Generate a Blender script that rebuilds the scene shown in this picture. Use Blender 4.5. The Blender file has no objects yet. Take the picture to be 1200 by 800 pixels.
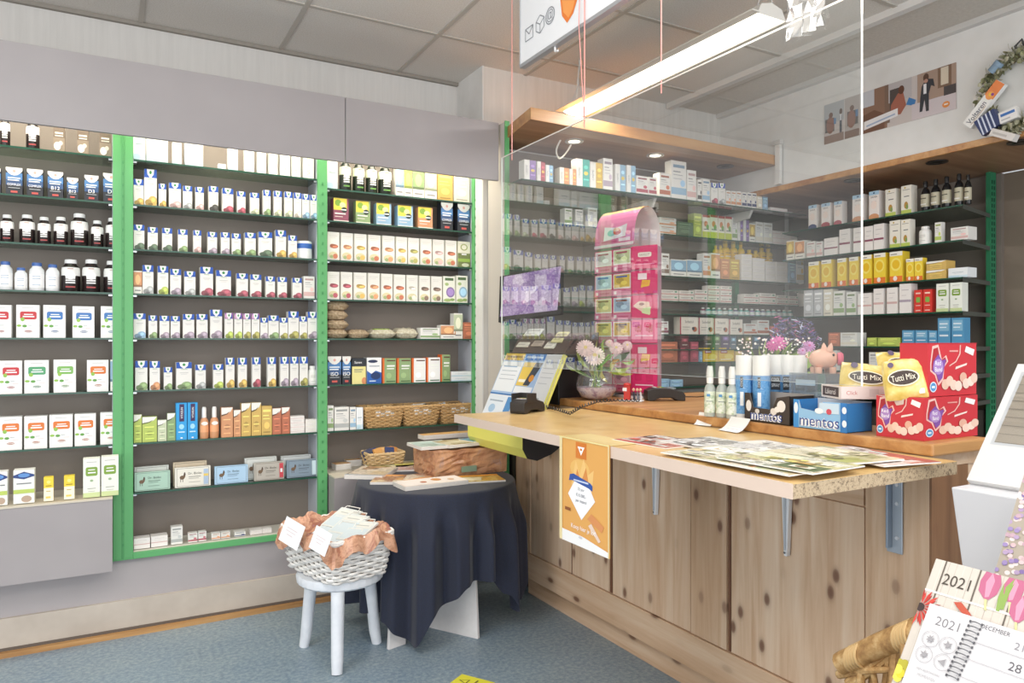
import bpy, math, random
from mathutils import Vector, Matrix
random.seed(7)
C = bpy.context.scene.collection
PI = math.pi
F = 851.0; H = 1.4; YAW = math.radians(29.257); SN, CS = math.sin(YAW), math.cos(YAW)

# ---------------------------------------------------------------- camera geometry (survey of the room)
def ray(px, py):
    a = (px-600)/F
    return Vector((SN+a*CS, CS-a*SN, -(py-401)/F))
def on_z(px, py, z):
    r = ray(px, py); t = (z-H)/r.z; return Vector((r.x*t, r.y*t, z))
def on_y(px, py, Y):
    r = ray(px, py); t = Y/r.y; return Vector((r.x*t, Y, H+r.z*t))
def on_x(px, py, X):
    r = ray(px, py); t = X/r.x; return Vector((X, r.y*t, H+r.z*t))
def at_t(px, py, t):
    r = ray(px, py); return Vector((r.x*t, r.y*t, H+r.z*t))

# ---------------------------------------------------------------- materials
_M = {}
def lin(h):
    h = h.lstrip('#'); o = []
    for i in (0, 2, 4):
        c = int(h[i:i+2], 16)/255
        o.append(c/12.92 if c <= .04045 else ((c+.055)/1.055)**2.4)
    return (*o, 1)
def newmat(name):
    m = bpy.data.materials.new(name); m.use_nodes = True
    nt = m.node_tree; return m, nt, nt.nodes['Principled BSDF']
def mat(col, rough=.5, metal=0, emit=0, alpha=1, spec=.4):
    k = (col, rough, metal, emit, alpha)
    if k in _M: return _M[k]
    m, nt, b = newmat('paint_'+col.strip('#'))
    b.inputs['Base Color'].default_value = lin(col); b.inputs['Roughness'].default_value = rough
    b.inputs['Metallic'].default_value = metal; b.inputs['Specular IOR Level'].default_value = spec
    if emit:
        b.inputs['Emission Color'].default_value = lin(col); b.inputs['Emission Strength'].default_value = emit
    if alpha < 1: b.inputs['Alpha'].default_value = alpha
    _M[k] = m; return m
def ramp(nt, stops, x, interp='LINEAR'):
    r = nt.nodes.new('ShaderNodeValToRGB'); r.color_ramp.interpolation = interp
    e = r.color_ramp.elements
    while len(e) < len(stops): e.new(.5)
    for i, (p, c) in enumerate(stops):
        e[i].position = p; e[i].color = lin(c) if isinstance(c, str) else (c, c, c, 1)
    nt.links.new(x, r.inputs[0]); return r.outputs[0]
def coords(nt, scale=(1, 1, 1), rot=(0, 0, 0)):
    t = nt.nodes.new('ShaderNodeTexCoord'); m = nt.nodes.new('ShaderNodeMapping')
    m.inputs['Scale'].default_value = scale; m.inputs['Rotation'].default_value = rot
    nt.links.new(t.outputs['Object'], m.inputs[0]); return m.outputs[0]
def noise(nt, v, s, det=3, rough=.5, dist=0):
    n = nt.nodes.new('ShaderNodeTexNoise'); n.inputs['Scale'].default_value = s
    n.inputs['Detail'].default_value = det; n.inputs['Roughness'].default_value = rough; n.inputs['Distortion'].default_value = dist
    nt.links.new(v, n.inputs['Vector']); return n.outputs['Fac']
def mix(nt, a, b, f, mode='MIX'):
    n = nt.nodes.new('ShaderNodeMix'); n.data_type = 'RGBA'; n.blend_type = mode
    for s, v in ((n.inputs[0], f), (n.inputs[6], a), (n.inputs[7], b)):
        if isinstance(v, str): s.default_value = lin(v)
        elif isinstance(v, (int, float)): s.default_value = v
        else: nt.links.new(v, s)
    return n.outputs[2]
def bump(nt, b, h, s=.2, d=.01):
    n = nt.nodes.new('ShaderNodeBump'); n.inputs['Strength'].default_value = s; n.inputs['Distance'].default_value = d
    nt.links.new(h, n.inputs['Height']); nt.links.new(n.outputs[0], b.inputs['Normal'])
def mottled(name, stops, scale, rough=.6, det=5, bmp=0, sc=(1, 1, 1), dist=0):
    if name in _M: return _M[name]
    m, nt, b = newmat(name); v = coords(nt, sc); f = noise(nt, v, scale, det, .65, dist)
    nt.links.new(ramp(nt, stops, f), b.inputs['Base Color']); b.inputs['Roughness'].default_value = rough
    if bmp: bump(nt, b, f, bmp)
    _M[name] = m; return m
def pine(name, light, mid, dark, across='y', knots=True, rough=.45, grain=18):
    """long grain along the third axis, boards side by side, brown knots"""
    m, nt, b = newmat(name)
    sc = {'y': (1, 1, .06), 'x': (1, 1, .06), 'a': (.06, 1, 1), 'x2': (1, .06, 1)}[across]
    f = noise(nt, coords(nt, sc), grain, 5, .6, .4)
    col = ramp(nt, [(.3, dark), (.5, mid), (.68, light)], f)
    f2 = noise(nt, coords(nt, tuple(.35 if k < 1 else 2.2 for k in sc)), 2.3, 1)
    col = mix(nt, col, dark, ramp(nt, [(.42, 0.), (.65, .45)], f2))
    if knots:
        u_, v_, su, sv = {'y': (1, 2, 7.5, 4.2), 'x': (0, 2, 7.5, 4.2), 'a': (0, 1, 3.4, 7), 'x2': (1, 2, 3.6, 7.5)}[across]
        tc = nt.nodes.new('ShaderNodeTexCoord'); sx = nt.nodes.new('ShaderNodeSeparateXYZ'); cb = nt.nodes.new('ShaderNodeCombineXYZ')
        nt.links.new(tc.outputs['Object'], sx.inputs[0])
        for q_, (o_, sc_) in enumerate(((u_, su), (v_, sv))):
            mm = nt.nodes.new('ShaderNodeMath'); mm.operation = 'MULTIPLY_ADD'; mm.inputs[1].default_value = sc_; mm.inputs[2].default_value = 3.37*len(name)
            nt.links.new(sx.outputs[o_], mm.inputs[0]); nt.links.new(mm.outputs[0], cb.inputs[q_])
        vo = nt.nodes.new('ShaderNodeTexVoronoi'); vo.voronoi_dimensions = '2D'; vo.inputs['Scale'].default_value = 1.0
        nt.links.new(cb.outputs[0], vo.inputs['Vector'])
        k = ramp(nt, [(.045, 1.), (.08, .8), (.105, .3), (.16, .06), (.22, 0.)], vo.outputs['Distance'])
        sep = nt.nodes.new('ShaderNodeSeparateColor'); nt.links.new(vo.outputs['Color'], sep.inputs[0])
        g = ramp(nt, [(.25, 0.), (.6, .9)], sep.outputs[0])
        mu = nt.nodes.new('ShaderNodeMath'); mu.operation = 'MULTIPLY'
        nt.links.new(k, mu.inputs[0]); nt.links.new(g, mu.inputs[1])
        col = mix(nt, col, '#6a4330', mu.outputs[0])
    nt.links.new(col, b.inputs['Base Color']); b.inputs['Roughness'].default_value = rough
    return m
def collage(name, cols, scale=9, seed=0, sc=(1, 1, 1), rough=.35):
    """printed page of soft pictures"""
    if name in _M: return _M[name]
    m, nt, b = newmat(name); v = coords(nt, sc)
    n2 = nt.nodes.new('ShaderNodeMapping'); n2.inputs['Location'].default_value = (seed*3.1, seed*1.7, seed*.9)
    nt.links.new(v, n2.inputs[0])
    vo = nt.nodes.new('ShaderNodeTexVoronoi'); vo.inputs['Scale'].default_value = scale; vo.distance = 'CHEBYCHEV'
    nt.links.new(n2.outputs[0], vo.inputs['Vector'])
    sep = nt.nodes.new('ShaderNodeSeparateColor'); nt.links.new(vo.outputs['Color'], sep.inputs[0])
    n = len(cols); c1 = ramp(nt, [(i/n, c) for i, c in enumerate(cols)], sep.outputs[0], 'CONSTANT')
    f = noise(nt, n2.outputs[0], scale*3, 4)
    c2 = ramp(nt, [(.3+.4*i/max(1, n-1), c) for i, c in enumerate(cols[::-1])], f)
    nt.links.new(mix(nt, c1, c2, .45), b.inputs['Base Color']); b.inputs['Roughness'].default_value = rough
    _M[name] = m; return m
def glass_mat(name, base=.1, k=1.0, tint='#ffffff', rough=0.0, body=0.0, bodycol='#ffffff'):
    if name in _M: return _M[name]
    m = bpy.data.materials.new(name); m.use_nodes = True; nt = m.node_tree; nt.nodes.clear()
    out = nt.nodes.new('ShaderNodeOutputMaterial'); tr = nt.nodes.new('ShaderNodeBsdfTransparent'); tr.inputs[0].default_value = lin(tint)
    gl = nt.nodes.new('ShaderNodeBsdfGlossy'); gl.inputs['Roughness'].default_value = rough; gl.inputs['Color'].default_value = (1, 1, 1, 1)
    ge = nt.nodes.new('ShaderNodeNewGeometry'); d = nt.nodes.new('ShaderNodeVectorMath'); d.operation = 'DOT_PRODUCT'
    nt.links.new(ge.outputs['Normal'], d.inputs[0]); nt.links.new(ge.outputs['Incoming'], d.inputs[1])
    def ma(op, a, b=None):
        n = nt.nodes.new('ShaderNodeMath'); n.operation = op; n.use_clamp = op == 'ADD'
        for i, v in enumerate((a, b)):
            if v is None: continue
            if isinstance(v, (int, float)): n.inputs[i].default_value = v
            else: nt.links.new(v, n.inputs[i])
        return n.outputs[0]
    x = ma('SUBTRACT', 1.0, ma('ABSOLUTE', d.outputs['Value'])); f = ma('ADD', ma('MULTIPLY', ma('POWER', x, 3.0), k), base)
    mx = nt.nodes.new('ShaderNodeMixShader'); nt.links.new(f, mx.inputs[0]); nt.links.new(tr.outputs[0], mx.inputs[1]); nt.links.new(gl.outputs[0], mx.inputs[2])
    s = mx.outputs[0]
    if body:
        df = nt.nodes.new('ShaderNodeBsdfDiffuse'); df.inputs[0].default_value = lin(bodycol)
        m2 = nt.nodes.new('ShaderNodeMixShader'); m2.inputs[0].default_value = body
        nt.links.new(s, m2.inputs[1]); nt.links.new(df.outputs[0], m2.inputs[2]); s = m2.outputs[0]
    nt.links.new(s, out.inputs[0]); _M[name] = m; return m

# ---------------------------------------------------------------- text outlines
_T = {}
def glyphs(s, off=0):
    key = (s, off)
    if key in _T: return _T[key]
    cu = bpy.data.curves.new('t', 'FONT'); cu.body = s; cu.align_x = 'CENTER'; cu.align_y = 'CENTER'; cu.resolution_u = 3; cu.offset = off
    o = bpy.data.objects.new('t', cu); C.objects.link(o)
    dg = bpy.context.evaluated_depsgraph_get(); me = bpy.data.meshes.new_from_object(o.evaluated_get(dg))
    vs = [(v.co.x, v.co.y) for v in me.vertices]; fs = [tuple(p.vertices) for p in me.polygons]
    bpy.data.objects.remove(o); bpy.data.curves.remove(cu); bpy.data.meshes.remove(me)
    if vs:
        x0, x1 = min(v[0] for v in vs), max(v[0] for v in vs); y0, y1 = min(v[1] for v in vs), max(v[1] for v in vs)
        vs = [(x-(x0+x1)/2, y-(y0+y1)/2) for x, y in vs]
        _T[key] = (vs, fs, x1-x0, y1-y0)
    else: _T[key] = ([], [], 1, 1)
    return _T[key]

# ---------------------------------------------------------------- mesh builder
class G:
    def __init__(s): s.v = []; s.f = []; s.m = []; s.mats = []
    def mi(s, m):
        if isinstance(m, str): m = mat(m)
        if m not in s.mats: s.mats.append(m)
        return s.mats.index(m)
    def poly(s, pts, m):
        b = len(s.v); s.v += [tuple(p) for p in pts]; s.f.append(tuple(range(b, b+len(pts)))); s.m.append(s.mi(m)); return s
    def faces(s, vs, fs, m):
        b = len(s.v); s.v += [tuple(p) for p in vs]; i = s.mi(m)
        for f in fs: s.f.append(tuple(b+k for k in f)); s.m.append(i)
        return s
    def box(s, x0, x1, y0, y1, z0, z1, m):
        vs = [(x0,y0,z0),(x1,y0,z0),(x1,y1,z0),(x0,y1,z0),(x0,y0,z1),(x1,y0,z1),(x1,y1,z1),(x0,y1,z1)]
        return s.faces(vs, [(3,2,1,0),(4,5,6,7),(0,1,5,4),(1,2,6,5),(2,3,7,6),(3,0,4,7)], m)
    def hexa(s, lo, hi, m):      # two quads (ccw from above), bottom and top
        return s.faces(list(lo)+list(hi), [(3,2,1,0),(4,5,6,7),(0,1,5,4),(1,2,6,5),(2,3,7,6),(3,0,4,7)], m)
    def lathe(s, prof, m, seg=20, c=(0,0,0), sx=1, sy=1, cap=True):
        vs = []; fs = []; n = len(prof)
        for r, z in prof:
            for k in range(seg):
                a = 2*PI*k/seg; vs.append((c[0]+r*math.cos(a)*sx, c[1]+r*math.sin(a)*sy, c[2]+z))
        for i in range(n-1):
            for k in range(seg):
                k2 = (k+1) % seg; fs.append((i*seg+k, i*seg+k2, (i+1)*seg+k2, (i+1)*seg+k))
        if cap:
            fs.append(tuple(range(seg-1, -1, -1))); fs.append(tuple((n-1)*seg+k for k in range(seg)))
        return s.faces(vs, fs, m)
    def tube(s, pts, r, m, seg=6, closed=False, r2=None):
        pts = [Vector(p) for p in pts]; n = len(pts); vs = []; fs = []; up = None
        for i, p in enumerate(pts):
            if closed: d = pts[(i+1) % n]-pts[i-1]
            else: d = pts[min(i+1, n-1)]-pts[max(i-1, 0)]
            if d.length < 1e-9: d = Vector((0,0,1))
            d.normalize()
            if up is None: up = Vector((0,0,1)) if abs(d.z) < .9 else Vector((1,0,0))
            a = d.cross(up)
            if a.length < 1e-6: a = d.cross(Vector((0,1,0)))
            a.normalize(); b = a.cross(d); up = b
            rr = r if r2 is None else r+(r2-r)*i/(n-1)
            for k in range(seg):
                t = 2*PI*k/seg; vs.append(p+a*math.cos(t)*rr+b*math.sin(t)*rr)
        for i in range(n if closed else n-1):
            j = (i+1) % n
            for k in range(seg):
                k2 = (k+1) % seg; fs.append((i*seg+k, i*seg+k2, j*seg+k2, j*seg+k))
        if not closed: fs.append(tuple(range(seg-1,-1,-1))); fs.append(tuple((n-1)*seg+k for k in range(seg)))
        return s.faces(vs, fs, m)
    def text(s, t, o, ux, uy, h, m, maxw=None, fit=None, off=0):
        vs, fs, w, hh = glyphs(t, off); o = Vector(o); ux = Vector(ux); uy = Vector(uy)
        k = h/hh if hh else h; kx = k
        if maxw and w*kx > maxw: kx = maxw/w; k = min(k, kx*1.7)
        if fit: kx = fit/w
        return s.faces([o+ux*x*kx+uy*y*k for x, y in vs], fs, m)
    def ell(s, o, ux, uy, rx, ry, m, n=16, a0=0, a1=2*PI):
        o = Vector(o); ux = Vector(ux); uy = Vector(uy); full = abs(a1-a0-2*PI) < 1e-6
        N = n if full else n+1
        return s.poly([o+ux*rx*math.cos(a0+(a1-a0)*k/n)+uy*ry*math.sin(a0+(a1-a0)*k/n) for k in range(N)], m)
    def ring(s, o, ux, uy, r, w, m, n=20):
        o = Vector(o); ux = Vector(ux); uy = Vector(uy); vs = []
        for k in range(n):
            a = 2*PI*k/n; d = ux*math.cos(a)+uy*math.sin(a); vs += [o+d*r, o+d*(r-w)]
        return s.faces(vs, [(2*k, 2*((k+1)%n), 2*((k+1)%n)+1, 2*k+1) for k in range(n)], m)
    def build(s, name, parent=None, loc=(0,0,0), rz=0, smooth=False, bevel=0, rot=None, scale=None):
        me = bpy.data.meshes.new(name); me.from_pydata(s.v, [], s.f)
        for m in s.mats: me.materials.append(m)
        me.polygons.foreach_set('material_index', s.m)
        if smooth: me.polygons.foreach_set('use_smooth', [True]*len(s.f))
        me.update(); o = bpy.data.objects.new(name, me); C.objects.link(o)
        if parent: o.parent = parent
        o.location = loc; o.rotation_euler = rot or (0, 0, rz)
        if scale: o.scale = scale
        if bevel:
            b = o.modifiers.new('b', 'BEVEL'); b.width = bevel; b.segments = 2; b.limit_method = 'ANGLE'
        if smooth:
            try:
                me.set_sharp_from_angle(angle=math.radians(40))
            except Exception: pass
        return o
def tag(o, label, cat, group=None, kind=None):
    o['label'] = label; o['category'] = cat
    if group: o['group'] = group
    if kind: o['kind'] = kind
    return o
def empty(name, loc, label, cat, group=None, rz=0):
    o = bpy.data.objects.new(name, None); C.objects.link(o); o.location = loc; o.rotation_euler = (0, 0, rz)
    o.empty_display_size = .05; return tag(o, label, cat, group)
def struct(g, name, parent=None, **k):
    o = g.build(name, parent, **k)
    if parent is None: o['kind'] = 'structure'
    return o

# printed front of a box, in unit coordinates (0..1 across, 0..1 up), facing local -Y
def decals(g, decs, w, h, y0):
    ux, uz = (1,0,0), (0,0,1)
    st = min(.0004, .003/max(1, len(decs)))
    for k, d in enumerate(decs):
        y = y0-st*(k+1)
        P = lambda u, v: ((min(1, max(0, u))-.5)*w, y, min(1, max(0, v))*h)
        if d[0] == 'r': g.poly([P(d[1], d[3]), P(d[2], d[3]), P(d[2], d[4]), P(d[1], d[4])], d[5])
        elif d[0] == 'e':
            g.poly([P(d[1]+d[3]*math.cos(2*PI*i/14), d[2]+d[4]*math.sin(2*PI*i/14)) for i in range(14)], d[5])
        elif d[0] == 'p': g.poly([P(*q) for q in d[1]], d[2])
        elif d[0] == 'n':  # rounded label
            x0, x1, z0, z1 = d[1:5]; rx, rz = .09, .045; pts = []
            for cx, cz, a in ((x1-rx, z0+rz, -90), (x1-rx, z1-rz, 0), (x0+rx, z1-rz, 90), (x0+rx, z0+rz, 180)):
                for q in (0, 45, 90): pts.append(P(cx+rx*math.cos(math.radians(a+q)), cz+rz*math.sin(math.radians(a+q))))
            g.poly(pts, d[5])
        elif d[0] == 't':
            _, s, cu, cv, hh, col = d[:6]; g.text(s, ((cu-.5)*w, y, cv*h), ux, uz, hh*h, col, maxw=(d[6] if len(d) > 6 else .85)*w, off=d[7] if len(d) > 7 else 0)
        elif d[0] == 'T':   # text turned to read upwards
            _, s, cu, cv, hh, col, L = d; g.text(s, ((cu-.5)*w, y, cv*h), uz, (-1,0,0), hh*w, col, maxw=L*h)
def shade(h, k):
    h = h.lstrip('#'); return '#'+''.join('%02x' % max(0, min(255, int(int(h[i:i+2], 16)*k))) for i in (0, 2, 4))
COL = dict(yellow='#e2ad3a', pink='#dfa7a0', grey='#a9adab', mauve='#a58fa3', black='#3a3a33', red='#b8394a', green='#7fa45a', lime='#b5cf3c',
  palegreen='#c4d3a0', blue='#7db0d6', olive='#a9a23c', orange='#e58a4a', dark='#4f6b4a', berry='#b23f52', navy='#25356b', white='#f2f1ec',
  cream='#e9dfc4', teal='#2fa79a', purple='#7d5aa6', brown='#7a5b45', silver='#b9bcc0', maroon='#8e2d4a', rust='#c95a30')
def _soft(h, k=.22):
    h = h.lstrip('#'); c = [int(h[i:i+2], 16) for i in (0, 2, 4)]; g_ = sum(c)/3
    return '#'+''.join('%02x' % int(min(255, (v*(1-k)+g_*k)*.9+24)) for v in c)
COL = {k: _soft(v) for k, v in COL.items()}
WHT = '#e9e7e1'
def st_V(c):
    k = COL[c]
    return WHT, [('r',0,1,.77,1,'#1d4fae'), ('p',[(.2,1),(.8,1),(.74,.86),(.5,.75),(.26,.86)],'#f4f6f2'), ('e',.5,.91,.1,.05,'#2c8a44'),
        ('r',.28,.72,.725,.745,'#8fb08c'), ('r',.22,.78,.60,.615,'#a9a9a9'), ('r',.3,.7,.55,.562,'#bdbdbd'),
        ('e',.68,.13,.38,.15,k), ('e',.32,.09,.26,.09,shade(k,.78)), ('e',.72,.17,.16,.06,shade(k,1.2)), ('e',.5,.05,.2,.035,shade(k,.6))], \
        'white blue-topped remedy box with %s picture' % c, 'remedy_box'
def st_VP(c):
    b, d, p, n = st_V(c)
    d = [('r',0,1,.77,1,'#8f4f9c'), ('e',.3,.88,.28,.1,'#d8a3c6'), ('e',.7,.86,.22,.09,'#31549c')]+d[1:]
    return b, d, 'white box with pink flower top and %s picture' % c, n
def st_S(t):
    return '#22262e', [('r',0,1,.42,.8,'#4a7db5'), ('r',0,1,.36,.56,'#33527f'), ('p',[(0,1),(1,1),(1,.9),(.86,.8),(.68,.73),(.5,.71),(.32,.73),(.14,.8),(0,.9)],WHT),
        ('e',.5,.87,.1,.05,'#e0a79a'), ('r',.12,.88,.6,.64,'#eef3f6'), ('r',.12,.8,.52,.56,'#e6edf2'), ('t',t or 'COMPLEX',.5,.38,.13 if t else .08,'#ffffff',.8),
        ('r',.15,.85,.25,.265,'#c9ced2'), ('r',.3,.7,.08,.15,'#c8524a')], 'dark blue and white vitamin box'+(' marked '+t if t else ''), 'vitamin_box'
def st_N(c):
    k = {'red':'#c8353c','blue':'#3f77bd','green':'#4f9f6c','lime':'#7cb559','orange':'#e0752f'}[c]
    return '#f3f2ef', [('r',.25,.75,.90,.912,'#b3aeb0'), ('n',.16,.88,.56,.80,k), ('e',.27,.56,.09,.06,'#8fbf4b'), ('r',.33,.72,.70,.725,'#ffffff'),
        ('r',.28,.78,.63,.665,'#ffffff'), ('e',.12,.37,.1,.035,'#8fbf4b'), ('e',.36,.36,.1,.04,'#5f9e45'), ('r',.5,.68,.375,.39,'#a9b3bb'), ('r',.6,.85,.30,.31,'#d0b9b9'),
        ('n',.36,.68,.17,.23,shade(k,.8)), ('r',.38,.66,.19,.205,'#ffffff')], 'white supplement box with %s rounded label' % c, 'supplement_box'
def st_N2(c):
    return '#eef1e6', [('r',.2,.8,.9,.915,'#b3aeb0'), ('n',.15,.85,.55,.78,'#7ca03c'), ('r',.3,.7,.70,.72,'#fff'[:4]+'fff'), ('r',.28,.74,.62,.65,'#ffffff'),
        ('e',.5,.43,.1,.03,'#9ab58a'), ('r',.25,.75,.22,.235,'#9a9a90'), ('r',0,1,0,.12,'#c8d79a'), ('r',.3,.7,.15,.165,'#c0c0b0')], 'slim white box with olive green label', 'supplement_box'
def st_tea(c):
    k = COL[c]
    return '#efece2', [('r',.15,.85,.86,.87,'#c4bfb4'), ('r',.2,.7,.8,.81,'#cdc8bd'), ('e',.55,.5,.36,.075,k), ('e',.45,.53,.24,.05,shade(k,.8)), ('e',.62,.49,.2,.03,shade(k,1.25)),
        ('e',.5,.18,.4,.13,'#dcd2a6'), ('e',.66,.15,.2,.09,shade(k,1.1)), ('e',.34,.13,.14,.06,'#a3b37a'), ('r',.0,.03,0,1,'#cfcabc')], 'white herbal tea box with %s cup' % c, 'tea_box'
def st_teaG(c):
    return '#e8e4d0', [('r',0,1,0,.55,'#6f7a45'), ('e',.5,.78,.3,.13,'#a5ad6c'), ('e',.5,.78,.2,.09,'#e8e4d0'), ('r',.3,.7,.48,.53,'#eee'+'eee'), ('r',0,1,.22,.34,'#93b34b'), ('e',.6,.1,.3,.07,'#cfd3b5')], 'cream and olive tea box with leaf emblem', 'tea_box'
def st_circ(c):
    k = COL[c]
    return '#eeeede', [('r',.15,.85,.84,.94,'#4e6a3f'), ('e',.3,.7,.16,.06,'#a7c07a'), ('e',.6,.4,.36,.2,k), ('e',.6,.4,.26,.14,shade(k,1.25)), ('e',.35,.1,.3,.06,'#9fb56e'), ('e',.75,.12,.2,.05,'#88a45c')], 'cream tea box with green bar and %s disc' % c, 'tea_box'
def st_fruit(c):
    k = COL[c]
    return k, [('r',0,.88,.5,1,'#e7d24a'), ('e',.3,.8,.22,.14,'#7aa13a'), ('e',.6,.72,.2,.12,'#f0e9a0'), ('e',.7,.52,.2,.12,'#2d3b33'), ('r',.5,.85,.5,.54,'#ffffff'), ('r',.08,.8,.32,.37,'#f4eee8'), ('r',.08,.6,.2,.23,'#e6d8d0'), ('r',0,1,0,.06,'#f2ede2')], \
        '%s tea box with yellow flower top' % c, 'tea_box'
def st_stripe(c):   # white body, coloured panel and lines of print
    k = COL[c]
    return WHT, [('r',0,1,.12,.3,k), ('r',.12,.88,.82,.9,shade(k,.85)), ('r',.12,.6,.7,.73,'#8a8d90'), ('r',.12,.75,.62,.64,'#a9abad'), ('r',.12,.7,.52,.54,'#b9bbbd'), ('e',.74,.42,.16,.09,shade(k,1.15))], 'white carton with %s stripe' % c, 'medicine_box'
def st_plain(c):
    k = COL[c]
    return k, [('r',.12,.88,.8,.88,shade(k,1.35)), ('r',.12,.7,.66,.69,shade(k,1.5)), ('r',.12,.8,.55,.575,shade(k,1.45)), ('e',.5,.33,.28,.12,shade(k,1.2)), ('r',.15,.85,.08,.12,shade(k,.75))], '%s carton' % c, 'medicine_box'
def st_half(c):     # white left, colour right
    k = COL[c]
    return WHT, [('r',.45,1,0,1,k), ('e',.72,.72,.16,.07,shade(k,1.3)), ('e',.72,.5,.16,.07,'#e9c95a'), ('r',.52,.92,.25,.3,shade(k,1.35)), ('T','CREME',.2,.5,.16,'#8f9296',.6)], 'white and %s hand cream box' % c, 'cream_box'
def st_curve(c):    # sun care: white swoosh on colour
    k = COL[c]
    return k, [('p',[(0,1),(1,1),(.8,.86),(.45,.78),(0,.74)],'#f3f1e8'), ('p',[(0,.76),(.45,.8),(.75,.88),(.5,.77),(0,.71)],shade(k,.45)), ('r',.15,.8,.58,.61,shade(k,1.4)), ('e',.5,.35,.25,.09,shade(k,.85)), ('r',.2,.8,.33,.37,shade(k,1.3)), ('r',.2,.8,.12,.15,shade(k,1.3))], '%s sun care box' % c, 'cream_box'
def st_blue(c):
    return '#2a9be0', [('r',.3,.75,.5,.97,'#39254f'), ('T','VITASUN',.525,.73,.2,'#ffffff',.42), ('e',.5,.36,.24,.07,'#9fdcf6'), ('r',.2,.8,.2,.23,'#c9ecfa'), ('r',.4,.6,.04,.07,'#ffffff')], 'bright blue tall box with purple name panel', 'cream_box'
def st_letter(c):
    k = COL[c]
    return '#f4f5f0', [('r',.18,.86,.1,.85,'#ffffff'), ('T','NAT VITA',.5,.46,.34,k,.66), ('r',.0,.05,0,1,'#d9dfd0')], 'slim white box with %s lettering turned sideways' % c, 'vitamin_box'
def st_pale(c):
    return '#eef2f4', [('r',0,1,.0,.22,'#cfe3ec'), ('r',.2,.8,.52,.56,'#a3b5bd'), ('r',.3,.7,.42,.44,'#c2ccd0'), ('e',.3,.12,.3,.1,'#bcdbe8')], 'pale ice blue box', 'medicine_box'
def st_choc(c):
    return '#8b7d6c', [('r',0,1,.55,1,'#6f6154'), ('r',.15,.85,.7,.76,'#eee8dc'), ('r',.15,.85,.6,.64,'#e5ded0'), ('e',.35,.22,.3,.16,'#efeae0'), ('e',.65,.34,.18,.09,'#d9d0c0')], 'taupe powder box with white swirl', 'vitamin_box'
def st_swoosh(c):   # white front, orange edge, green or white panel
    k = COL[c]
    return '#e06a2c', [('r',.12,1,0,1,k), ('r',.3,.95,.88,.93,'#5b3b2c'), ('r',.3,.9,.66,.72,'#f4f6ee'), ('r',.3,.85,.56,.6,'#f4f6ee'), ('e',.45,.3,.2,.12,shade(k,1.15)), ('r',.25,.95,.05,.09,'#3c5a34')], 'orange edged %s laxative box' % c, 'medicine_box'
def st_mix(c):
    return '#f0ecd9', [('r',0,1,0,.28,'#c2cf3a'), ('r',0,1,.9,1,'#b23c35'), ('e',.45,.62,.24,.13,'#dd8a4e'), ('e',.65,.48,.2,.12,'#7ea957'), ('r',.15,.85,.36,.4,'#70757a')], 'cream box with red top and lime base', 'medicine_box'
def st_lotion(c):   # right unit: pale front with blue top and coloured foot
    k = COL[c]
    return '#f0e8e2', [('r',0,1,.86,1,'#a9cde4'), ('t','SANA',.5,.79,.07,'#30333a',.8), ('e',.5,.93,.1,.03,'#2f4e7a'), ('r',.25,.75,.62,.635,'#c4b9b4'), ('r',0,1,0,.12,k), ('e',.5,.1,.45,.09,k), ('e',.5,.5,.3,.15,'#f5e2d6')], 'blue-topped white box with %s foot' % c, 'cream_box'
def st_herb(c):
    return '#eee9dc', [('r',0,1,0,.14,'#b7c95b'), ('r',.15,.85,.84,.86,'#8d8a80'), ('r',.3,.8,.6,.63,'#5d5a60'), ('e',.5,.3,.2,.13,'#b98a3c'), ('e',.6,.24,.12,.09,'#7d9a4a'), ('e',.4,.92,.08,.03,'#c4a83c')], 'cream homeopathic box with green foot', 'medicine_box'
def st_band(c):
    k = COL[c]
    return '#efe9e4', [('r',0,1,.38,.46,k), ('r',.2,.8,.78,.8,'#b8b0b0'), ('r',.2,.6,.6,.615,'#c0b8b8')], 'cream box with %s band' % c, 'medicine_box'
def st_sun(c):
    return '#f3d23a', [('r',0,1,0,.2,'#e8742c'), ('r',0,1,.86,1,'#f3efe4'), ('e',.5,.58,.42,.22,'#f8e36a'), ('e',.5,.58,.3,.15,'#edbd22'), ('e',.45,.12,.16,.08,'#f6e9e0'), ('r',.1,.6,.9,.925,'#70706a')], 'yellow vitamin box with orange foot', 'vitamin_box'
def st_redg(c):
    return '#d8352b', [('r',.2,.8,.82,.88,'#f6d9c9'), ('n',.25,.75,.45,.68,'#7bb04a'), ('r',.2,.8,.3,.33,'#f3c9bd'), ('r',.2,.8,.08,.12,'#f3c9bd')], 'red box with green centre label', 'medicine_box'
def st_two(c):
    return '#4f93bf', [('r',0,1,0,.1,'#a9c13c'), ('r',.1,.9,.55,.92,'#7fb4d3'), ('r',.15,.8,.78,.82,'#eaf4fa'), ('r',.15,.7,.66,.69,'#eaf4fa'), ('r',.15,.85,.36,.42,'#dceaf3')], 'blue box with lime foot', 'medicine_box'
def st_white(c):
    return '#e9e2d8', [('r',0,1,.22,.34,'#b84a3f'), ('r',.1,.7,.7,.77,'#77726d'), ('r',.1,.55,.55,.6,'#a09a93'), ('e',.85,.7,.08,.14,'#5d9a7a')], 'white tablet box with red line', 'medicine_box'
def st_name(c):
    return '#efe6d8', [('t','Soladol',.52,.74,.16,'#4a4440',.8), ('r',.0,.07,0,1,'#b8394a'), ('e',.82,.3,.13,.15,'#b8602f'), ('e',.74,.34,.08,.1,'#3a3a44'), ('r',.15,.55,.4,.44,'#a9a096'), ('r',.15,.5,.26,.29,'#b9b0a6')], 'cream painkiller box with serif name', 'medicine_box'
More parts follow.
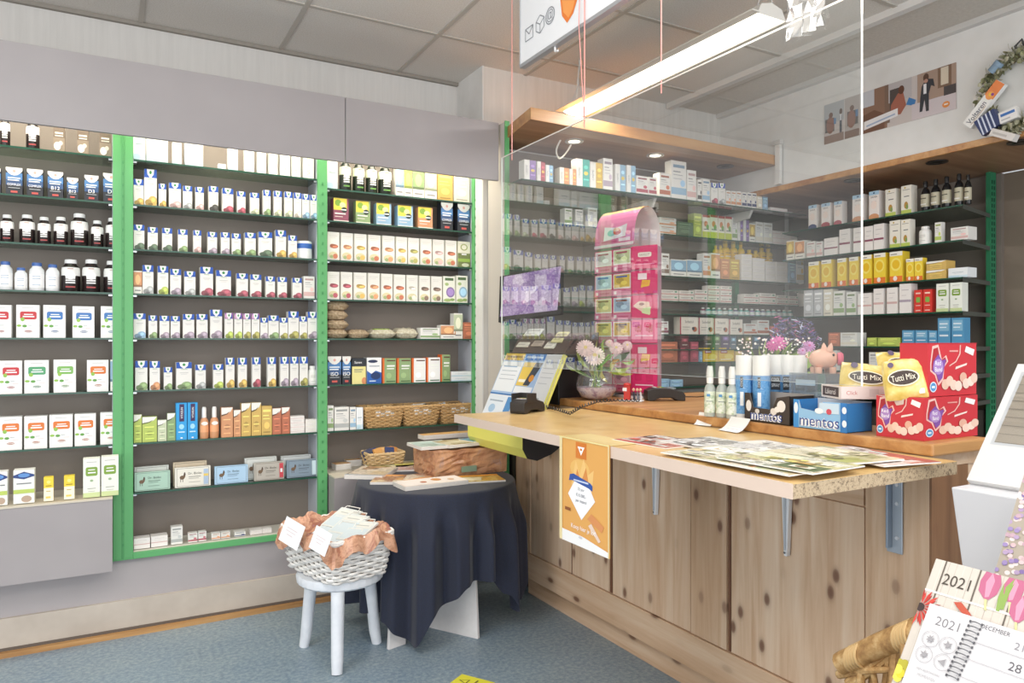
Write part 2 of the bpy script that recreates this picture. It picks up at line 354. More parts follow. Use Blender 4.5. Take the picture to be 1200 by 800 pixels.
def st_dark(c):
    k = COL[c]
    return shade(k,.6), [('r',.15,.85,.55,.8,shade(k,.95)), ('r',.2,.8,.3,.36,'#cfc9bf'), ('e',.5,.68,.2,.08,shade(k,1.3))], 'small dark %s box' % c, 'medicine_box'
def st_gripp(c):
    return '#e9c02e', [('r',.1,.55,.6,.82,'#b83a2a'), ('r',.15,.5,.68,.74,'#ffffff'), ('e',.65,.35,.3,.2,'#f4dc6a'), ('r',.1,.8,.12,.18,'#f8efc8')], 'yellow lozenge box with red name plate', 'medicine_box'
def st_pic(c):
    k = COL[c]
    return '#f2efe6', [('r',0,1,.3,.95,k), ('e',.5,.62,.3,.22,shade(k,1.3)), ('r',0,1,.3,.38,shade(k,.7)), ('r',.15,.85,.12,.17,'#8d8d8d')], 'white carton with %s picture panel' % c, 'medicine_box'
def st_blend(c):
    return '#eef0ea', [('r',0,1,.72,1,'#f2f0ea'), ('p',[(0,.85),(.5,.95),(1,.85),(1,.8),(.5,.72),(0,.78)],'#27407d'), ('e',.5,.84,.28,.06,'#5c8fd0'), ('r',.15,.85,.58,.61,'#6f7479'), ('r',0,1,.3,.42,'#b7cc5e'), ('e',.62,.13,.25,.1,'#b39a86')], 'white box with navy oval and lime band', 'medicine_box'
def st_ybox(c):
    return '#f0d43c', [('r',0,1,0,.55,'#f3edd6'), ('e',.5,.8,.2,.07,'#f8e87e'), ('r',.2,.8,.62,.66,'#a98a20'), ('r',.25,.7,.4,.43,'#c4a93a'), ('r',.2,.7,.12,.2,'#e9cf60')], 'small yellow and cream tablet box', 'medicine_box'
def st_bayer(c):
    return '#f2f3f2', [('p',[(0,0),(1,0),(1,.42),(.6,.5),(.3,.38),(0,.5)],'#2458a8'), ('e',.6,.3,.35,.14,'#17305f'), ('e',.4,.86,.34,.06,'#23304f'), ('r',.15,.85,.66,.69,'#7a8794'), ('r',.15,.6,.08,.12,'#cfe0f2')], 'white weight loss box with deep blue wave', 'medicine_box'
def st_yel2(c):
    return '#23282f', [('r',0,1,0,.68,'#e6dc8e'), ('e',.9,.12,.2,.14,'#d98a5a'), ('t','Sanex',.45,.84,.09,'#ffffff',.7), ('r',.15,.8,.54,.57,'#5d6a76'), ('r',.15,.7,.46,.49,'#8b8f7c')], 'pale yellow box with black top', 'medicine_box'
STY = {k[3:]: v for k, v in list(globals().items()) if k.startswith('st_')}

ORD = ['', 'first', 'second', 'third', 'fourth', 'fifth', 'sixth', 'seventh', 'eighth', 'ninth', 'tenth', 'eleventh', 'twelfth', 'thirteenth', 'fourteenth', 'fifteenth', 'sixteenth', 'seventeenth', 'eighteenth', 'nineteenth', 'twentieth',
  'twenty-first', 'twenty-second', 'twenty-third', 'twenty-fourth', 'twenty-fifth', 'twenty-sixth', 'twenty-seventh', 'twenty-eighth', 'twenty-ninth', 'thirtieth']

def carton(name, w, h, d, body, decs, loc, rz=0, parent=None):
    g = G(); g.box(-w/2, w/2, -d/2, d/2, 0, h, body)
    decals(g, decs, w, h, -d/2)
    return g.build(name, parent, loc, rz)
def jar(name, w, h, loc, kind, rz=0):
    r = w/2; g = G()
    body, lidc, lab, acc = {'black': ('#241c1c', '#e9e9ea', '#efeeec', '#a03a3a'), 'white': ('#eceef0', '#3f63a8', '#f4f4f4', '#9ab0c8'),
        'green': ('#20291f', '#efefe8', '#dfe8c8', '#5f9440'), 'tin': ('#eceff0', '#f2f2f0', '#2f62b4', '#4a7fa8'), 'plain': ('#efeeea', '#f5f4f0', '#f0eee8', '#b0b0a8')}[kind]
    bm = mat(body, .25)
    if kind == 'tin':
        g.lathe([(r,0),(r,h*.9)], bm, 20); g.lathe([(r*1.005,h*.58),(r*1.005,h*.86)], lab, 20, cap=False)
    else:
        g.lathe([(r*.9,0),(r,h*.03),(r,h*.66),(r*.93,h*.76),(r*.62,h*.85),(r*.62,h*.9)], bm, 18)
        if kind in ('black', 'green'):
            g.lathe([(r*1.004,h*.5),(r*1.004,h*.66),(r*.94,h*.755)], lab, 18, cap=False)
            g.ell((0,-r*1.02,h*.5),(1,0,0),(0,0,1),r*.55,h*.12,lab)
            for q, c in ((.4,'#f0efee'),(.33,'#e8e8e8'),(.26,'#dadada'),(.13,acc)): g.box(-r*.5,r*.5,-r*1.03,-r*.6,h*q,h*(q+.04),c)
            g.box(-r*.3,r*.3,-r*1.05,-r*.9,h*.7,h*.72,'#b98f7e')
        else:
            g.lathe([(r*1.003,h*.12),(r*1.003,h*.6)], lab, 18, cap=False)
            for q in (.5,.42,.2): g.box(-r*.5,r*.5,-r*1.02,-r*.6,h*q,h*(q+.02),acc)
    o = g.build(name, None, loc, rz, smooth=True)
    l = G(); rl = r*.98 if kind == 'tin' else r*.66
    l.lathe([(rl,h*.88),(rl,h*.97),(rl*.93,h)], mat(lidc, .35), 20); l.build('lid', o, smooth=True)
    return o
def spray(name, w, h, loc, col, label=True, rz=0):
    r = w/2; g = G(); g.lathe([(r*.95,0),(r,h*.03),(r,h*.5),(r*.8,h*.6),(r*.45,h*.66),(r*.45,h*.7)], mat(col,.3), 16)
    g.lathe([(r*1.01,h*.2),(r*1.01,h*.42)], shade(col,1.15), 16, cap=False)
    g.ell((0,-r*1.03,h*.48),(1,0,0),(0,0,1),r*.7,h*.06,'#f4f0e6')
    o = g.build(name, None, loc, rz, smooth=True)
    c = G(); c.lathe([(r*.5,h*.66),(r*.48,h*.95),(r*.35,h)], mat('#f3f2ee',.4), 14); c.build('spray_cap', o, smooth=True); return o
def bottle(name, w, h, loc, glass='#17181a', cap='#121214', lab='#b9b39a', rz=0):
    r = w/2; g = G(); g.lathe([(r*.9,0),(r,h*.03),(r,h*.62),(r*.75,h*.72),(r*.4,h*.78),(r*.4,h*.82)], mat(glass,.18), 16)
    g.lathe([(r*1.01,h*.14),(r*1.01,h*.56)], lab, 16, cap=False); g.box(-r*.6,r*.6,-r*1.04,-r*.7,h*.2,h*.24,'#e8e6df'); g.box(-r*.6,r*.6,-r*1.04,-r*.7,h*.4,h*.43,'#4a4638')
    o = g.build(name, None, loc, rz, smooth=True)
    c = G(); c.lathe([(r*.5,h*.8),(r*.5,h*.97),(r*.42,h)], mat(cap,.4), 14); c.build('cap', o, smooth=True); return o

def place_row(items, z, plane, org, s, shelf, unit, side='y', depth=.06, group=None):
    """items: (x0, x1, top, style, arg[, height]) along one shelf; plane = world plane of the fronts"""
    n = 0
    for it in items:
        x0, x1, yt, sty, arg = it[:5]
        px0, px1 = org[0]+x0/s, org[0]+x1/s; pc = (px0+px1)/2
        if side == 'y':
            a, b, c = on_y(px0, 400, plane), on_y(px1, 400, plane), on_y(pc, 400 if yt is None else org[1]+yt/s, plane)
            w = abs(b.x-a.x)*.97
        else:
            a, b, c = on_x(px0, 400, plane), on_x(px1, 400, plane), on_x(pc, 400 if yt is None else org[1]+yt/s, plane)
            w = abs(b.y-a.y)*.97
        h = it[5] if yt is None else max(.02, c.z-z)
        n += 1; where = ', %s from left, %s, %s' % (ORD[n], shelf.replace('the ', ''), unit.replace('the ', ''))
        d = min(depth, max(.035, w*.9)); rz = 0 if side == 'y' else -PI/2
        zz = z+.0035
        def L(dd): return (c.x, plane+.004+dd/2, zz) if side == 'y' else (plane+.004+dd/2, c.y, zz)
        grp = group or 'packages on the %s' % unit
        if sty == 'jar':
            o = jar('supplement_jar', w, h, L(w), arg, rz)
            ph = {'black':'black jar with white lid and label','white':'white jar with blue lid','green':'dark green jar with pale label','tin':'white and blue round tin','plain':'plain white tub'}[arg]
            tag(o, ph+where, 'jar', grp)
        elif sty == 'spray':
            tag(spray('spray_bottle', w, h, L(w), COL[arg], rz=rz), arg+' sun spray bottle with white cap'+where, 'bottle', grp)
        elif sty == 'bottle':
            tag(bottle('syrup_bottle', w, h, L(w), rz=rz), 'black bottle with pale label'+where, 'bottle', grp)
        elif sty == 'ybottle':
            tag(bottle('vitamin_bottle', w, h, L(w), '#e9c22c', '#e9c22c', '#e2b31c', rz=rz), 'yellow rounded vitamin bottle'+where, 'bottle', grp)
        elif sty == 'vial':
            tag(bottle('small_bottle', w, h, L(w), COL[arg], '#e6e6e0', '#cfd6d2', rz=rz), 'small %s glass bottle' % arg+where, 'bottle', grp)
        elif sty == 'stack':       # flat cartons lying on each other: arg = (count, style, colour)
            k, s2, c2 = arg; b_, d_, ph, nm = STY[s2](c2); hh = h/k
            for q in range(k):
                l = L(d); o = carton(nm, w, hh*.97, d, b_, d_, (l[0]+(random.random()-.5)*.004, l[1], zz+q*hh), rz)
                pos = 'topmost' if q == k-1 else ('lowest' if q == 0 else ('middle' if k == 3 else ['', 'lower middle', 'upper middle'][min(q, 2)]))
                tag(o, '%s %s in pile%s' % (pos, ph, where), 'box', grp)
        else:
            b_, d_, ph, nm = STY[sty](arg)
            tag(carton(nm, w, h, d, b_, d_, L(d), rz+(random.random()-.5)*.03), ph+where, 'box', grp)
# ================================================================= ROOM SHELL
CEIL = 3.05
m_floor = None
m, nt, b = newmat('blue_linoleum'); v = coords(nt)
f1 = noise(nt, v, 55, 6, .7); f2 = noise(nt, v, 3.0, 3)
c1 = ramp(nt, [(.3, '#4a6178'), (.46, '#6d8598'), (.56, '#8fa1ad'), (.7, '#a9b4b5')], f1)
c1 = mix(nt, c1, ramp(nt, [(.35, '#788b9c'), (.65, '#94a0a4')], f2), .4)
nt.links.new(c1, b.inputs['Base Color']); b.inputs['Roughness'].default_value = .42; m_floor = m
m_ceil = mottled('ceiling_tile', [(.35, '#cfc9c0'), (.6, '#dfdbd5')], 160, .9, 2)
m_plain = mottled('ceiling_plaster', [(.3, '#c3bcb2'), (.7, '#d0cac1')], 60, .9, 3)
m_wallp = mottled('ribbed_wallpaper', [(.3, '#d2d0cc'), (.7, '#dbd9d5')], 40, .85, 3, .1, (1, 1, .06))
m_white = mottled('white_plaster', [(.3, '#dfdedb'), (.7, '#e9e8e6')], 6, .8, 2)
m_grey = mottled('grey_laminate', [(.3, '#969091'), (.7, '#9f999a')], 1.6, .5, 3)
m_back = mottled('shelf_back_taupe', [(.3, '#746a61'), (.7, '#83796f')], 1.2, .55, 3, 0, (1, 1, .3))
m_side = mat('#b9bfc9', .5)
m_green = mat('#58a564', .45); m_gdark = mat('#2c7d55', .5)
m_beige = mottled('beige_skirting', [(.3, '#b3a79a'), (.7, '#c4b9ac')], 5, .6, 3)
m_strip = pine('oak_strip', '#c69a63', '#b5854f', '#8d6238', 'a', False, .5, 20)
m_shelfglass = glass_mat('shelf_glass', .06, .5, '#b9c9c0', 0, .12, '#77857c')
m_edge = mat('#1f4a3a', .2)

g = G(); g.box(-3.4, 5.2, -4.6, 4.4, -.06, 0, m_floor); struct(g, 'floor')
g = G(); g.box(-3.4, 3.39, -2.6, 4.3, CEIL, CEIL+.05, m_ceil); struct(g, 'ceiling')
g = G(); g.box(3.39, 4.0, -2.6, 4.3, CEIL+.0, CEIL+.05, m_plain); struct(g, 'ceiling_side')
# grid of the suspended ceiling, white batten where it ends
g = G(); mg = mat('#b5afa6', .6)
for i in range(-4, 5):
    x = .16+.7*i
    if -3.3 < x < 3.3: g.box(x-.012, x+.012, -2.6, 4.22, CEIL-.006, CEIL+.002, mg)
y = 3.59
while y > -2.6:
    g.box(-3.4, 3.39, y-.012, y+.012, CEIL-.0055, CEIL+.002, mg); y -= 1.4/2
g.box(-3.4, 1.96, 4.195, 4.22, CEIL-.02, CEIL, mat('#8e887f', .6))
struct(g, 'trim_1')
g = G(); g.box(3.385, 3.43, -2.6, 3.86, CEIL-.035, CEIL, mat('#dcdad7', .5)); struct(g, 'trim_2')
g = G(); g.box(3.86, 3.9, -2.6, 3.86, CEIL-.03, CEIL, mat('#cfcdca', .5)); struct(g, 'trim_3')
g = G(); g.box(-3.4, 1.97, 4.22, 4.3, 0, CEIL, m_wallp)
g.box(1.97, 5.2, 3.87, 4.3, 0, CEIL, mottled('white_wall', [(.3, '#cfccc6'), (.7, '#dcd9d4')], 30, .85, 2, .05, (1, 1, .08)))
g.box(1.962, 1.97, 3.862, 4.22, 0, CEIL, m_white)
struct(g, 'wall_back')
g = G(); g.box(3.9, 4.0, -2.6, 3.87, 2.435, CEIL, m_white); struct(g, 'wall_right_upper')
g = G(); g.box(4.65, 4.75, -2.6, 3.87, 0, 2.40, mottled('brown_panel', [(.3, '#6f6254'), (.7, '#807263')], 2, .6, 3)); struct(g, 'wall_right')
g = G(); g.box(-3.5, -3.4, -2.6, 4.3, 0, CEIL, m_wallp); struct(g, 'wall_left')
# base of the shelf wall: grey plinth, beige skirting, oak strip
g = G(); g.box(-3.4, 1.96, 3.985, 4.18, .2, .375, m_grey)
g.hexa([(-3.4,3.955,.16),(1.96,3.955,.16),(1.96,4.18,.16),(-3.4,4.18,.16)], [(-3.4,3.99,.36),(1.96,3.99,.36),(1.96,4.18,.36),(-3.4,4.18,.36)], m_grey)
struct(g, 'wall_back_plinth')
g = G(); g.box(-3.4, 1.96, 3.94, 4.18, .03, .165, m_beige); g.box(-3.4, 1.96, 3.932, 3.945, .018, .034, mat('#5a5048', .6))
g.box(-3.4, 1.96, 3.905, 4.0, 0, .022, m_strip); struct(g, 'baseboard_back')

# ================================================================= SHELF WALL (three bays)
ZS = [2.285, 2.067, 1.85, 1.634, 1.417, 1.162, .907, .665]
Y0 = 3.97
def holes(g, x, y, z0, z1, m, step=.05, face='y'):
    z = z0
    while z < z1:
        g.poly([(x-.003,y,z),(x+.003,y,z),(x+.003,y,z+.015),(x-.003,y,z+.015)], m); z += step
def bay(name, label, xl, xr, zs, bottom):
    t = empty('display_shelf_unit', ((xl+xr)/2, Y0, 0), label, 'shelf', 'glass shelf bays of the shelf wall')
    ox = (xl+xr)/2
    def P(nm, g, **k): 
        o = g.build(nm, t, **k); o.location = (-ox, -Y0, 0); return o
    g = G(); g.box(xl-.01, xr+.01, 4.175, 4.2, bottom, 2.63, m_back); P('back_panel', g)
    g = G(); g.box(xl-.012, xl, 3.985, 4.175, max(bottom, .69 if xl < 0 or xl > 1 else 0), 2.62, m_side); P('side_panel', g)
    g = G(); g.box(xr, xr+.012, 3.985, 4.175, max(bottom, .69 if xl < 0 or xl > 1 else 0), 2.62, m_side); P('side_panel', g)
    for z in zs:
        g = G(); g.box(xl+.002, xr-.002, Y0+.004, 4.17, z-.003, z+.003, m_shelfglass); g.box(xl+.002, xr-.002, Y0, Y0+.004, z-.0042, z+.0042, m_edge)
        s = P('glass_shelf', g)
        for x in (xl+.008, xr-.008):
            c = G(); c.box(x-.008, x+.008, Y0+.01, Y0+.05, z-.012, z-.0045, mat('#b8bcc0', .3, 1)); c.build('shelf_clip', s)
    return t
b1 = bay('a', 'left bay of the shelf wall, glass shelves of black jars and labelled boxes', -.86, .03, ZS[:7], .35)
b2 = bay('b', 'middle bay of the shelf wall, glass shelves full of blue-topped boxes', .118, 1.008, ZS, .35)
b3 = bay('c', 'right bay of the shelf wall, glass shelves of tea boxes and baskets', 1.062, 1.948, [2.243, 2.067, 1.85, 1.634, 1.417, 1.162, .907], .35)
for x, w, lab in ((-.905, .045, 'green upright post at the outer end of the left bay'), (.075, .086, 'wide green upright post between left and middle bays'),
                  (1.035, .05, 'green upright post between middle and right bays'), (1.962, .026, 'narrow green upright post at right end of shelf wall')):
    g = G(); g.box(x-w/2, x+w/2, Y0-.012, Y0+.03, .36, 2.62, m_green)
    if w > .06: g.box(x-.006, x+.004, Y0-.016, Y0, .36, 2.62, mat('#4a9458', .45))
    o = g.build('shelf_upright', bevel=.002); tag(o, lab, 'post', 'green posts of the shelf wall')
    k = G()
    z = .42
    while z < 2.3: k.box(x-.004, x+.003, Y0-.0175, Y0-.0125, z, z+.014, mat('#3f8a50')); z += .054
    k.build('slot_row', o)
g = G(); g.box(.118, 1.008, Y0-.012, 4.17, .352, .383, m_green); g.box(.03, .118, Y0-.01, Y0+.03, .352, .383, m_green)
tag(g.build('base_rail', bevel=.002), 'green base rail along the bottom of the middle bay', 'rail')
g = G(); g.box(.12, 1.006, Y0+.0, 4.17, .3835, .3865, mat('#d3cfc2', .5)); tag(g.build('base_board'), 'pale bottom board of the middle bay above green rail', 'shelf')
# projecting drawer boxes
for x0, x1, z0, z1, lab in ((-.9, .03, .335, .672, 'grey boxed drawer front projecting below the left bay'), (1.068, 1.94, .335, .672, 'grey boxed base unit under the right bay beside cloth table')):
    g = G(); g.box(x0, x1, 3.85, 4.17, z0, z1, m_grey); o = tag(g.build('drawer_box', bevel=.002), lab, 'drawer')
    g = G(); g.box(x0, x1, 3.846, 4.17, z1+.0005, z1+.008, mat('#cfc6b4', .5)); g.build('ledge', o)
# fascia
YF = 3.70
for i, (x0, x1, lab) in enumerate(((-3.39, 1.083, 'long grey fascia board over the left and middle bays'), (1.087, 1.985, 'shorter grey fascia board over the right bay'))):
    g = G(); g.box(x0, x1, YF, YF+.02, 2.333, 2.668, m_grey); g.box(x0, min(x1, 1.955), YF+.02, 4.17, 2.645, 2.665, m_grey)
    tag(g.build('fascia_board', bevel=.001), lab, 'fascia')
    lx = x0+.0
# ================================================================= UNIT BEHIND THE COUNTER
YM = 3.67; MZ = [2.11, 1.835, 1.67, 1.585, 1.45, 1.35, 1.264, 1.10]
t = empty('dispensary_shelf_unit', (3.2, YM, 0), 'long glass shelf unit behind counter crowded with medicine boxes', 'shelf')
def PT(nm, g, **k):
    o = g.build(nm, t, **k); o.location = (-3.2, -YM, 0); return o
g = G(); g.box(2.03, 4.55, 3.84, 3.866, 1.07, 2.56, m_back); PT('back_panel', g)
def glass_shelf(x0, x1, yf, yb, z):
    g = G(); g.box(x0, x1, yf+.004, yb, z-.003, z+.003, m_shelfglass); g.box(x0, x1, yf, yf+.004, z-.0042, z+.0042, m_edge); return g
for z in MZ: PT('glass_shelf', glass_shelf(2.04, 4.5, YM, 3.835, z))
PT('glass_shelf', glass_shelf(3.6, 4.5, 3.76, 3.835, 1.985))
g = glass_shelf(2.02, 4.36, 3.49, 3.835, 2.305); g.box(2.018, 2.022, 3.49, 3.835, 2.3, 2.31, m_edge); PT('top_glass_shelf', g)
for x in (3.0, 3.85):
    g = G(); g.hexa([(x-.01,3.55,2.25),(x+.01,3.55,2.25),(x+.01,3.83,2.22),(x-.01,3.83,2.22)], [(x-.01,3.52,2.3),(x+.01,3.52,2.3),(x+.01,3.83,2.3),(x-.01,3.83,2.3)], mat('#c9c9c6', .4)); PT('shelf_bracket', g)
for x in (3.0, 4.0):
    g = G(); g.box(x-.02, x+.02, 3.80, 3.838, 1.07, 2.56, m_gdark); PT('upright', g)
g = G(); g.box(2.0, 2.024, 3.656, 3.862, 0, 2.665, mat('#c4beb6', .6)); g.box(1.998, 2.026, 3.648, 3.656, 0, 2.67, m_green); g.box(2.0245, 2.027, 3.66, 3.86, .3, 2.56, m_gdark)
tag(g.build('unit_side_panel'), 'tall thin green edged panel at left of dispensary shelves', 'panel')
# dark lower cabinet
g = G(); g.box(2.04, 4.4, 3.60, 3.84, .0, 1.05, mat('#3a342f', .6)); tag(g.build('base_cabinet', bevel=.003), 'dark base cabinet under the dispensary shelves', 'cabinet')

m_oak = pine('honey_pine', '#cf9e66', '#bd8750', '#986238', 'a', False, .38, 14)
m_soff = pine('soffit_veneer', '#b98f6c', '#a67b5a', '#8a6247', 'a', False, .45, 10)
# canopy with recessed spots
g = G(); lo = [(1.955,3.29,2.575),(3.885,3.345,2.575),(3.885,3.86,2.575),(2.05,3.86,2.575)]
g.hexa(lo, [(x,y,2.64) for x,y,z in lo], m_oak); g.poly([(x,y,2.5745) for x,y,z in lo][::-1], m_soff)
can = tag(g.build('wooden_canopy', bevel=.003), 'wooden canopy board with recessed spotlights over dispensary shelves', 'canopy')
def downlight(loc, lit, lab, grp):
    t = empty('recessed_spotlight', loc, lab, 'spotlight', grp)
    g = G(); g.lathe([(.055,-.006),(.055,.0),(.038,.0),(.036,-.004)], mat('#c9c6c0' if lit else '#2a2522', .35, .6 if lit else .2), 24, cap=False); g.lathe([(.055,-.006),(.036,-.0061)], mat('#d8d5cf' if lit else '#2a2522', .3), 24, cap=False); g.build('trim_ring', t, smooth=True)
    g = G(); g.lathe([(.035,-.0045),(.02,-.009)], mat('#fff1d8', .4, 0, 6) if lit else mat('#1c1917', .3), 20); g.build('lamp', t)
    return t
for (px, py), lit, w in (((673,165),1,'leftmost, lit'), ((768,181.5),1,'middle, lit'), ((850,194.5),0,'rightmost, unlit')):
    p = on_z(px, py, 2.574); downlight(p, lit, '%s recessed spotlight in the wooden canopy' % w, 'canopy spotlights')
    if lit:
        L = bpy.data.lights.new('spot', 'SPOT'); L.energy = 14; L.color = (1, .82, .6); L.spot_size = 1.9; L.spot_blend = .8; L.shadow_soft_size = .04
        o = bpy.data.objects.new('spot_lamp_light', L); o.location = (p.x, p.y, 2.55); C.objects.link(o)
# right soffit + unit
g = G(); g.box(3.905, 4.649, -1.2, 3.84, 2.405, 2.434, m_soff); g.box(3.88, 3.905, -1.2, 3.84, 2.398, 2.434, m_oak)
tag(g.build('wooden_soffit', bevel=.003), 'wooden soffit board under the white right wall', 'soffit')
for (px, py), w in (((1000,211),'farthest'), ((1098,189.5),'middle'), ((1195,166),'nearest')):
    p = on_z(px, py, 2.404); downlight(p, 0, '%s unlit black spotlight in the right soffit' % w, 'soffit spotlights')
XR = 4.1; RZ = [2.153, 1.961, 1.755, 1.568, 1.372, 1.215, 1.06]
t2 = empty('corner_shelf_unit', (XR, 3.0, 0), 'glass shelf unit on right wall with black bottles on top', 'shelf')
def PR(nm, g, **k):
    o = g.build(nm, t2, **k); o.location = (-XR, -3.0, 0); return o
g = G(); g.box(4.62, 4.649, 2.33, 3.86, .3, 2.40, m_back); PR('back_panel', g)
for z in RZ:
    g = G(); q0 = [(XR+.004,2.27),(4.60,2.37),(4.60,3.6),(XR+.004,3.48)]
    g.hexa([(x,y,z-.003) for x,y in q0], [(x,y,z+.003) for x,y in q0], m_shelfglass)
    g.box(XR, XR+.004, 2.265, 3.48, z-.0042, z+.0042, m_edge)
    g.poly([(XR,2.264,z-.02),(4.6,2.366,z-.02),(4.6,2.366,z+.004),(XR,2.264,z+.004)], mat('#4d534e', .3)); PR('glass_shelf', g)
g = G(); g.box(4.55, 4.61, 2.355, 2.38, .3, 2.42, m_gdark)
z = .9
while z < 2.36:
    for dx in (.012, .036): g.box(4.55+dx, 4.558+dx, 2.352, 2.356, z, z+.022, '#10402b')
    z += .035
PR('perforated_upright', g)
g = G(); g.box(4.05, 4.6, 2.4, 3.45, 0, 1.0, mat('#35302b', .6)); tag(g.build('base_cabinet', bevel=.003), 'dark base cabinet under the right wall shelves', 'cabinet')
# white pipe in the corner
p = on_x(912, 200, 3.87)
g = G(); g.box(3.86, 3.885, p.y-.02, p.y+.02, 2.44, 2.72, mat('#dedcd8', .5)); g.box(3.85,3.888,p.y-.03,p.y+.03,2.70,2.73,mat('#d0cecb',.5)); tag(g.build('corner_bracket', bevel=.002), 'short white vertical bracket at right end of the canopy', 'bracket')

# ================================================================= GOODS, SHELF WALL
A_ = ((0,130),4.705); B_ = ((0,290),4.706); C_ = ((0,440),4.705)
LB, MB_, RB = 'the left bay', 'the middle bay', 'the right bay'
SH = ['the top shelf','the second shelf','the third shelf','the fourth shelf','the fifth shelf','the sixth shelf','the seventh shelf','the eighth shelf','the base']
gl, gm, gr = 'supplements on the left bay', 'remedies on the middle bay', 'goods on the right bay'
R = lambda it, z, P, sh, u, gp, **k: place_row(it, z, k.pop('plane', 3.985), P[0], P[1], sh, u, group=gp, **k)
R([(-5,55,None,'jar','black',.14),(138,218,None,'jar','black',.14),(293,358,None,'choc','',.12),(425,490,None,'choc','',.12),(548,612,None,'choc','',.12)], ZS[0], A_, SH[0], LB, gl)
R([(-60,5,318,'S',''),(30,125,315,'S',''),(147,238,325,'S',''),(262,350,338,'S','B12'),(368,432,372,'S','B12'),(465,545,358,'S','D3'),(568,660,348,'S','D3')], ZS[1], A_, SH[1], LB, gl)
R([(-95,-15,572,'jar','black'),(-5,75,572,'jar','black'),(100,192,572,'jar','black'),(202,280,585,'jar','black'),(292,375,585,'jar','black'),(385,488,565,'jar','black'),(500,572,605,'jar','black'),(580,668,590,'jar','black')], ZS[2], A_, SH[2], LB, gl)
R([(-18,68,78,'jar','white'),(75,150,113,'jar','white'),(155,245,85,'jar','white'),(248,328,95,'jar','white'),(333,443,67,'jar','black'),(450,555,67,'jar','black'),(570,668,75,'jar','black')], ZS[3], B_, SH[3], LB, gl)
R([(-65,65,320,'N','red'),(88,220,320,'N','red'),(237,363,321,'N','blue'),(398,522,328,'N','blue'),(555,672,328,'N','blue')], ZS[4], B_, SH[4], LB, gl)
R([(-8,123,628,'N','red'),(132,270,625,'N','green'),(293,420,622,'N','lime'),(478,600,624,'N','orange'),(608,675,622,'pic','blue')], ZS[5], B_, SH[5], LB, gl)
R([(-12,122,232,'N','orange'),(132,262,228,'N','orange'),(270,402,220,'N','orange'),(410,530,215,'N','orange'),(552,668,207,'N','orange')], ZS[6], C_, SH[6], LB, gl)
R([(-50,42,535,'blend',''),(72,192,525,'blend',''),(240,295,565,'ybox',''),(352,412,557,'ybox',''),(457,553,462,'N2',''),(557,655,450,'N2','')], .681, C_, 'the ledge', LB, gl, plane=3.875)
D_ = ((145,155),5); E_ = ((145,300),5); F_ = ((145,455),4)
R([(55,128,None,'pale','',.15),(132,262,None,'pale','',.15),(285,340,None,'pale','',.11),(358,468,None,'pale','',.13),(555,600,None,'stack',(1,'pale',''),.03),(612,670,None,'pale','',.12),
   (708,765,None,'letter','blue',.14),(782,835,None,'letter','blue',.14),(850,903,None,'letter','blue',.14),(918,975,None,'letter','green',.14),(985,1038,None,'letter','green',.14),(1052,1115,None,'letter','lime',.15)], ZS[0], D_, SH[0], MB_, gm)
V = 'V'
R([(57,118,278,V,'yellow'),(120,195,220,V,'yellow'),(205,250,305,V,'yellow'),(265,337,300,V,'pink'),(347,402,318,V,'grey'),(420,470,325,V,'pink'),(498,555,320,V,'black'),(578,643,332,V,'red'),(665,715,350,V,'red'),(742,795,358,V,'palegreen'),(818,862,342,V,'green'),(880,928,347,V,'palegreen'),(943,990,352,V,'palegreen'),(998,1043,358,V,'cream'),(1046,1090,365,V,'blue'),(1093,1136,370,V,'blue')], ZS[1], D_, SH[1], MB_, gm)
R([(58,122,545,V,'dark'),(140,200,560,V,'dark'),(225,285,565,V,'dark'),(318,375,573,V,'green'),(408,455,578,V,'pink'),(492,548,588,V,'mauve'),(570,622,590,V,'mauve'),(633,687,597,V,'green'),(710,775,592,V,'green'),(790,872,588,V,'dark'),(890,953,577,V,'yellow'),(965,1017,608,V,'yellow'),(1022,1115,638,'jar','tin')], ZS[2], D_, SH[2], MB_, gm)
R([(57,108,90,'pic','orange'),(110,175,57,V,'grey'),(198,262,62,V,'lime'),(272,337,80,V,'mauve'),(355,422,93,V,'grey'),(448,525,68,V,'berry'),(541,630,88,V,'berry'),(662,730,105,V,'berry'),(742,808,112,V,'berry'),(833,888,123,V,'berry'),(903,958,127,V,'berry'),(990,1045,132,V,'berry'),(1055,1120,122,'stripe','pink')], ZS[3], E_, SH[3], MB_, gm)
R([(57,130,340,V,'blue'),(145,197,352,V,'green'),(210,268,354,V,'mauve'),(275,330,356,V,'mauve'),(347,415,344,V,'mauve'),(427,493,344,V,'mauve'),(507,578,318,V,'mauve'),(592,642,337,'VP','lime'),(648,695,338,'VP','lime'),(700,745,340,'VP','olive'),(750,797,340,'VP','olive'),(801,845,365,V,'mauve'),(848,910,352,V,'green'),(914,962,365,V,'olive'),(964,1027,328,V,'olive'),(1030,1076,357,V,'olive'),(1079,1138,330,V,'mauve')], ZS[4], E_, SH[4], MB_, gm)
R([(67,140,618,V,'green'),(152,213,620,V,'orange'),(235,285,655,V,'green'),(307,400,626,V,'green'),(420,482,640,V,'grey'),(525,585,638,V,'lime'),(598,650,600,V,'yellow'),(670,723,600,V,'yellow'),(753,803,598,V,'red'),(843,893,597,V,'yellow'),(918,968,595,V,'mauve'),(976,1025,594,V,'mauve'),(1032,1080,594,V,'olive'),(1085,1138,648,'jar','plain')], ZS[5], E_, SH[5], MB_, gm)
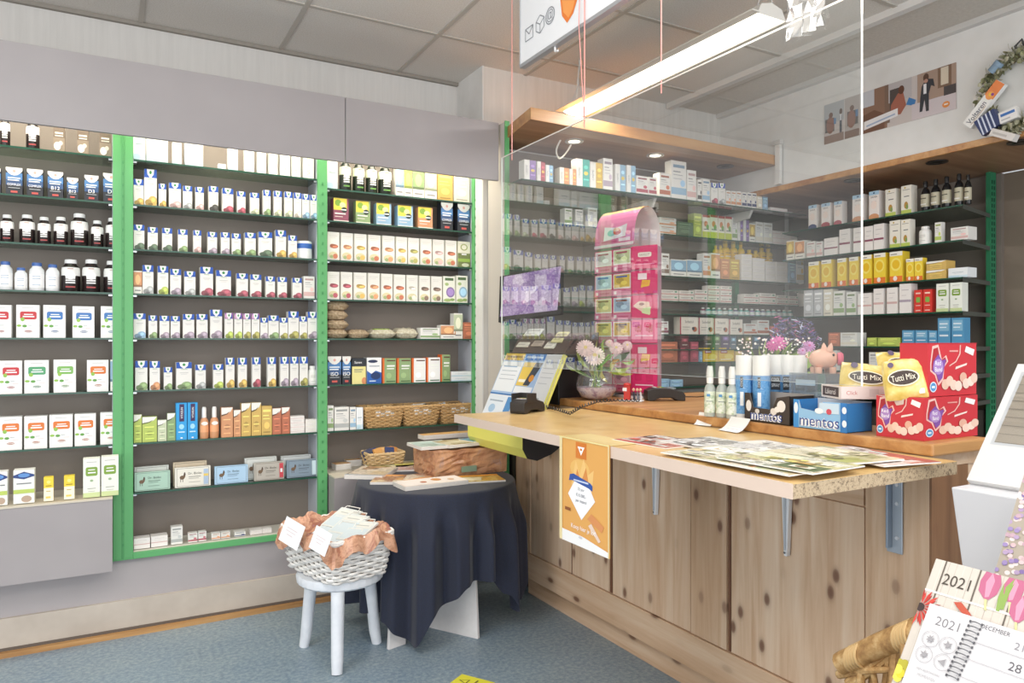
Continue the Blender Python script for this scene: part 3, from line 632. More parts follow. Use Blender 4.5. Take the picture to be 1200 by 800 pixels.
R([(47,85,127,'curve','lime'),(87,157,137,'curve','lime'),(159,202,152,'curve','palegreen'),(204,243,120,'curve','green'),(245,297,72,'blue',''),(299,347,70,'blue',''),(357,402,92,'spray','orange'),(405,450,90,'spray','orange'),(458,513,93,'curve','orange'),(516,550,105,'curve','orange'),(552,597,73,'curve','yellow'),(599,645,70,'curve','yellow'),(647,696,86,'plain','yellow'),(698,740,97,'curve','rust'),(742,780,92,'curve','rust'),(783,850,132,'stack',(4,'band','pink')),(853,915,147,'stack',(3,'band','cream'))], ZS[6], F_, SH[6], MB_, gm)
# goat-picture tins
def flat_tin(px0, px1, yt, col, dx, acc, lab, z, behind=0):
    a, b_, c = on_y(px0, 400, 3.99), on_y(px1, 400, 3.99), on_y((px0+px1)/2, yt, 3.99); w = b_.x-a.x; h = c.z-z
    g = G(); d = .03; k = G()
    g.box(-w/2, w/2, -d/2, d/2, 0, h, mat(col, .35))
    fr = shade(col, .6)
    for u0, u1, v0, v1 in ((.05,.95,.93,.95),(.05,.95,.05,.07),(.05,.06,.05,.95),(.94,.95,.05,.95)): decals(g, [('r',u0,u1,v0,v1,fr)], w, h, -d/2)
    decals(g, [('e',.2,.5,.07,.1,'#6b5138'), ('e',.26,.58,.03,.1,'#6b5138'), ('r',.15,.165,.28,.45,'#4a3828'), ('r',.21,.225,.28,.45,'#4a3828'), ('p',[(.24,.6),(.3,.62),(.28,.76),(.25,.74)],'#4a3828'),
               ('t','Dr. Biolac',.56,.68,.11,shade(col,.35),.4), ('r',.38,.72,.5,.53,shade(col,.6)), ('r',.38,.66,.42,.44,shade(col,.65)), ('r',.38,.7,.24,.26,shade(col,.65))]+acc, w, h, -d/2)
    o = g.build('soap_tin', loc=((a.x+b_.x)/2+dx, 4.005+behind, z+.004), rz=0, bevel=.002, rot=(math.radians(-4), 0, 0)); return tag(o, lab, 'tin', 'flat tins with goat picture')
z8 = ZS[7]
bl = [('r',.8,.93,.15,.85,'#9db6cf')]
for a, b_, y, c, acc, lab in ((50,218,395,'#a3c6b2',[],'mint green flat tin with goat picture at left of row'), (240,408,372,'#e6e1d3',[('r',.8,.93,.1,.85,'#a9bdd6'),('r',.8,.93,.5,.62,'#e8c860')],'cream white flat tin with goat picture and blue edge'),
      (427,583,366,'#a9cbe6',[],'light blue flat tin with goat picture'), (612,752,350,'#b3aca0',[('r',.84,.97,.1,.9,'#c43b45'),('r',.87,.94,.4,.6,'#eeeeee')],'grey flat tin with goat picture and red end band'), (766,908,338,'#7d8f9e',[('r',.82,.95,.1,.9,'#cfe0ea')],'slate blue flat tin with black goat picture')):
    flat_tin(145+a/4, 145+b_/4, 455+y/4, c, 0, acc, lab, z8)
for a, b_, y, c, lab in ((52,215,377,'#cfd3cc','pale flat box behind the mint green goat tin'), (236,396,355,'#c9b89c','tan flat box behind the cream goat tin'), (577,728,334,'#d5d8d3','pale flat box behind the grey goat tin'), (750,890,324,'#c3c7c6','pale flat box behind the slate goat tin')):
    flat_tin(145+a/4, 145+b_/4, 455+y/4, c, 0, [], lab, z8, .055)
R([(47,125,706,'band','pink'),(127,207,695,'band','pink'),(222,277,652,'stripe','grey'),(302,347,682,'stripe','red'),(350,388,675,'stripe','red'),(412,455,682,'stripe','orange'),(457,500,677,'stripe','orange'),(520,573,676,'stripe','navy'),(592,650,668,'stack',(2,'band','pink')),(652,695,660,'stack',(2,'band','pink'))], .387, F_, 'the base', MB_, gm)
G_ = ((370,190),5); H_ = ((370,340),4.705)
R([(68,130,None,'pale','',.17),(148,218,None,'jar','green',.18),(228,298,None,'jar','green',.18),(305,372,None,'jar','green',.18),(380,460,None,'jar','green',.18),(470,518,None,'pic','blue',.17),(520,567,None,'pic','lime',.17),(570,638,None,'pic','green',.17),(641,712,None,'pic','palegreen',.17),(715,806,None,'plain','yellow',.17),(810,905,None,'plain','cream',.17)], 2.243, G_, SH[0], RB, gr)
R([(104,195,215,'fruit','maroon'),(237,322,232,'fruit','green'),(357,445,245,'fruit','blue'),(482,572,258,'fruit','blue'),(602,688,268,'fruit','orange'),(735,805,240,'S',''),(832,905,250,'S','')], 2.067, G_, SH[1], RB, gr)
R([(68,140,412,'tea','rust'),(147,220,418,'tea','orange'),(226,300,424,'tea','yellow'),(308,382,430,'tea','rust'),(391,465,435,'tea','orange'),(470,537,441,'tea','yellow'),(541,608,447,'tea','olive'),(613,682,452,'tea','rust'),(686,755,457,'tea','pink'),(760,827,462,'tea','rust'),(833,907,468,'teaG','')], 1.85, G_, SH[2], RB, gr)
R([(68,140,645,'tea','red'),(146,216,647,'tea','red'),(222,300,650,'tea','yellow'),(305,377,653,'tea','orange'),(383,452,657,'tea','rust'),(457,527,662,'tea','rust'),(532,600,665,'tea','cream'),(606,672,669,'tea','brown'),(677,742,672,'tea','brown'),(748,820,672,'circ','purple'),(824,893,668,'circ','blue')], 1.634, G_, SH[3], RB, gr)
R([(67,143,368,'S','ISO'),(147,195,368,'S','ISO'),(200,278,378,'yel2',''),(283,365,375,'bayer',''),(370,445,378,'swoosh','green'),(450,527,378,'swoosh','green'),(532,608,378,'swoosh','white'),(612,688,374,'swoosh','white'),(692,743,358,'swoosh','green'),(748,862,450,'stack',(2,'pale',''))], 1.162, H_, SH[5], RB, gr)
R([(67,100,640,'stripe','green'),(104,185,648,'stripe','grey'),(190,223,648,'stripe','blue'),(225,262,650,'pale','')], .907, H_, SH[6], RB, gr)
# herb bags
m_herb = mottled('dried_herb', [(.3, '#8d7458'), (.5, '#b39a7a'), (.7, '#d4c3a5')], 90, .7, 4, .3)
m_oat = mottled('oat_flake', [(.3, '#b7a888'), (.5, '#d2c8ad'), (.7, '#e6e0cc')], 80, .7, 4, .3)
def pillow(g, cx, cy, cz, w, d, h, m, n=10, pinch=.35, seed=0):
    rnd = random.Random(seed); vs = []; fs = []
    for top in (1, -1):
        b0 = len(vs)
        for j in range(n+1):
            for i in range(n+1):
                u, v = i/n*2-1, j/n*2-1; e = ((1-u**4)*(1-v**4))**.5
                vs.append((cx+u*w/2*(1-.04*v*v), cy+v*d/2*(1-.04*u*u), cz+top*h/2*e*(1+rnd.uniform(-.13, .13)) + (0 if e > .01 else 0)))
        for j in range(n):
            for i in range(n):
                q = (b0+j*(n+1)+i, b0+j*(n+1)+i+1, b0+(j+1)*(n+1)+i+1, b0+(j+1)*(n+1)+i); fs.append(q if top > 0 else q[::-1])
    g.faces(vs, fs, m)
zb = 1.4205
for q in range(4):
    a, b_ = on_y(370+65/4.705, 400, 3.985), on_y(370+188/4.705, 400, 3.985)
    g = G(); pillow(g, 0, 0, .027, b_.x-a.x, .15, .056, m_herb, seed=q); o = g.build('herb_bag', loc=((a.x+b_.x)/2+.004*(q%2), 4.075, zb+.0525*q), smooth=True)
    tag(o, '%s brown dried herb bag in the stack of four' % ['lowest', 'second lowest', 'second highest', 'topmost'][q], 'bag', 'herb bags on the right bay')
for x0, x1, yt, mm, lab in ((190,308,215,m_herb,'brown herb bag lying flat beside the stack of four'), (308,455,212,m_oat,'pale oat bag with green tag lying flat'), (453,577,207,m_oat,'plump pale oat bag beside the flat white carton')):
    a, b_, c = on_y(370+x0/4.705, 400, 3.985), on_y(370+x1/4.705, 400, 3.985), on_y(370+(x0+x1)/9.41, 340+yt/4.705, 3.985)
    g = G(); hh = c.z-zb; pillow(g, 0, 0, hh/2, b_.x-a.x, .14, hh, mm, seed=int(x0)); o = g.build('herb_bag', loc=((a.x+b_.x)/2, 4.075, zb), smooth=True); tag(o, lab, 'bag', 'herb bags on the right bay')
    if 'tag' in lab:
        k = G(); k.box(-.05, .04, -.05, -.01, hh*.9, hh*.9+.006, '#8fae3c'); k.build('green_tag', o)
R([(578,688,208,'stack',(1,'stripe','green'))], 1.417, H_, 'beside oat bags', RB, gr)
R([(690,775,195,'pic','orange')], 1.417, H_, 'the fifth shelf middle', RB, gr)
R([(762,812,130,'pic','palegreen'),(814,878,180,'plain','rust')], 1.417, H_, 'the fifth shelf end', RB, gr)

# ================================================================= GOODS, DISPENSARY UNIT
I_ = ((600,160),4.446); J_ = ((750,180),5.4545); K_ = ((750,300),5)
DU = 'the dispensary unit'; gd = 'medicines on the dispensary unit'
R([(65,128,125,'half','purple'),(132,175,133,'half','red'),(178,217,152,'half','blue'),(250,300,165,'half','orange'),(303,337,172,'half','orange'),(325+14,407,120,'half','teal'),(409,475,138,'half','yellow'),(478,527,117,'stripe','mauve'),(540,595,148,'half','blue'),(600,647,153,'half','blue'),(650,712,208,'stripe','red'),(715,757,215,'stripe','red'),(770,828,193,'stripe','rust'),(831,912,130,'stripe','blue'),(915,962,178,'stripe','pink')], 2.305, I_, 'the top left shelf', DU, gd, plane=3.50)
R([(372,398,170,'stripe','black'),(402,450,165,'stripe','blue'),(456,500,190,V,'red'),(503,548,192,V,'grey'),(553,583,240,'stripe','orange'),(586,616,242,'stripe','orange'),(619,650,244,'stripe','orange'),(655,685,250,'stripe','navy'),(688,716,252,'stripe','navy'),(719,748,255,'stripe','navy'),(752,785,275,'plain','cream'),(788,820,278,'plain','blue'),(835,945,350,'stack',(1,'band','pink'))], 2.305, J_, 'the top right shelf', DU, gd, plane=3.50)
R([(-480,-430,None,'stripe','green',.1),(-410,-360,None,'stripe','grey',.1),(-330,-270,None,'stripe','cream',.12),(-200,-120,None,'band','pink',.1),(60,124,418,'stack',(2,'stripe','teal')),(126,236,412,'stack',(2,'stripe','orange')),(240,343,440,'plain','dark'),(347,398,385,'plain','lime'),(402,450,395,'mix',''),(452,500,395,'mix',''),(503,545,402,'mix',''),(548,590,405,'mix',''),(592,625,412,'stripe','green'),(628,662,425,'half','purple'),(665,700,428,'half','purple'),(703,738,450,'pic','yellow'),(742,790,440,'stripe','cream'),(794,850,445,'stripe','cream'),(852,905,495,'stack',(3,'band','pink')),(908,960,500,'stack',(3,'band','pink')),(963,1010,505,'stack',(3,'band','cream'))], 2.11, J_, 'the second shelf', DU, gd, plane=3.68)
R([(485,513,588,'ybottle',''),(516,543,588,'ybottle',''),(546,592,572,'ybottle',''),(598,640,575,'ybottle',''),(645,683,580,'ybottle',''),(700,738,615,'ybottle',''),(742,776,620,'ybottle',''),(780,820,602,'ybottle',''),(824,862,606,'ybottle','')], 1.985, J_, 'the bottle shelf', DU, gd, plane=3.77)
R([(-200,-150,690,'plain','green'),(-140,-90,690,'plain','mauve'),(140,190,640,'stripe','brown'),(200,300,680,'pic','blue'),(303,400,682,'pic','blue'),(405,455,640,'stripe','orange'),(457,515,640,'pic','orange'),(520,575,675,'plain','orange'),(578,640,678,'plain','yellow'),(650,718,645,'stack',(4,'band','cream')),(722,800,670,'stack',(4,'band','cream')),(806,868,690,'stack',(4,'band','cream')),(872,948,695,'stack',(4,'band','cream')),(955,1000,680,'plain','blue'),(1004,1050,640,'stripe','yellow')], 1.835, J_, 'the third shelf', DU, gd, plane=3.68)
R([(-150,-60,225,'stack',(3,'stripe','green')),(120,228,200,'stack',(2,'white','')),(232,320,205,'stack',(2,'white','')),(324,398,200,'stack',(2,'white','')),(402,470,175,'stack',(3,'white','')),(474,540,178,'stack',(3,'white','')),(610,700,225,'stack',(2,'white','')),(704,800,220,'stack',(2,'white','')),(804,870,232,'stack',(2,'white','')),(874,930,236,'stack',(2,'white','')),(960,1030,215,'stack',(3,'white','')),(1034,1100,215,'stack',(3,'white',''))], 1.67, K_, 'the fourth shelf', DU, gd, plane=3.68)
R([(370+i*32.0, 396+i*32.0, 302+i*1.0, 'vial', ['maroon','teal','navy','teal','dark','teal','navy','teal','teal','purple','teal','navy','teal','teal','navy','teal','teal'][i]) for i in range(17)], 1.585, K_, 'the vial shelf', DU, gd, plane=3.68)
R([(105,170,385,'stripe','maroon'),(235,343,360,'name',''),(346,432,364,'name',''),(435,520,368,'name',''),(523,605,374,'name',''),(612,688,398,'stripe','rust'),(690,760,378,'stripe','rust'),(765,825,412,'plain','rust')], 1.45, K_, 'the sixth shelf', DU, gd, plane=3.68)
R([(240,290,470,'dark','red'),(375,430,456,'dark','brown'),(435,475,456,'dark','green'),(480,528,456,'dark','purple'),(533,568,465,'dark','blue'),(572,605,468,'dark','dark'),(615,660,462,'dark','olive'),(665,705,462,'dark','blue'),(715,760,468,'dark','navy')], 1.35, K_, 'the seventh shelf', DU, gd, plane=3.68)
R([(-230,-150,540,'dark','silver'),(-140,-60,540,'dark','silver'),(105,225,505,'plain','rust'),(240,285,540,'plain','red'),(300,345,505,'plain','red'),(350,368,560,'plain','blue'),(372,460,540,'gripp',''),(464,555,540,'gripp',''),(560,600,560,'plain','yellow')], 1.264, K_, 'the eighth shelf', DU, gd, plane=3.68)
R([(100,175,722,'stack',(2,'plain','blue')),(178,255,726,'stack',(2,'plain','blue')),(640,700,650,'stripe','grey'),(706,760,650,'stripe','grey')], 1.10, K_, 'the lowest shelf', DU, gd, plane=3.68)
# ================================================================= GOODS, CORNER UNIT
L_ = ((930,170),4.444); N_ = ((930,320),4.444); CU = 'the right wall unit'; gc = 'goods on the right wall unit'
Q = lambda it, z, P, sh: place_row(it, z, XR+.006, P[0], P[1], sh, CU, 'x', .09, gc)
Q([(75,118,315,'lotion','navy'),(142,188,305,'lotion','red'),(208,250,295,'lotion','red'),(303,362,262,'lotion','orange'),(390,443,242,'lotion','orange'),(475,530,232,'herb',''),(557,612,213,'herb',''),(650,694,190,'bottle',''),(704,748,178,'bottle',''),(760,806,165,'bottle',''),(826,870,150,'bottle',''),(880,915,155,'bottle','')], RZ[0], L_, 'the top shelf')
Q([(-40,0,500,'pic','yellow'),(5,55,500,'pic','orange'),(65,110,505,'stripe','pink'),(115,148,505,'stripe','pink'),(155,228,485,'band','maroon'),(235,292,440,'band','maroon'),(308,360,432,'band','maroon'),(367,412,425,'band','maroon'),(415,468,413,'band','maroon'),(497,553,395,'herb',''),(556,605,390,'herb',''),(637,697,425,'jar','plain'),(733,768,405,'stripe','lime'),(815,908,430,'stripe','pink')], RZ[1], L_, 'the second shelf')
Q([(75,130,610,'sun',''),(142,195,600,'sun',''),(225,272,592,'sun',''),(287,335,585,'sun',''),(348,404,575,'sun',''),(415,477,565,'sun',''),(497,565,557,'sun',''),(583,624,595,'sun',''),(627,670,590,'sun',''),(688,793,605,'stack',(2,'curve','yellow')),(803,905,640,'stack',(1,'pale',''))], RZ[2], L_, 'the third shelf')
Q([(50,100,90,'plain','silver'),(103,150,88,'plain','silver'),(153,200,86,'plain','cream'),(205,262,95,'stripe','green'),(272,322,100,'stripe','green'),(330,405,107,'band','pink'),(413,466,83,'band','pink'),(483,538,78,'band','pink'),(548,610,58,'band','mauve'),(625,668,90,'redg',''),(672,718,87,'redg',''),(740,805,57,'N2',''),(812,876,52,'N2','')], RZ[3], N_, 'the fourth shelf')
Q([(178,236,312,'plain','rust'),(240,330,312,'stripe','cream'),(380,430,338,'plain','lime'),(434,552,338,'plain','lime'),(562,627,300,'two',''),(630,697,300,'two',''),(700,745,302,'two',''),(748,815,237,'two',''),(820,886,235,'two','')], RZ[4], N_, 'the fifth shelf')
Q([(188,220,405,'stripe','grey'),(390,447,415,'stripe','silver'),(451,530,413,'stripe','silver'),(545,574,430,'stripe','silver'),(578,609,418,'stripe','silver'),(612,650,418,'stripe','silver'),(653,685,418,'stripe','silver'),(700,760,430,'stripe','silver')], RZ[5], N_, 'the sixth shelf')
# ================================================================= COUNTER
def card(name, w, h, d, body, decs, loc, rot=(0,0,0), parent=None, side=None):
    g = G(); g.box(-w/2, w/2, -d/2, d/2, 0, h, side or body)
    decals(g, [('r',0,1,0,1,body)]+decs, w, h, -d/2); return g.build(name, parent, loc, rot=rot)
FX = 2.02
m_pine = pine('counter_pine', '#e6cdb4', '#dcbd9f', '#c7a07e', 'y', True, .5, 20)
m_pine2 = pine('counter_pine_frame', '#e2c8ad', '#d5b494', '#bf9876', 'y', True, .5, 26)
m_pineh = pine('counter_pine_base', '#e2c7aa', '#d6b494', '#bd9673', 'x2', True, .5, 20)
m_groove = mat('#6a4632', .7)
t = empty('service_counter', (FX, 2.4, 0), 'long knotty pine service counter with panelled front and raised honey coloured top', 'counter')
def PC(nm, g, **k):
    o = g.build(nm, t, **k); o.location = (-FX, -2.4, 0); return o
g = G(); g.box(FX+.012, 2.28, 1.207, 3.56, .112, 1.046, m_pine2); PC('body', g)
g = G(); g.box(2.065, 2.25, 1.24, 3.50, 0, .112, m_pineh); PC('plinth', g, bevel=.002)
g = G(); g.box(FX-.004, FX+.012, 1.207, 3.56, .112, .248, m_pineh); PC('base_board', g, bevel=.003)
# vertical frame boards and inset panels, from far end to near end
for y0, y1, kind in ((3.405,3.56,'s'),(2.70,3.398,'p'),(2.676,2.694,'g'),(2.166,2.67,'p'),(1.972,2.16,'s'),(1.955,1.966,'g'),(1.41,1.95,'p'),(1.207,1.404,'s')):
    g = G()
    if kind == 's': g.box(FX, FX+.012, y0, y1, .252, 1.046, m_pine2); PC('stile', g, bevel=.002)
    elif kind == 'p':
        g.box(FX+.003, FX+.012, y0, y1, .252, .895, m_pine); PC('panel', g, bevel=.002)
        g = G(); g.box(FX, FX+.012, y0, y1, .90, 1.046, m_pineh); PC('rail', g, bevel=.002)
    else: g.box(FX+.006, FX+.012, y0, y1, .252, 1.046, m_groove); PC('groove', g)
for y, z0, z1 in ((3.0,.252,.5),):
    g = G(); g.box(FX+.0, FX+.004, y-.002, y+.002, z0, z1, m_groove); PC('seam', g)
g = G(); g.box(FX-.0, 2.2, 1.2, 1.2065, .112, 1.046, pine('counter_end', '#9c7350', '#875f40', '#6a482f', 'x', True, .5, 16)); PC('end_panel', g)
g = G(); pts = [(1.985,1.176),(2.27,1.176),(2.27,2.30),(2.93,2.30),(2.93,3.06),(1.985,3.06)]
lo = [(x,y,1.084) for x,y in pts]; hi = [(x,y,1.12) for x,y in pts]; n = len(pts)
g.faces(lo+hi, [tuple(range(n-1,-1,-1)), tuple(range(n,2*n))]+[(i,(i+1)%n,n+(i+1)%n,n+i) for i in range(n)], m_oak); PC('raised_top', g, bevel=.006)
g = G(); g.box(2.0, 2.27, 3.065, 3.55, 1.047, 1.083, m_oak); g.box(1.99, 2.27, 1.2, 3.06, 1.047, 1.083, m_pineh); PC('sub_top', g)
g = G(); g.box(2.3, 2.9, 2.32, 3.04, .0, 1.083, m_pine2); PC('return_body', g)
# lower leaf with brackets
m_leaf = pine('beige_laminate', '#e6c48a', '#dfb878', '#d2a866', 'y', False, .3, 8)
m_chip = mottled('chipboard', [(.35, '#6b5a48'), (.45, '#ab9678'), (.6, '#c2ad8e'), (.7, '#857254')], 140, .8, 3)
m_ledge = mat('#d9c3b3', .5)
t = empty('counter_leaf', (1.343, 2.0, 1.05), 'beige laminate leaf along counter front with rough chipboard end', 'worktop')
g = G(); g.box(1.345, 1.984, 1.111, 2.914, 1.0485, 1.0815, m_chip); g.box(1.345, 1.984, 1.111, 2.914, 1.0816, 1.083, m_leaf); o = g.build('board', t); o.location = (-1.343, -2.0, -1.05)
g = G(); g.box(1.342, 1.345, 1.112, 2.914, 1.048, 1.083, m_ledge); g.box(1.342, 1.984, 2.914, 2.917, 1.048, 1.083, m_ledge); o = g.build('edge_band', t); o.location = (-1.343, -2.0, -1.05)
g = G(); 
for y in (2.355, 1.685): g.box(FX-.014, FX+.0, y, y, 0, 0, m_ledge) if 0 else None
for y, lab in ((2.355, 'farther white folding shelf bracket under the counter leaf'), (1.685, 'nearer white folding shelf bracket under the counter leaf')):
    g = G(); mw = mat('#e9eef4', .35); X = FX-.003
    g.hexa([(X-.018,y-.006,.68),(X,y-.006,.68),(X,y+.006,.68),(X-.018,y+.006,.68)], [(X-.018,y-.024,1.047),(X,y-.024,1.047),(X,y+.024,1.047),(X-.018,y+.024,1.047)], mw)
    g.box(1.62, X, y-.018, y+.018, 1.039, 1.047, mw)
    o = tag(g.build('shelf_bracket', bevel=.002), lab, 'bracket', 'brackets of the counter leaf')
    k = G(); k.hexa([(X-.022,y-.0035,.7),(X-.018,y-.0035,.7),(X-.018,y+.0035,.7),(X-.022,y+.0035,.7)], [(X-.022,y-.006,1.03),(X-.018,y-.006,1.03),(X-.018,y+.006,1.03),(X-.022,y+.006,1.03)], mat('#b9c2cc', .4)); k.build('rib', o)
    k = G(); k.ell((X-.0225,y,.692),(0,-1,0),(0,0,1),.004,.004,'#6b7078'); k.build('screw', o)
g = G(); y = 1.305; X = FX-.003; mb = mat('#a9b6c4', .4, .3)
g.box(X-.006, X, y-.024, y+.024, .785, 1.047, mb); g.box(X-.03, X-.006, y+.006, y+.012, .80, 1.047, mat('#8696a8', .4, .3)); g.box(1.7, X, y-.02, y+.02, 1.041, 1.047, mb)
o = tag(g.build('shelf_bracket', bevel=.002), 'grey steel shelf bracket with screws near the chipboard end', 'bracket', 'brackets of the counter leaf')
for z in (.83, .93, .985):
    k = G(); k.lathe([(.006,0),(.005,.003)], mat('#e4e8ee', .3, .6), 10); k.build('screw', o, loc=(X-.006, y-.008, z), rot=(0,-PI/2,0))

# ---------------- things on the leaf and top
ZL, ZT = 1.0835, 1.1205
# lottery poster hanging from the leaf
def lot(u, v): return (u, v)
pd = [('r',.06,.98,.0,1,'#e3a557'),('e',.42,.72,.2,.09,'#eab765'),('p',[(.25,.56),(.34,.8),(.42,.66),(.5,.83),(.58,.68),(.7,.74),(.66,.5),(.3,.5)],'#f0c277'),('p',[(.3,.54),(.37,.72),(.45,.6),(.55,.75),(.62,.56)],'#d98a45'),
  ('r',.34,.56,.82,.97,'#d4762c'),('p',[(.38,.93),(.52,.93),(.45,.85)],'#ffffff'),('e',.45,.905,.025,.012,'#d4762c'),
  ('p',[(.18,.46),(.33,.61),(.58,.61),(.73,.46),(.46,.25)],'#f4f6fb'),('p',[(.19,.455),(.34,.6),(.57,.6),(.72,.455),(.46,.26)],'#fdfdff'),
  ('p',[(.22,.65),(.3,.665),(.64,.615),(.68,.595),(.68,.545),(.6,.565),(.26,.6),(.2,.59)],'#2c4f9e'),('r',.3,.6,.6,.615,'#c6d2ee'),
  ('t','33 jaar',.455,.53,.036,'#2b3350',.34),('t','€10.000,-',.455,.475,.036,'#2b3350',.42),('t','per maand',.455,.42,.038,'#2b3350',.42),
  ('p',[(.58,.28),(.86,.2),(.9,.26),(.66,.34)],'#d98d55'),('p',[(.66,.25),(.84,.12),(.8,.1),(.6,.22)],'#ead0c0'),('r',.12,.24,.3,.33,'#8a4f2a'),
  ('t','Koop hier je lot!',.5,.165,.055,'#ffffff',.8),('p',[(.06,.0),(.98,.0),(.98,.05),(.5,.1),(.06,.11)],'#f7f7f7'),('r',0,.06,0,1,'#ecd9a4'),('r',.98,1,0,1,'#ecd9a4'),('r',0,1,.985,1,'#eadb98'),('e',.45,.085,.04,.012,'#d0d0d8')]
o = card('lottery_poster', .276, .345, .0015, '#e6b060', pd, (1.3385, 1.918, .742), (0,0,-PI/2)); tag(o, 'orange lottery poster with white diamond hanging from the counter leaf', 'poster')
k = G(); k.box(-.138, .138, 0, .12, .3425, .3435, mat('#e9cf8d', .3)); k.build('folded_top', o)
# leaflets and folders spread out on the leaf
FL = [  # centre px, width, height, turn, palette, seed, extra, label, level
 ((775,518),.24,.20,4,['#a83a2c','#d9d2c8','#3a302c','#c96a4a','#e8e2d8'],1,[('r',.02,.98,.02,.12,'#b7392c'),('r',.05,.5,.75,.9,'#f2e6dc')],'red spare rib meal leaflet at far end of leaf',0),
 ((835,522),.26,.21,-3,['#2e2a28','#e9e6e1','#8a8580','#f2f0ec','#55504c'],2,[('r',.1,.9,.42,.48,'#f4f2ee')],'black and white photo leaflet beside the red one',1),
 ((848,536),.24,.24,5,['#b9b487','#ece7d6','#9a9c6a','#f4f1e8','#c7b48a'],3,[('r',.05,.95,.6,.95,'#f1efe9')],'olive and white folder in middle of leaf',2),
 ((905,525),.27,.2,-5,['#f3f0ea','#cfc8bd','#e9e5dc','#a39c90'],4,[('r',.04,.96,.1,.9,'#efece4'),('r',.1,.9,.8,.83,'#8a857c')],'plain white form near the long white card',0),
 ((910,548),.27,.25,2,['#5f88a8','#b7a878','#e3dcc9','#c47a4a','#8fa56a'],5,[('e',.35,.55,.25,.18,'#6f97ba'),('r',.6,.95,.6,.9,'#e8e0c8'),('r',.02,.98,.0,.04,'#efeae0')],'food magazine with blue bowl picture',3),
 ((975,540),.26,.22,-6,['#ece2c8','#b7b27a','#ded3b0','#8f8d52'],6,[('r',.05,.6,.5,.9,'#efe6cf'),('r',.65,.95,.1,.5,'#a9ac62')],'cream and olive recipe magazine',4),
 ((955,556),.28,.2,3,['#c9c06a','#e9e4cc','#5c6b4a','#f1eee2','#a88a4c'],7,[('r',.02,.5,.55,.95,'#dfe0c0'),('r',.55,.96,.1,.45,'#55643e')],'green landscape magazine at nearest corner of leaf',5),
 ((1030,540),.3,.19,-10,['#f2efec','#dcd6d0','#b9624c','#eae6e2'],8,[('p',[(.0,.0),(.5,.0),(.35,.35),(.0,.45)],'#a65a45'),('p',[(.2,1),(1,1),(1,.8),(.6,.72)],'#b0584a'),('p',[(.3,.3),(.9,.5),(.8,.75),(.3,.7)],'#f5f3f0')],'large white and red newspaper at near end of leaf',2)]
for (px, py), w, h, tz, pal, sd, ex, lab, lv in FL:
    p = on_z(px, py, ZL); m = collage('print_%d' % sd, pal, 16, sd); rn_ = random.Random(sd*5)
    ex = list(ex)
    for q_ in range(9):
        u0, v0 = rn_.uniform(.03,.7), rn_.uniform(.05,.75); c_ = rn_.choice(pal); ex.append(('r',u0,u0+rn_.uniform(.1,.27),v0,v0+rn_.uniform(.08,.2),c_)); ex.append(('e',u0+.1,v0+.08,rn_.uniform(.03,.08),rn_.uniform(.03,.08),shade(rn_.choice(pal),rn_.choice([.7,1.15]))))
    for q_ in range(7):
        u0, v0 = rn_.uniform(.05,.6), .08+.12*q_; ex.append(('r',u0,u0+.25,v0,v0+.012,'#5d5853'))
    z = ZL+.0035*lv+.002
    g = G(); th = .003; g.box(-w/2, w/2, -th/2, th/2, -h/2, h/2, mat('#efece6', .6)); 
    g2 = G(); g2.v = []
    g.poly([(-w/2,-th/2-.0002,-h/2),(w/2,-th/2-.0002,-h/2),(w/2,-th/2-.0002,h/2),(-w/2,-th/2-.0002,h/2)], m)
    n0 = len(g.v); decals(g, ex, w, h, -th/2-.0003)
    for i in range(n0, len(g.v)): x, y, zz = g.v[i]; g.v[i] = (x, y, zz-h/2)
    cx = min(max(p.x, 1.345+h/2-.01), 1.98-h/2); 
    o = g.build('leaflet', loc=(cx, max(p.y, 1.10+w/2), z), rot=(-PI/2, 0, -PI/2+math.radians(tz))); tag(o, lab, 'magazine', 'print spread over the counter leaf')
# price cards
def bent(name, px, py, w, h, rz, lab, curl):
    p = on_z(px, py, ZL); g = G(); vs = []; fs = []; n = 10
    for i in range(n+1):
        v = i/n; a = .25+curl*(1-v); 
        vs.append((-w/2, v*h*.72, .002+.045*v*v+.0*a)); vs.append((w/2, v*h*.72, .002+.045*v*v))
    for i in range(n): fs.append((2*i, 2*i+1, 2*i+3, 2*i+2))
    g.faces(vs, fs, mat('#f3f2ef', .6)); g.faces([(x, y, z+.0012) for x, y, z in vs], fs, mat('#f6f5f2', .6))
    for q in (.35, .55): 
        y = q*h*.72; z = .002+.045*q*q+.002; g.poly([(-w*.3,y,z),(w*.3,y,z),(w*.3,y+.004,z+.001),(-w*.3,y+.004,z+.001)], '#b9bcc4')
    tag(g.build(name, loc=(p.x, p.y, p.z), rz=rz, smooth=True), lab, 'card', 'white cards by the counter step')
bent('price_card', 822, 499, .075, .05, -PI/2+.15, 'small white price card leaning on the step below spray bottles', 0)
bent('price_card', 852, 506, .10, .085, -PI/2-.1, 'larger curled white card below the white spray cans', .3)
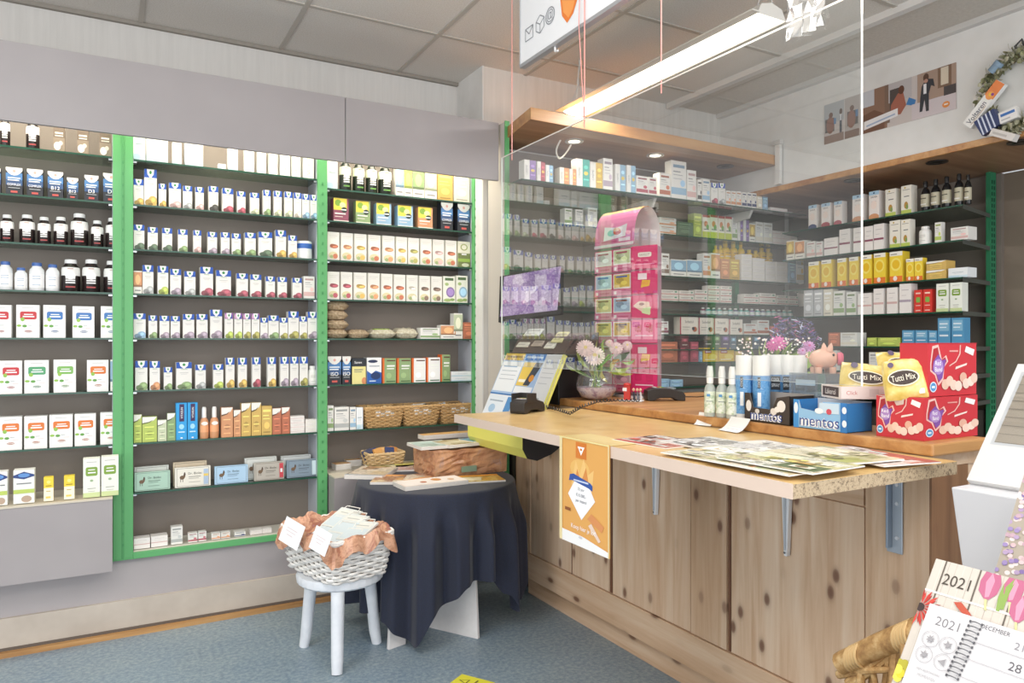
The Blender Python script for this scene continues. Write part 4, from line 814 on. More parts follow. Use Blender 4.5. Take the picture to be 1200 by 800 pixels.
# card terminals
def terminal(loc, rz, lab, hooded):
    t = empty('card_terminal', loc, lab, 'card terminal', 'payment terminals', rz)
    dk = mat('#2d2a29', .45); gy = mat('#7d7873', .4, .3)
    g = G()
    prof = [(-.09,.012),(-.09,.05),(-.06,.062),(.02,.06),(.08,.045),(.095,.03),(.095,.0),(.06,.0),(.03,.014),(-.03,.014),(-.06,0),(-.085,0)]
    n = len(prof); lo = [(-.038, y, z) for y, z in prof]; hi = [(.038, y, z) for y, z in prof]
    g.faces(lo+hi, [tuple(range(n)), tuple(range(2*n-1, n-1, -1))]+[(i, n+i, n+(i+1) % n, (i+1) % n) for i in range(n)], dk); g.build('body', t, bevel=.004)
    g = G(); g.box(-.034, .034, -.055, .0, .0605, .063, gy); g.build('keypad', t, bevel=.001)
    g = G()
    for i in range(3):
        for j in range(4): g.box(-.026+i*.018, -.014+i*.018, -.05+j*.012, -.042+j*.012, .063, .0655, ['#e9e9e9','#c94b3a','#d8c34a','#5fa35a'][j] if i == 1 or j else '#d8d8d8')
    g.build('keys', t)
    g = G(); g.box(-.03, .03, .008, .05, .057, .062, mat('#8fa0a6', .2)); g.build('screen', t)
    if hooded:
        g = G(); g.box(-.042, -.038, -.07, .01, .05, .088, dk); g.box(.038, .042, -.07, .01, .05, .088, dk); g.box(-.042, .042, .006, .011, .06, .088, dk); g.build('pin_shield', t, bevel=.001)
    else:
        g = G(); g.box(-.0392, -.038, -.08, -.045, .015, .045, '#f1f1f1'); g.box(-.0396, -.0392, -.072, -.056, .022, .038, '#4a86c4'); g.build('service_sticker', t)
    return t
p = on_z(618, 483, ZL); terminal((p.x, p.y, ZL), math.radians(-62), 'dark card terminal with pin shield on the leaf beside lottery stand', True)
p = on_z(778, 469, ZT); terminal((p.x, p.y, ZT), math.radians(-115), 'dark curved card terminal on raised top behind the red post box', False)
pts = []
path = [on_z(640,477,ZL+.008), on_z(655,481,ZL+.008), on_z(668,485,ZL+.01), on_z(682,477,ZT+.01), on_z(700,471,ZT+.01), on_z(722,469.5,ZT+.01), on_z(750,470,ZT+.01)]
for i in range(len(path)-1):
    for q in range(26):
        f = q/26; c = path[i].lerp(path[i+1], f); a = (i*26+q)*1.3; pts.append(c+Vector((math.cos(a)*.004, 0, math.sin(a)*.006+.004)))
g = G(); g.tube(pts, .0028, mat('#262322', .5), 5); tag(g.build('coiled_cord', smooth=True), 'black coiled phone cord running over the counter step', 'cord')
p0 = on_z(803,466,ZT); g = G(); g.tube([p0+Vector((.0,0,.006)), p0+Vector((.06,-.02,.004)), p0+Vector((.14,-.0,.004)), p0+Vector((.22,.06,.004))], .003, mat('#3a332c', .5), 6); tag(g.build('power_cable', smooth=True), 'thin dark cable trailing from the curved card terminal', 'cable')
# red post box + skating figures on a snowy base
p = on_z(740, 470, ZT); t = empty('post_box_ornament', p, 'tiny red post box and skaters on a snowy ornament base', 'ornament', rz=-.9)
g = G(); g.box(-.055,.055,-.03,.03,0,.006,mat('#e9ecef',.8)); g.build('snow_base', t, bevel=.003)
g = G(); g.box(-.035,-.005,-.012,.012,.006,.075,'#c8322a'); g.lathe([(.02,.075),(.018,.083),(.0,.088)], mat('#c8322a',.4), 14, c=(-.02,0,0)); decals(g, [('r',.1,.3,.6,.8,'#f4f4f4')], .1, .08, -.0125); g.build('post_box', t, bevel=.002)
for i, (x, c) in enumerate(((.012,'#2b2d3a'),(.03,'#6a6e78'),(.045,'#d9dadf'))):
    g = G(); g.tube([(x,0,.006),(x+.002,0,.02),(x,0,.03),(x-.002,.0,.045)], .006, c, 8, r2=.004); g.lathe([(.001,-.008),(.006,-.004),(.0075,0),(.006,.004),(.001,.008)], mat('#e2b89a',.5), 10, c=(x-.002,0,.055)); g.build('skater', t, smooth=True)
# glass vase with gerberas
def flower(g, c, r, col, cc, n=20, up=Vector((-.4,-.5,.77)), layers=2):
    up = up.normalized(); a = up.orthogonal().normalized(); b = up.cross(a)
    for L in range(layers):
        rr = r*(1-.28*L)
        for k in range(n):
            th = 2*PI*(k+.5*L)/n; d = a*math.cos(th)+b*math.sin(th); s = up.cross(d)*rr*.13; z = up*(.006*L+.002*math.sin(k*3.1))
            g.poly([c+d*rr*.15+z-s*.5, c+d*rr*.75+z-s+up*rr*.08, c+d*rr+z-s*.35, c+d*rr+z+s*.35, c+d*rr*.75+z+s+up*rr*.08, c+d*rr*.15+z+s*.5], col if k % 3 else shade(col, .93))
    m = [c+up*.014+(a*math.cos(2*PI*k/10)+b*math.sin(2*PI*k/10))*r*.2 for k in range(10)]; g.poly(m, cc)
def leaf(g, base, tip, w, col, bend=.02):
    base = Vector(base); tip = Vector(tip); d = tip-base; s = d.cross(Vector((.3,-.8,.5)))
    if s.length < 1e-6: s = Vector((1,0,0))
    s = s.normalized()*w; nn = d.cross(s).normalized()*bend
    rows = [(0,.08),(.2,.7),(.45,1),(.7,.75),(.88,.35),(1,.03)]; vs = []
    for f, k in rows:
        c = base+d*f+nn*math.sin(f*PI); vs += [c-s*k, c+nn*.25*k, c+s*k]
    fs = []
    for i in range(len(rows)-1): fs += [(3*i,3*i+1,3*i+4,3*i+3),(3*i+1,3*i+2,3*i+5,3*i+4)]
    g.faces(vs, fs, col)
V0 = on_z(699, 468, ZT); t = empty('flower_vase', V0, 'round glass vase of pale pink gerberas on the counter', 'vase')
gv = glass_mat('vase_glass', .07, .8, '#eef3f2', 0, .04, '#dfe8e6')
g = G(); g.lathe([(.045,0),(.075,.015),(.098,.05),(.1,.08),(.09,.115),(.07,.145),(.074,.155)], gv, 28, cap=False); g.build('glass_bowl', t, smooth=True)
g = G(); g.lathe([(.044,.003),(.073,.018),(.095,.05),(.096,.062)], mottled('pink_gel_water', [(.35, '#b98aa6'), (.5, '#e3cfdc'), (.65, '#9c7aa0')], 30, .2, 3), 24); g.build('pink_pebbles', t, smooth=True)
g = G()
rnd = random.Random(3)
for k in range(12): g.tube([(rnd.uniform(-.02,.02),rnd.uniform(-.02,.02),.06),(rnd.uniform(-.03,.03),rnd.uniform(-.03,.03),.14),(rnd.uniform(-.09,.1),rnd.uniform(-.08,.08),.22)], .003, ['#6f9a3f','#a8b552'][k % 2], 5)
g.build('stems', t, smooth=True)
g = G(); 
rt, vw = Vector((CS,-SN,0)), Vector((-SN,-CS,0))
def fp(px, py, dx=0): # a point in the bouquet's own upright plane
    q = at_t(px, py, V0.x*SN+V0.y*CS-dx); return q-V0
for (px, py, r, c) in ((686,408,.046,'#ecd3d0'),(697,417,.05,'#f0dcd6'),(722,408,.034,'#ecd0d0'),(735,405,.026,'#e9c9cb'),(714,402,.02,'#e6bcc3')):
    gg = G(); flower(gg, fp(px,py,.05), r, c, '#d9c27a', 22, Vector((-.5,-.75,.4))); gg.build('gerbera', t)
for (px, py, tx, ty, w, c) in ((690,432,676,405,.02,'#8fa642'),(705,430,700,398,.022,'#a9b84f'),(712,435,738,430,.02,'#9cab48'),(700,436,706,418,.016,'#4c6a34'),(715,425,738,412,.018,'#3f5a33'),(690,440,672,425,.014,'#5b7a3c'),(720,430,742,438,.02,'#b3b955'),(680,434,662,424,.009,'#9db050'),(705,445,664,426,.004,'#b9c79a'),(728,424,745,420,.014,'#7f9444'),(708,412,712,396,.018,'#9fb54a'),(716,436,727,420,.02,'#c9c46a'),(698,440,694,424,.02,'#a8a04a'),(712,448,706,428,.02,'#c5bd62')):
    leaf(g, fp(px,py,.0), fp(tx,ty,.03), w, c)
g.build('leaves', t, smooth=True)
# pink card rack
P0 = Vector((2.40, 2.95, ZT))
t = empty('card_rack', P0, 'tall pink rotating rack of scratch cards with arched header', 'card rack')
g = G(); g.lathe([(.12,0),(.12,.012),(.02,.02),(.02,.7)], mat('#cfc6c8', .4), 20); g.build('pole_and_foot', t, smooth=True)
mp = '#d81f66'; RA, RBx, RCx = Vector((2.27,3.15,0)), Vector((2.305,2.885,0)), Vector((2.362,2.757,0))
def along(a, b): return math.atan2((b-a).y, (b-a).x), (b-a).length
thL, wL = along(RA, RBx); thR, wR = along(RBx, RCx)
tops = [1.88, 1.757, 1.635, 1.513, 1.39, 1.268]
for i, zt in enumerate(tops):
    z0 = zt-.118-ZT
    for j in range(2):
        pal = [['#e6d7dc','#c9d6a0'],['#b9cfe2','#e6c24a'],['#d9c98a','#a9c3e0'],['#e9c96a','#e6b84a'],['#e3a0b8','#d9b0c0'],['#e9c6d0','#dca8bc']][i][j]
        g = G(); w = wL/2-.003
        decs = [('r',.03,.97,.3,.97,'#f2e9e6'),('r',.08,.92,.36,.92,pal),('e',.4,.66,.22,.14,shade(pal,.8)),('e',.62,.55,.18,.1,shade(pal,1.18)),('r',.0,1,.0,.27,'#e07aa0'),('r',.08,.22,.06,.2,'#f6eef0'),('r',.3,.85,.1,.15,'#c9487c'),('r',.2,.8,.8,.87,['#a9395c','#3a5ab0','#8a4a2c','#7a5a1c','#b03a66','#b03a66'][i])]
        if i == 3: decs += [('t','CASH',.5,.72,.1,'#8a4a1c',.6)]
        g.box(-w/2, w/2, -.002, .002, 0, .114, mp); decals(g, decs, w, .114, -.002)
        c = RA.lerp(RBx, .25+.5*j)-P0; g.build('scratch_card', t, loc=(c.x, c.y, z0), rz=thL)
    gt = G(); w = wR-.002; dd = [('r',0,1,.0,.04,'#b81a54')]
    if i == 0: dd += [('n',.25,.78,.52,.72,'#f4e9dc'),('t','KRASLOT',.51,.62,.1,'#6a3a3a',.4),('r',.1,.9,.2,.24,'#f08ab0')]
    elif i in (1, 4): dd += [('r',.25,.6,.62,.88,'#f3dce4'),('p',[(.36,.28),(.7,.34),(.74,.58),(.42,.6)],'#f0b429'),('t','BINGO',.52,.46,.12,'#e8702a',.3)]
    elif i == 2: dd += [('p',[(.05,.55),(.3,.75),(.7,.7),(.75,.2),(.4,.3)],'#e9c7b2'),('p',[(.4,.25),(.72,.15),(.76,.5),(.45,.45)],'#cfe0a8'),('e',.4,.62,.1,.06,'#8a4a3a')]
    else: dd += [('n',.12,.4,.5,.8,'#c9185a'),('n',.56,.84,.5,.8,'#c9185a'),('r',.15,.85,.3,.35,'#f6c8da')]
    gt.box(-w/2, w/2, -.002, .002, 0, .118, mp if i != 3 else '#e85f92'); decals(gt, dd, w, .118, -.002)
    c = RBx.lerp(RCx, .5)-P0; gt.build('pink_panel', t, loc=(c.x, c.y, z0), rz=thR)
g = G(); q = [RA, RBx, RCx, RCx+Vector((.12,.05,0)), RA+Vector((.14,.0,0))]; q = [v_*.985+P0*.015*0+Vector((.03,.045,0)) for v_ in q]
q = [p_-P0 for p_ in [RA+Vector((.008,-.004,0)), RBx+Vector((.008,0,0)), RCx+Vector((.01,.006,0)), RCx+Vector((.06,.04,0)), RA+Vector((.09,-.01,0))]]
z1 = tops[0]-ZT-.004; lo = [(v_.x,v_.y,.02) for v_ in q]; hi = [(v_.x,v_.y,z1) for v_ in q]
g.faces(lo+hi, [(4,3,2,1,0),(5,6,7,8,9)]+[(i,(i+1)%5,5+(i+1)%5,5+i) for i in range(5)], mat('#b98a9c',.5)); g.build('rack_core', t, bevel=.002)
# arched paper header: front sheet curves up and over to the back
n = 18; A0, B0_ = RA-P0, RBx.lerp(RCx, .1)-P0; g = G(); vs = []; fs = []
for i in range(n+1):
    a = PI*i/n; off = .085*(1-math.cos(a)); z = z1+.015+.20*math.sin(a)**.7
    for e in (A0, B0_): vs.append((e.x+off, e.y+(B0_-A0).y*.0, z))
for i in range(n):
    c_ = '#e07aa6' if i < 6 else ('#efb870' if i < 10 else '#f1ece8'); g.faces([vs[2*i],vs[2*i+1],vs[2*i+3],vs[2*i+2]], [(0,1,2,3)], c_)
g.build('header_arch', t, smooth=True)
th_, w_ = along(A0, B0_); hp = G(); decals(hp, [('r',0,1,.02,.14,'#e9dfe2'),('p',[(.25,.3),(.28,.9),(.6,.8),(.85,.92),(.8,.4)],'#f3eef2'),('e',.45,.6,.1,.14,'#8fc4c0'),('e',.6,.62,.1,.12,'#d9644a'),('e',.58,.72,.08,.08,'#f0c9a8'),('r',.64,.92,.2,.34,'#f6e4ec'),('r',.2,.6,.22,.26,'#c93f7a')], w_, .12, -.004)
c = A0.lerp(B0_, .5); hp.build('header_print', t, loc=(c.x-.001, c.y, z1+.015), rz=th_)
# lottery stand at the end of the leaf
ly0, ly1 = 2.935, 3.52
t = empty('lottery_stand', (1.72, 3.2, .84), 'yellow edged lottery ticket stand with slanted print board and tray', 'display stand')
def PL(nm, g, **k):
    o = g.build(nm, t, **k); o.location = (-1.72, -3.2, -.84); return o
prof = [(1.70,.985),(1.70,.90),(1.725,.855),(1.78,.84),(1.86,.865),(1.97,.93),(1.99,.96)]
n = len(prof); g = G(); my = mat('#e3df6a', .4); bk = mat('#1d1c1e', .5)
inn = [(x+.008, z+.008) for x, z in prof]
for i in range(n-1):
    g.faces([(prof[i][0],ly0,prof[i][1]),(prof[i][0],ly1,prof[i][1]),(prof[i+1][0],ly1,prof[i+1][1]),(prof[i+1][0],ly0,prof[i+1][1])], [(0,1,2,3)], my)
PL('tray_skin', g, smooth=True)
g = G()
for y in (ly0, ly1): PL('tray_side', G().poly([(x, y, z) for x, z in prof]+[(1.97, y, .985)], bk))
g = G(); g.box(1.72, 1.99, ly0+.005, ly1-.005, .925, .935, bk); PL('tray_floor', g)
lean = math.atan2(.17, .36); pw = ly1-ly0
for i, (u0, u1, ph) in enumerate(((.02,.32,.075),(.35,.62,.07),(.66,.97,.06))):
    o = card('ticket_pad', (u1-u0)*pw, ph, .012, ['#e6e8ee','#cfd6e6','#dfe6ea'][i], [('r',.08,.92,.5,.85,['#b9c0cf','#6d6e9a','#9fb4bd'][i]),('r',.1,.8,.2,.3,'#9aa3b5'),('r',0,1,0,.1,'#4a86c4')], (1.705-1.72+.012, ly1-(u0+u1)/2*pw-3.2, .945-.84), (-.6,0,-PI/2), t)
o = card('print_board', pw, .40, .014, '#e8ebf0', [('r',0,.0+.36,.9,1,'#dcb83a'),('r',.36,.72,.9,1,'#3f7cc0'),('r',.04,.32,.94,.965,'#8a6a1a'),('r',.4,.68,.94,.965,'#cfe0f4'),
  ('r',0,.72,.42,.9,'#9fbbe0'),('r',.01,.38,.45,.88,'#e9edf3'),('r',.05,.3,.8,.82,'#8aa8c8'),('r',.05,.33,.74,.75,'#aab'+'8c4'),('r',.05,.33,.68,.69,'#b4bcc8'),('r',.05,.33,.62,.63,'#b4bcc8'),
  ('r',.4,.6,.55,.88,'#e8c456'),('r',.42,.58,.6,.64,'#f8f2dc'),('p',[(.52,.56),(.62,.56),(.72,.88),(.6,.88)],'#3a3f4a'),('e',.62,.66,.04,.05,'#d98a2c'),('r',.4,.7,.45,.54,'#eceff4'),
  ('r',0,.72,.4,.42,'#2f6fb4'),('r',.02,.36,.03,.38,'#dfe7f2'),('e',.14,.2,.06,.06,'#9fc0e0'),('r',.05,.3,.3,.32,'#9aa8ba'),('p',[(.36,.02),(.5,.02),(.44,.38),(.36,.38)],'#4f8ac6'),('r',.5,.7,.05,.35,'#2f3440'),
  ('r',.735,.97,.02,.98,'#dadbdd'),('r',.76,.94,.88,.9,'#a0a3a8'),('r',.76,.94,.8,.81,'#b8bbc0'),('r',.76,.94,.74,.75,'#b8bbc0'),('r',.76,.94,.68,.69,'#b8bbc0'),('r',.76,.9,.6,.61,'#b8bbc0'),('r',.97,1,0,1,'#e6e070')],
  (1.775-1.72, 3.2275-3.2, .975-.84), (-lean,0,-PI/2), t, side='#d9d56a')
g = G(); g.box(1.99, 2.25, 3.075, 3.5, 1.0845, 1.33, bk); o = PL('black_backing_box', g, bevel=.004)
g = G(); q = [(1.955,1.345),(2.0,1.43),(2.16,1.45),(2.16,1.34)]
for y0_, y1_ in ((ly0+.03, ly1-.03),):
    lo = [(x,y0_,z) for x,z in q]; hi = [(x,y1_,z) for x,z in q]
    g.faces(lo+hi, [(0,1,2,3),(7,6,5,4),(0,4,5,1),(1,5,6,2),(2,6,7,3),(3,7,4,0)], mat('#4a3630', .5))
PL('brochure_holder', g)
for i, (y, x, z, w, h, c) in enumerate(((3.40,1.985,1.375,.12,.05,'#d9d4c8'),(3.25,1.985,1.38,.1,.035,'#b9a99a'),(3.12,1.98,1.37,.09,.05,'#e9e6da'),(3.08,2.0,1.40,.1,.07,'#ddd59a'),(3.38,2.03,1.435,.16,.05,'#cfd2d0'),(3.0,1.99,1.36,.07,.08,'#e6ddc8'))):
    card('brochure', w, h, .006, c, [('r',.1,.9,.6,.85,shade(c,.75)),('r',.1,.7,.2,.4,shade(c,.85))], (x-1.72-.02, y-3.2, z-.84), (-.75,0,-PI/2), t)
# purple screen
t = empty('tilted_screen', (2.03, 3.42, 1.3305), 'black framed screen with purple picture tilted above the lottery stand', 'screen')
g = G(); g.tube([(.09,.0,.0),(.09,.0,.3)], .014, mat('#1f1e20',.4), 10); g.lathe([(.06,0),(.06,.01)], mat('#1f1e20',.4), 18, c=(.09,0,0)); g.build('stand_pole', t)
o = card('screen_panel', .40, .27, .03, '#151416', [], (.0,.0,.2), (math.radians(-12), math.radians(-6), math.radians(-62)), t)
pm = collage('purple_print', ['#8a5fb0','#c9b3dc','#6f4a96','#e3d6ee','#a98cc8'], 14, 4)
g = G(); g.poly([(-.19,-.0165,.03),(.18,-.0165,.02),(.2,-.0165,.262),(-.17,-.0165,.262)], pm); g.build('purple_picture', o)
# spray bottles
for i, (px, py) in enumerate(((832,487.5),(846,488.5),(858,490))):
    p = on_z(px, py, ZT); w = .042; h = .19; g = G(); r = w/2
    bm = glass_mat('pale_bottle', .1, .6, '#e6efec', .1, .45, '#dfe9e4')
    g.lathe([(r*.95,0),(r,.004),(r,h*.52),(r*.8,h*.6),(r*.5,h*.64),(r*.5,h*.67)], bm, 18)
    g.lathe([(r*1.02,h*.08),(r*1.02,h*.5)], mottled('herb_label', [(.4, '#e9efe9'), (.55, '#cfdcc4'), (.62, '#8fb08a'), (.7, '#e9eef2')], 45, .5, 3), 18, cap=False)
    g.box(-.01,.002,-r*1.06,-r*.9,h*.4,h*.45,'#4a8ac4'); g.box(-.012,.012,-r*1.05,-r*.9,h*.3,h*.315,'#7f8f88')
    o = g.build('hygiene_spray', loc=(p.x,p.y,ZT), rz=-.85, smooth=True)
    tag(o, '%s clear hygiene spray bottle with tall white pump cap' % ['leftmost', 'middle', 'rightmost'][i], 'bottle', 'clear spray bottles on the counter')
    k = G(); k.lathe([(r*.6,h*.66),(r*.62,h*.86),(r*.45,h)], mat('#f1f0ee',.4), 16); k.build('pump_cap', o, smooth=True)
# white cans with blue wrap
mbw = mottled('blue_splash_print', [(.35, '#2f74b8'), (.5, '#6aa3d6'), (.62, '#3f86c6'), (.72, '#a9cdea')], 60, .4, 4)
cans = [(2.055,1.905),(2.06,1.832),(2.125,1.86),(2.13,1.79),(2.125,1.72),(2.19,1.70),(2.2,1.77)]
cans = []
for (px, dd) in ((872,2.66),(892,2.62),(909,2.70),(923,2.68),(937,2.66),(901,2.78),(917,2.78)):
    r_ = ray(px, 400); cans.append((r_.x*dd, r_.y*dd))
for i, (x, y) in enumerate(cans):
    r = .03 if i < 2 else .0265; h = .232; g = G(); g.lathe([(r*.96,0),(r,.004),(r,h*.72)], mat('#f2f1ee',.3), 26)
    g.lathe([(r*1.01,.02),(r*1.01,h*.69)], mbw, 26, cap=False)
    y0 = -r*1.03
    if i < 2:
        g.poly([(-.006,y0,.05),(.006,y0,.05),(.006,y0,.10),(-.006,y0,.10)], '#eef2f6'); g.poly([(-.006,y0,.115),(.004,y0,.115),(.004,y0,.155),(-.006,y0,.155)], '#27303a')
        g.text('COOL', (-.001,y0-.001,.135), (0,0,1), (-1,0,0), .008, '#e9eef2', maxw=.034)
    else:
        g.poly([(-.016,y0,.105),(.016,y0,.105),(.016,y0,.155),(-.016,y0,.155)], '#22272e'); g.text('COOL', (0,y0-.001,.143), (1,0,0), (0,0,1), .012, '#e9eef2', maxw=.028)
        g.text('SPRAY', (0,y0-.001,.122), (1,0,0), (0,0,1), .012, '#e9eef2', maxw=.028); g.poly([(-.016,y0,.085),(.016,y0,.085),(.016,y0,.098),(-.016,y0,.098)], '#2c3a4c')
    o = g.build('spray_can', loc=(x,y,ZT), rz=-math.atan2(x,y)+[-.25,-.2,0,.0,.05,.1,.1][i], smooth=True)
    tag(o, ['leftmost white and blue spray can, standing at the front', 'second white and blue spray can from left, at the front', 'white and blue spray can just right of the two front cans', 'white and blue spray can above middle of dark sweets tray', 'rightmost white and blue spray can beside clear plastic box', 'half hidden spray can behind the two front cans', 'half hidden spray can in back row of the blue cans'][i], 'spray can', 'white and blue spray cans on the counter')
    k = G(); k.lathe([(r*1.0,h*.72),(r*1.0,h*.97),(r*.94,h)], mat('#f3f1ee',.45), 26); k.build('cap', o, smooth=True)
# sweets trays
def tray_box(name, w, h, d, front, side, inner, decs, cut, loc, rz, lab, cat='sweets tray'):
    g = G(); y0, y1 = 0, d
    g.faces([(-w/2,y0,0)]+[( -w/2+u*w, y0, v*h) for u, v in cut]+[(w/2,y0,0)], [tuple(range(len(cut)+1,-1,-1))], front)
    g.box(-w/2, w/2, y1-.002, y1, 0, h, inner); g.box(-w/2, -w/2+.002, y0, y1, 0, h*.98, side); g.box(w/2-.002, w/2, y0, y1, 0, h*.98, side); g.box(-w/2, w/2, y0, y1, 0, .002, inner)
    g.faces([(-w/2,y0+.002,0)]+[(-w/2+u*w, y0+.002, v*h) for u, v in cut]+[(w/2,y0+.002,0)], [tuple(range(len(cut)+2))], inner)
    decals(g, decs, w, h, y0-.0003); o = g.build(name, None, loc, rz); return tag(o, lab, cat)
def mtext(g_, u=.5, v=.24, hh=.24, mw=.82): return [('t','mentos',u,v,hh*1.2,'#f4f6fa',mw*1.03,.05), ('t','mentos',u,v,hh,'#1f3f8f',mw)]
tb = tray_box('mint_tray', .198, .100, .12, '#3b3330', '#2a2523', '#a39a93', [('e',.1,.55,.06,.2,'#e9e4e0'),('e',.82,.62,.09,.2,'#efeae6'),('e',.66,.42,.07,.12,'#e2dcd6'),('e',.3,.38,.05,.08,'#d9d2cc'),('e',.74,.5,.06,.1,'#f1ece8')]+mtext(0,.5,.22,.26,.86), [(0,1),(.12,1),(.2,.5),(.62,.48),(.72,.9),(1,1)], (2.0, 1.765, ZT), -PI/2, 'dark sweets tray reading mentos beside the spray cans')
tb = tray_box('mint_tray', .20, .092, .12, '#8fc0e8', '#2f7cc4', '#d9dde2', [('r',0,.1,0,1,'#3f8fd6'),('e',.05,.7,.04,.2,'#e9f2fa'),('r',.88,1,0,1,'#2a72bc'),('e',.95,.3,.04,.12,'#e4eef8'),('e',.95,.75,.04,.12,'#e4eef8'),('r',.5,.86,.6,.95,'#c6ddf0'),('e',.68,.66,.05,.1,'#c94a5a'),('e',.5,.66,.08,.1,'#eef6fc')]+mtext(0,.5,.26,.3,.8), [(0,1),(.1,.98),(.14,.7),(.5,.6),(.56,.98),(1,1)], (1.99, 1.543, ZT), -PI/2, 'light blue sweets tray reading mentos, between dark tray and red box')
for i in range(6):
    g = G(); g.tube([(0,-.045,0),(0,.045,0)], .011, mat('#3f8fd6',.35), 12); g.box(-.009,.009,-.02,.03,.0108,.0118,'#f2f6fa'); tag(g.build('mint_roll', loc=(2.02+.026*(i%3), 1.515+.0*i, ZT+.014+.023*(i//3)), rz=0, smooth=True), '%s %s blue mint roll lying in the light blue tray' % (['front','middle','back'][i%3], ['lower','upper'][i//3]), 'sweets', 'mint rolls in the blue tray')
red = '#c8303a'
def rb(k=1.0):
    return [('p',[(.04,.62),(.08,.95),(.2,.98),(.27,.7),(.36,.78),(.4,.66),(.32,.55),(.3,.3),(.2,.2),(.13,.4),(.04,.48)],'#e9bcb4'),
      ('p',[(.06,.62),(.1,.9),(.19,.93),(.24,.68),(.34,.74),(.37,.66),(.29,.55),(.27,.33),(.2,.25),(.15,.43),(.06,.5)],shade(red,.85)),
      ('p',[(.1,.66),(.2,.8),(.27,.68),(.36,.7),(.32,.55),(.28,.34),(.21,.28),(.16,.42),(.08,.48)],'#7a4aa0'),('e',.2,.56,.1,.15,'#a884c4'),
      ('t','Red',.19,.63,.085,'#ffffff',.14),('t','Band',.2,.51,.085,'#ffffff',.17),
      ('p',[(.64,.97),(.66,.97),(.65,.8),(.56,.64),(.42,.56),(.42,.58),(.55,.66),(.63,.81)],'#e9bcb4'),('r',.42,.6,.84,.87,'#e39a94'),
      ('p',[(.74,.84),(.92,.76),(.95,.88),(.77,.95)],'#f5f2f0'),('p',[(.54,.5),(.78,.58),(.79,.62),(.55,.55)],'#f3dcd4'),('e',.09,.18,.07,.1,'#dce8f4'),('e',.09,.18,.055,.08,'#4a90cc'),('r',.06,.12,.16,.2,'#e9f1f8')]+\
      [('e',u,v,.075,.1,c) for u, v, c in ((.33,.22,'#e6bfa8'),(.42,.28,'#ecc9b4'),(.5,.2,'#efd0bd'),(.6,.18,'#f2d8c8'),(.7,.34,'#e2ae98'),(.76,.22,'#f0d3c2'),(.86,.26,'#f3dccc'),(.93,.32,'#ecc9b6'))]
g = G(); w1, d1, h1 = .27, .145, .122
g.box(-w1/2, w1/2, -d1/2, d1/2, 0, h1, red); decals(g, rb(), w1, h1, -d1/2)
g2 = G(); g2.box(0,0,0,0,0,0,red)
k = G(); k.box(-d1/2, d1/2, -.0006, .0, 0, h1, red); decals(k, rb()+[('p',[(.0,1),(.62,1),(.6,.82),(.45,.78),(.4,.88),(.3,.86),(.25,.96)],'#cfb9b0')], d1, h1, -.0008)
o = g.build('sweets_box', loc=(2.02+w1/2, 1.222+d1/2, ZT)); tag(o, 'red open Red-and-purple logo sweets box, lower of the two'.replace('Red-and-purple','purple star'), 'sweets box', 'red sweets boxes on the counter'); k.build('end_print', o, loc=(-w1/2-.0002,0,0), rz=-PI/2)
k = G(); k.poly([(-w1/2+.01,-d1/2+.01,h1+.0012),(w1/2-.05,-d1/2+.008,h1+.0012),(w1/2-.06,d1/2-.02,h1+.0012),(-w1/2+.02,d1/2-.01,h1+.0012)], '#d9c9c0'); k.build('torn_lid', o)
g = G(); w2, d2, h2 = .245, .085, .152; g.box(-w2/2, w2/2, -d2/2, d2/2, 0, h2, red); decals(g, rb(), w2, h2, -d2/2)
o = g.build('sweets_box', loc=(2.05+w2/2, 1.228+d2/2, ZT+h1+.002)); tag(o, 'red sweets box with purple star logo stacked on top of the other', 'sweets box', 'red sweets boxes on the counter')
k = G(); k.box(-w2/2-.001, w2/2+.001, -d2/2-.001, d2/2+.001, h2, h2+.002, shade(red,.9)); k.build('lid', o)
# clear plastic box, pastille tray, candy bags, piggy bank
pc = glass_mat('clear_plastic', .1, .9, '#e9eef2', .02, .1, '#dfe6ec')
g = G(); bx0 = (2.12, 1.62); 
for a in ((0,.16,0,.002),(0,.16,.148,.15),(0,.002,0,.15),(.158,.16,0,.15)): g.box(bx0[0]+a[0], bx0[0]+a[1], bx0[1]+a[2], bx0[1]+a[3], ZT, ZT+.17, pc)
g.box(bx0[0], bx0[0]+.16, bx0[1], bx0[1]+.15, ZT+.17, ZT+.173, pc)
o = tag(g.build('clear_box'), 'clear plastic display box under the pink piggy bank', 'box')
k = G(); k.box(bx0[0]+.01, bx0[0]+.15, bx0[1]+.01, bx0[1]+.14, ZT+.004, ZT+.10, mottled('blue_sachets', [(.4, '#5c7f9c'), (.5, '#c9d6de'), (.6, '#3f6488')], 40, .4, 3)); k.build('sachet_fill', o)
k = G(); k.box(bx0[0]-.002, bx0[0]-.001, bx0[1]+.04, bx0[1]+.12, ZT+.13, ZT+.15, '#9fb4c4'); k.build('label_strip', o)
g = G(); w, d, h = .20, .13, .04; zt = ZT+.103; sd = '#e2d5d3'
for b_ in ((-w/2,w/2,-d/2,-d/2+.002),(-w/2,w/2,d/2-.002,d/2),(-w/2,-w/2+.002,-d/2,d/2),(w/2-.002,w/2,-d/2,d/2)): g.box(*b_, 0, h, sd)
g.box(-w/2,w/2,-d/2,d/2,0,.002,sd); decals(g, [('t','Click',.18,.5,.3,'#c26a6a',.2),('r',.45,.6,.2,.8,'#cfc3c3'),('r',.7,.95,.15,.85,'#efe9e8')]+[('r',.72+.02*i,.73+.02*i,.2,.8,'#4a4648') for i in range(10)], w, h, -d/2)
k = G(); k.box(-d/2,d/2,-.0005,0,0,h,'#e9e0de'); decals(k, [('r',.08,.92,.15,.9,'#4a3f40'),('t','Läkerol',.5,.52,.42,'#f2ecea',.75)], d, h, -.0008)
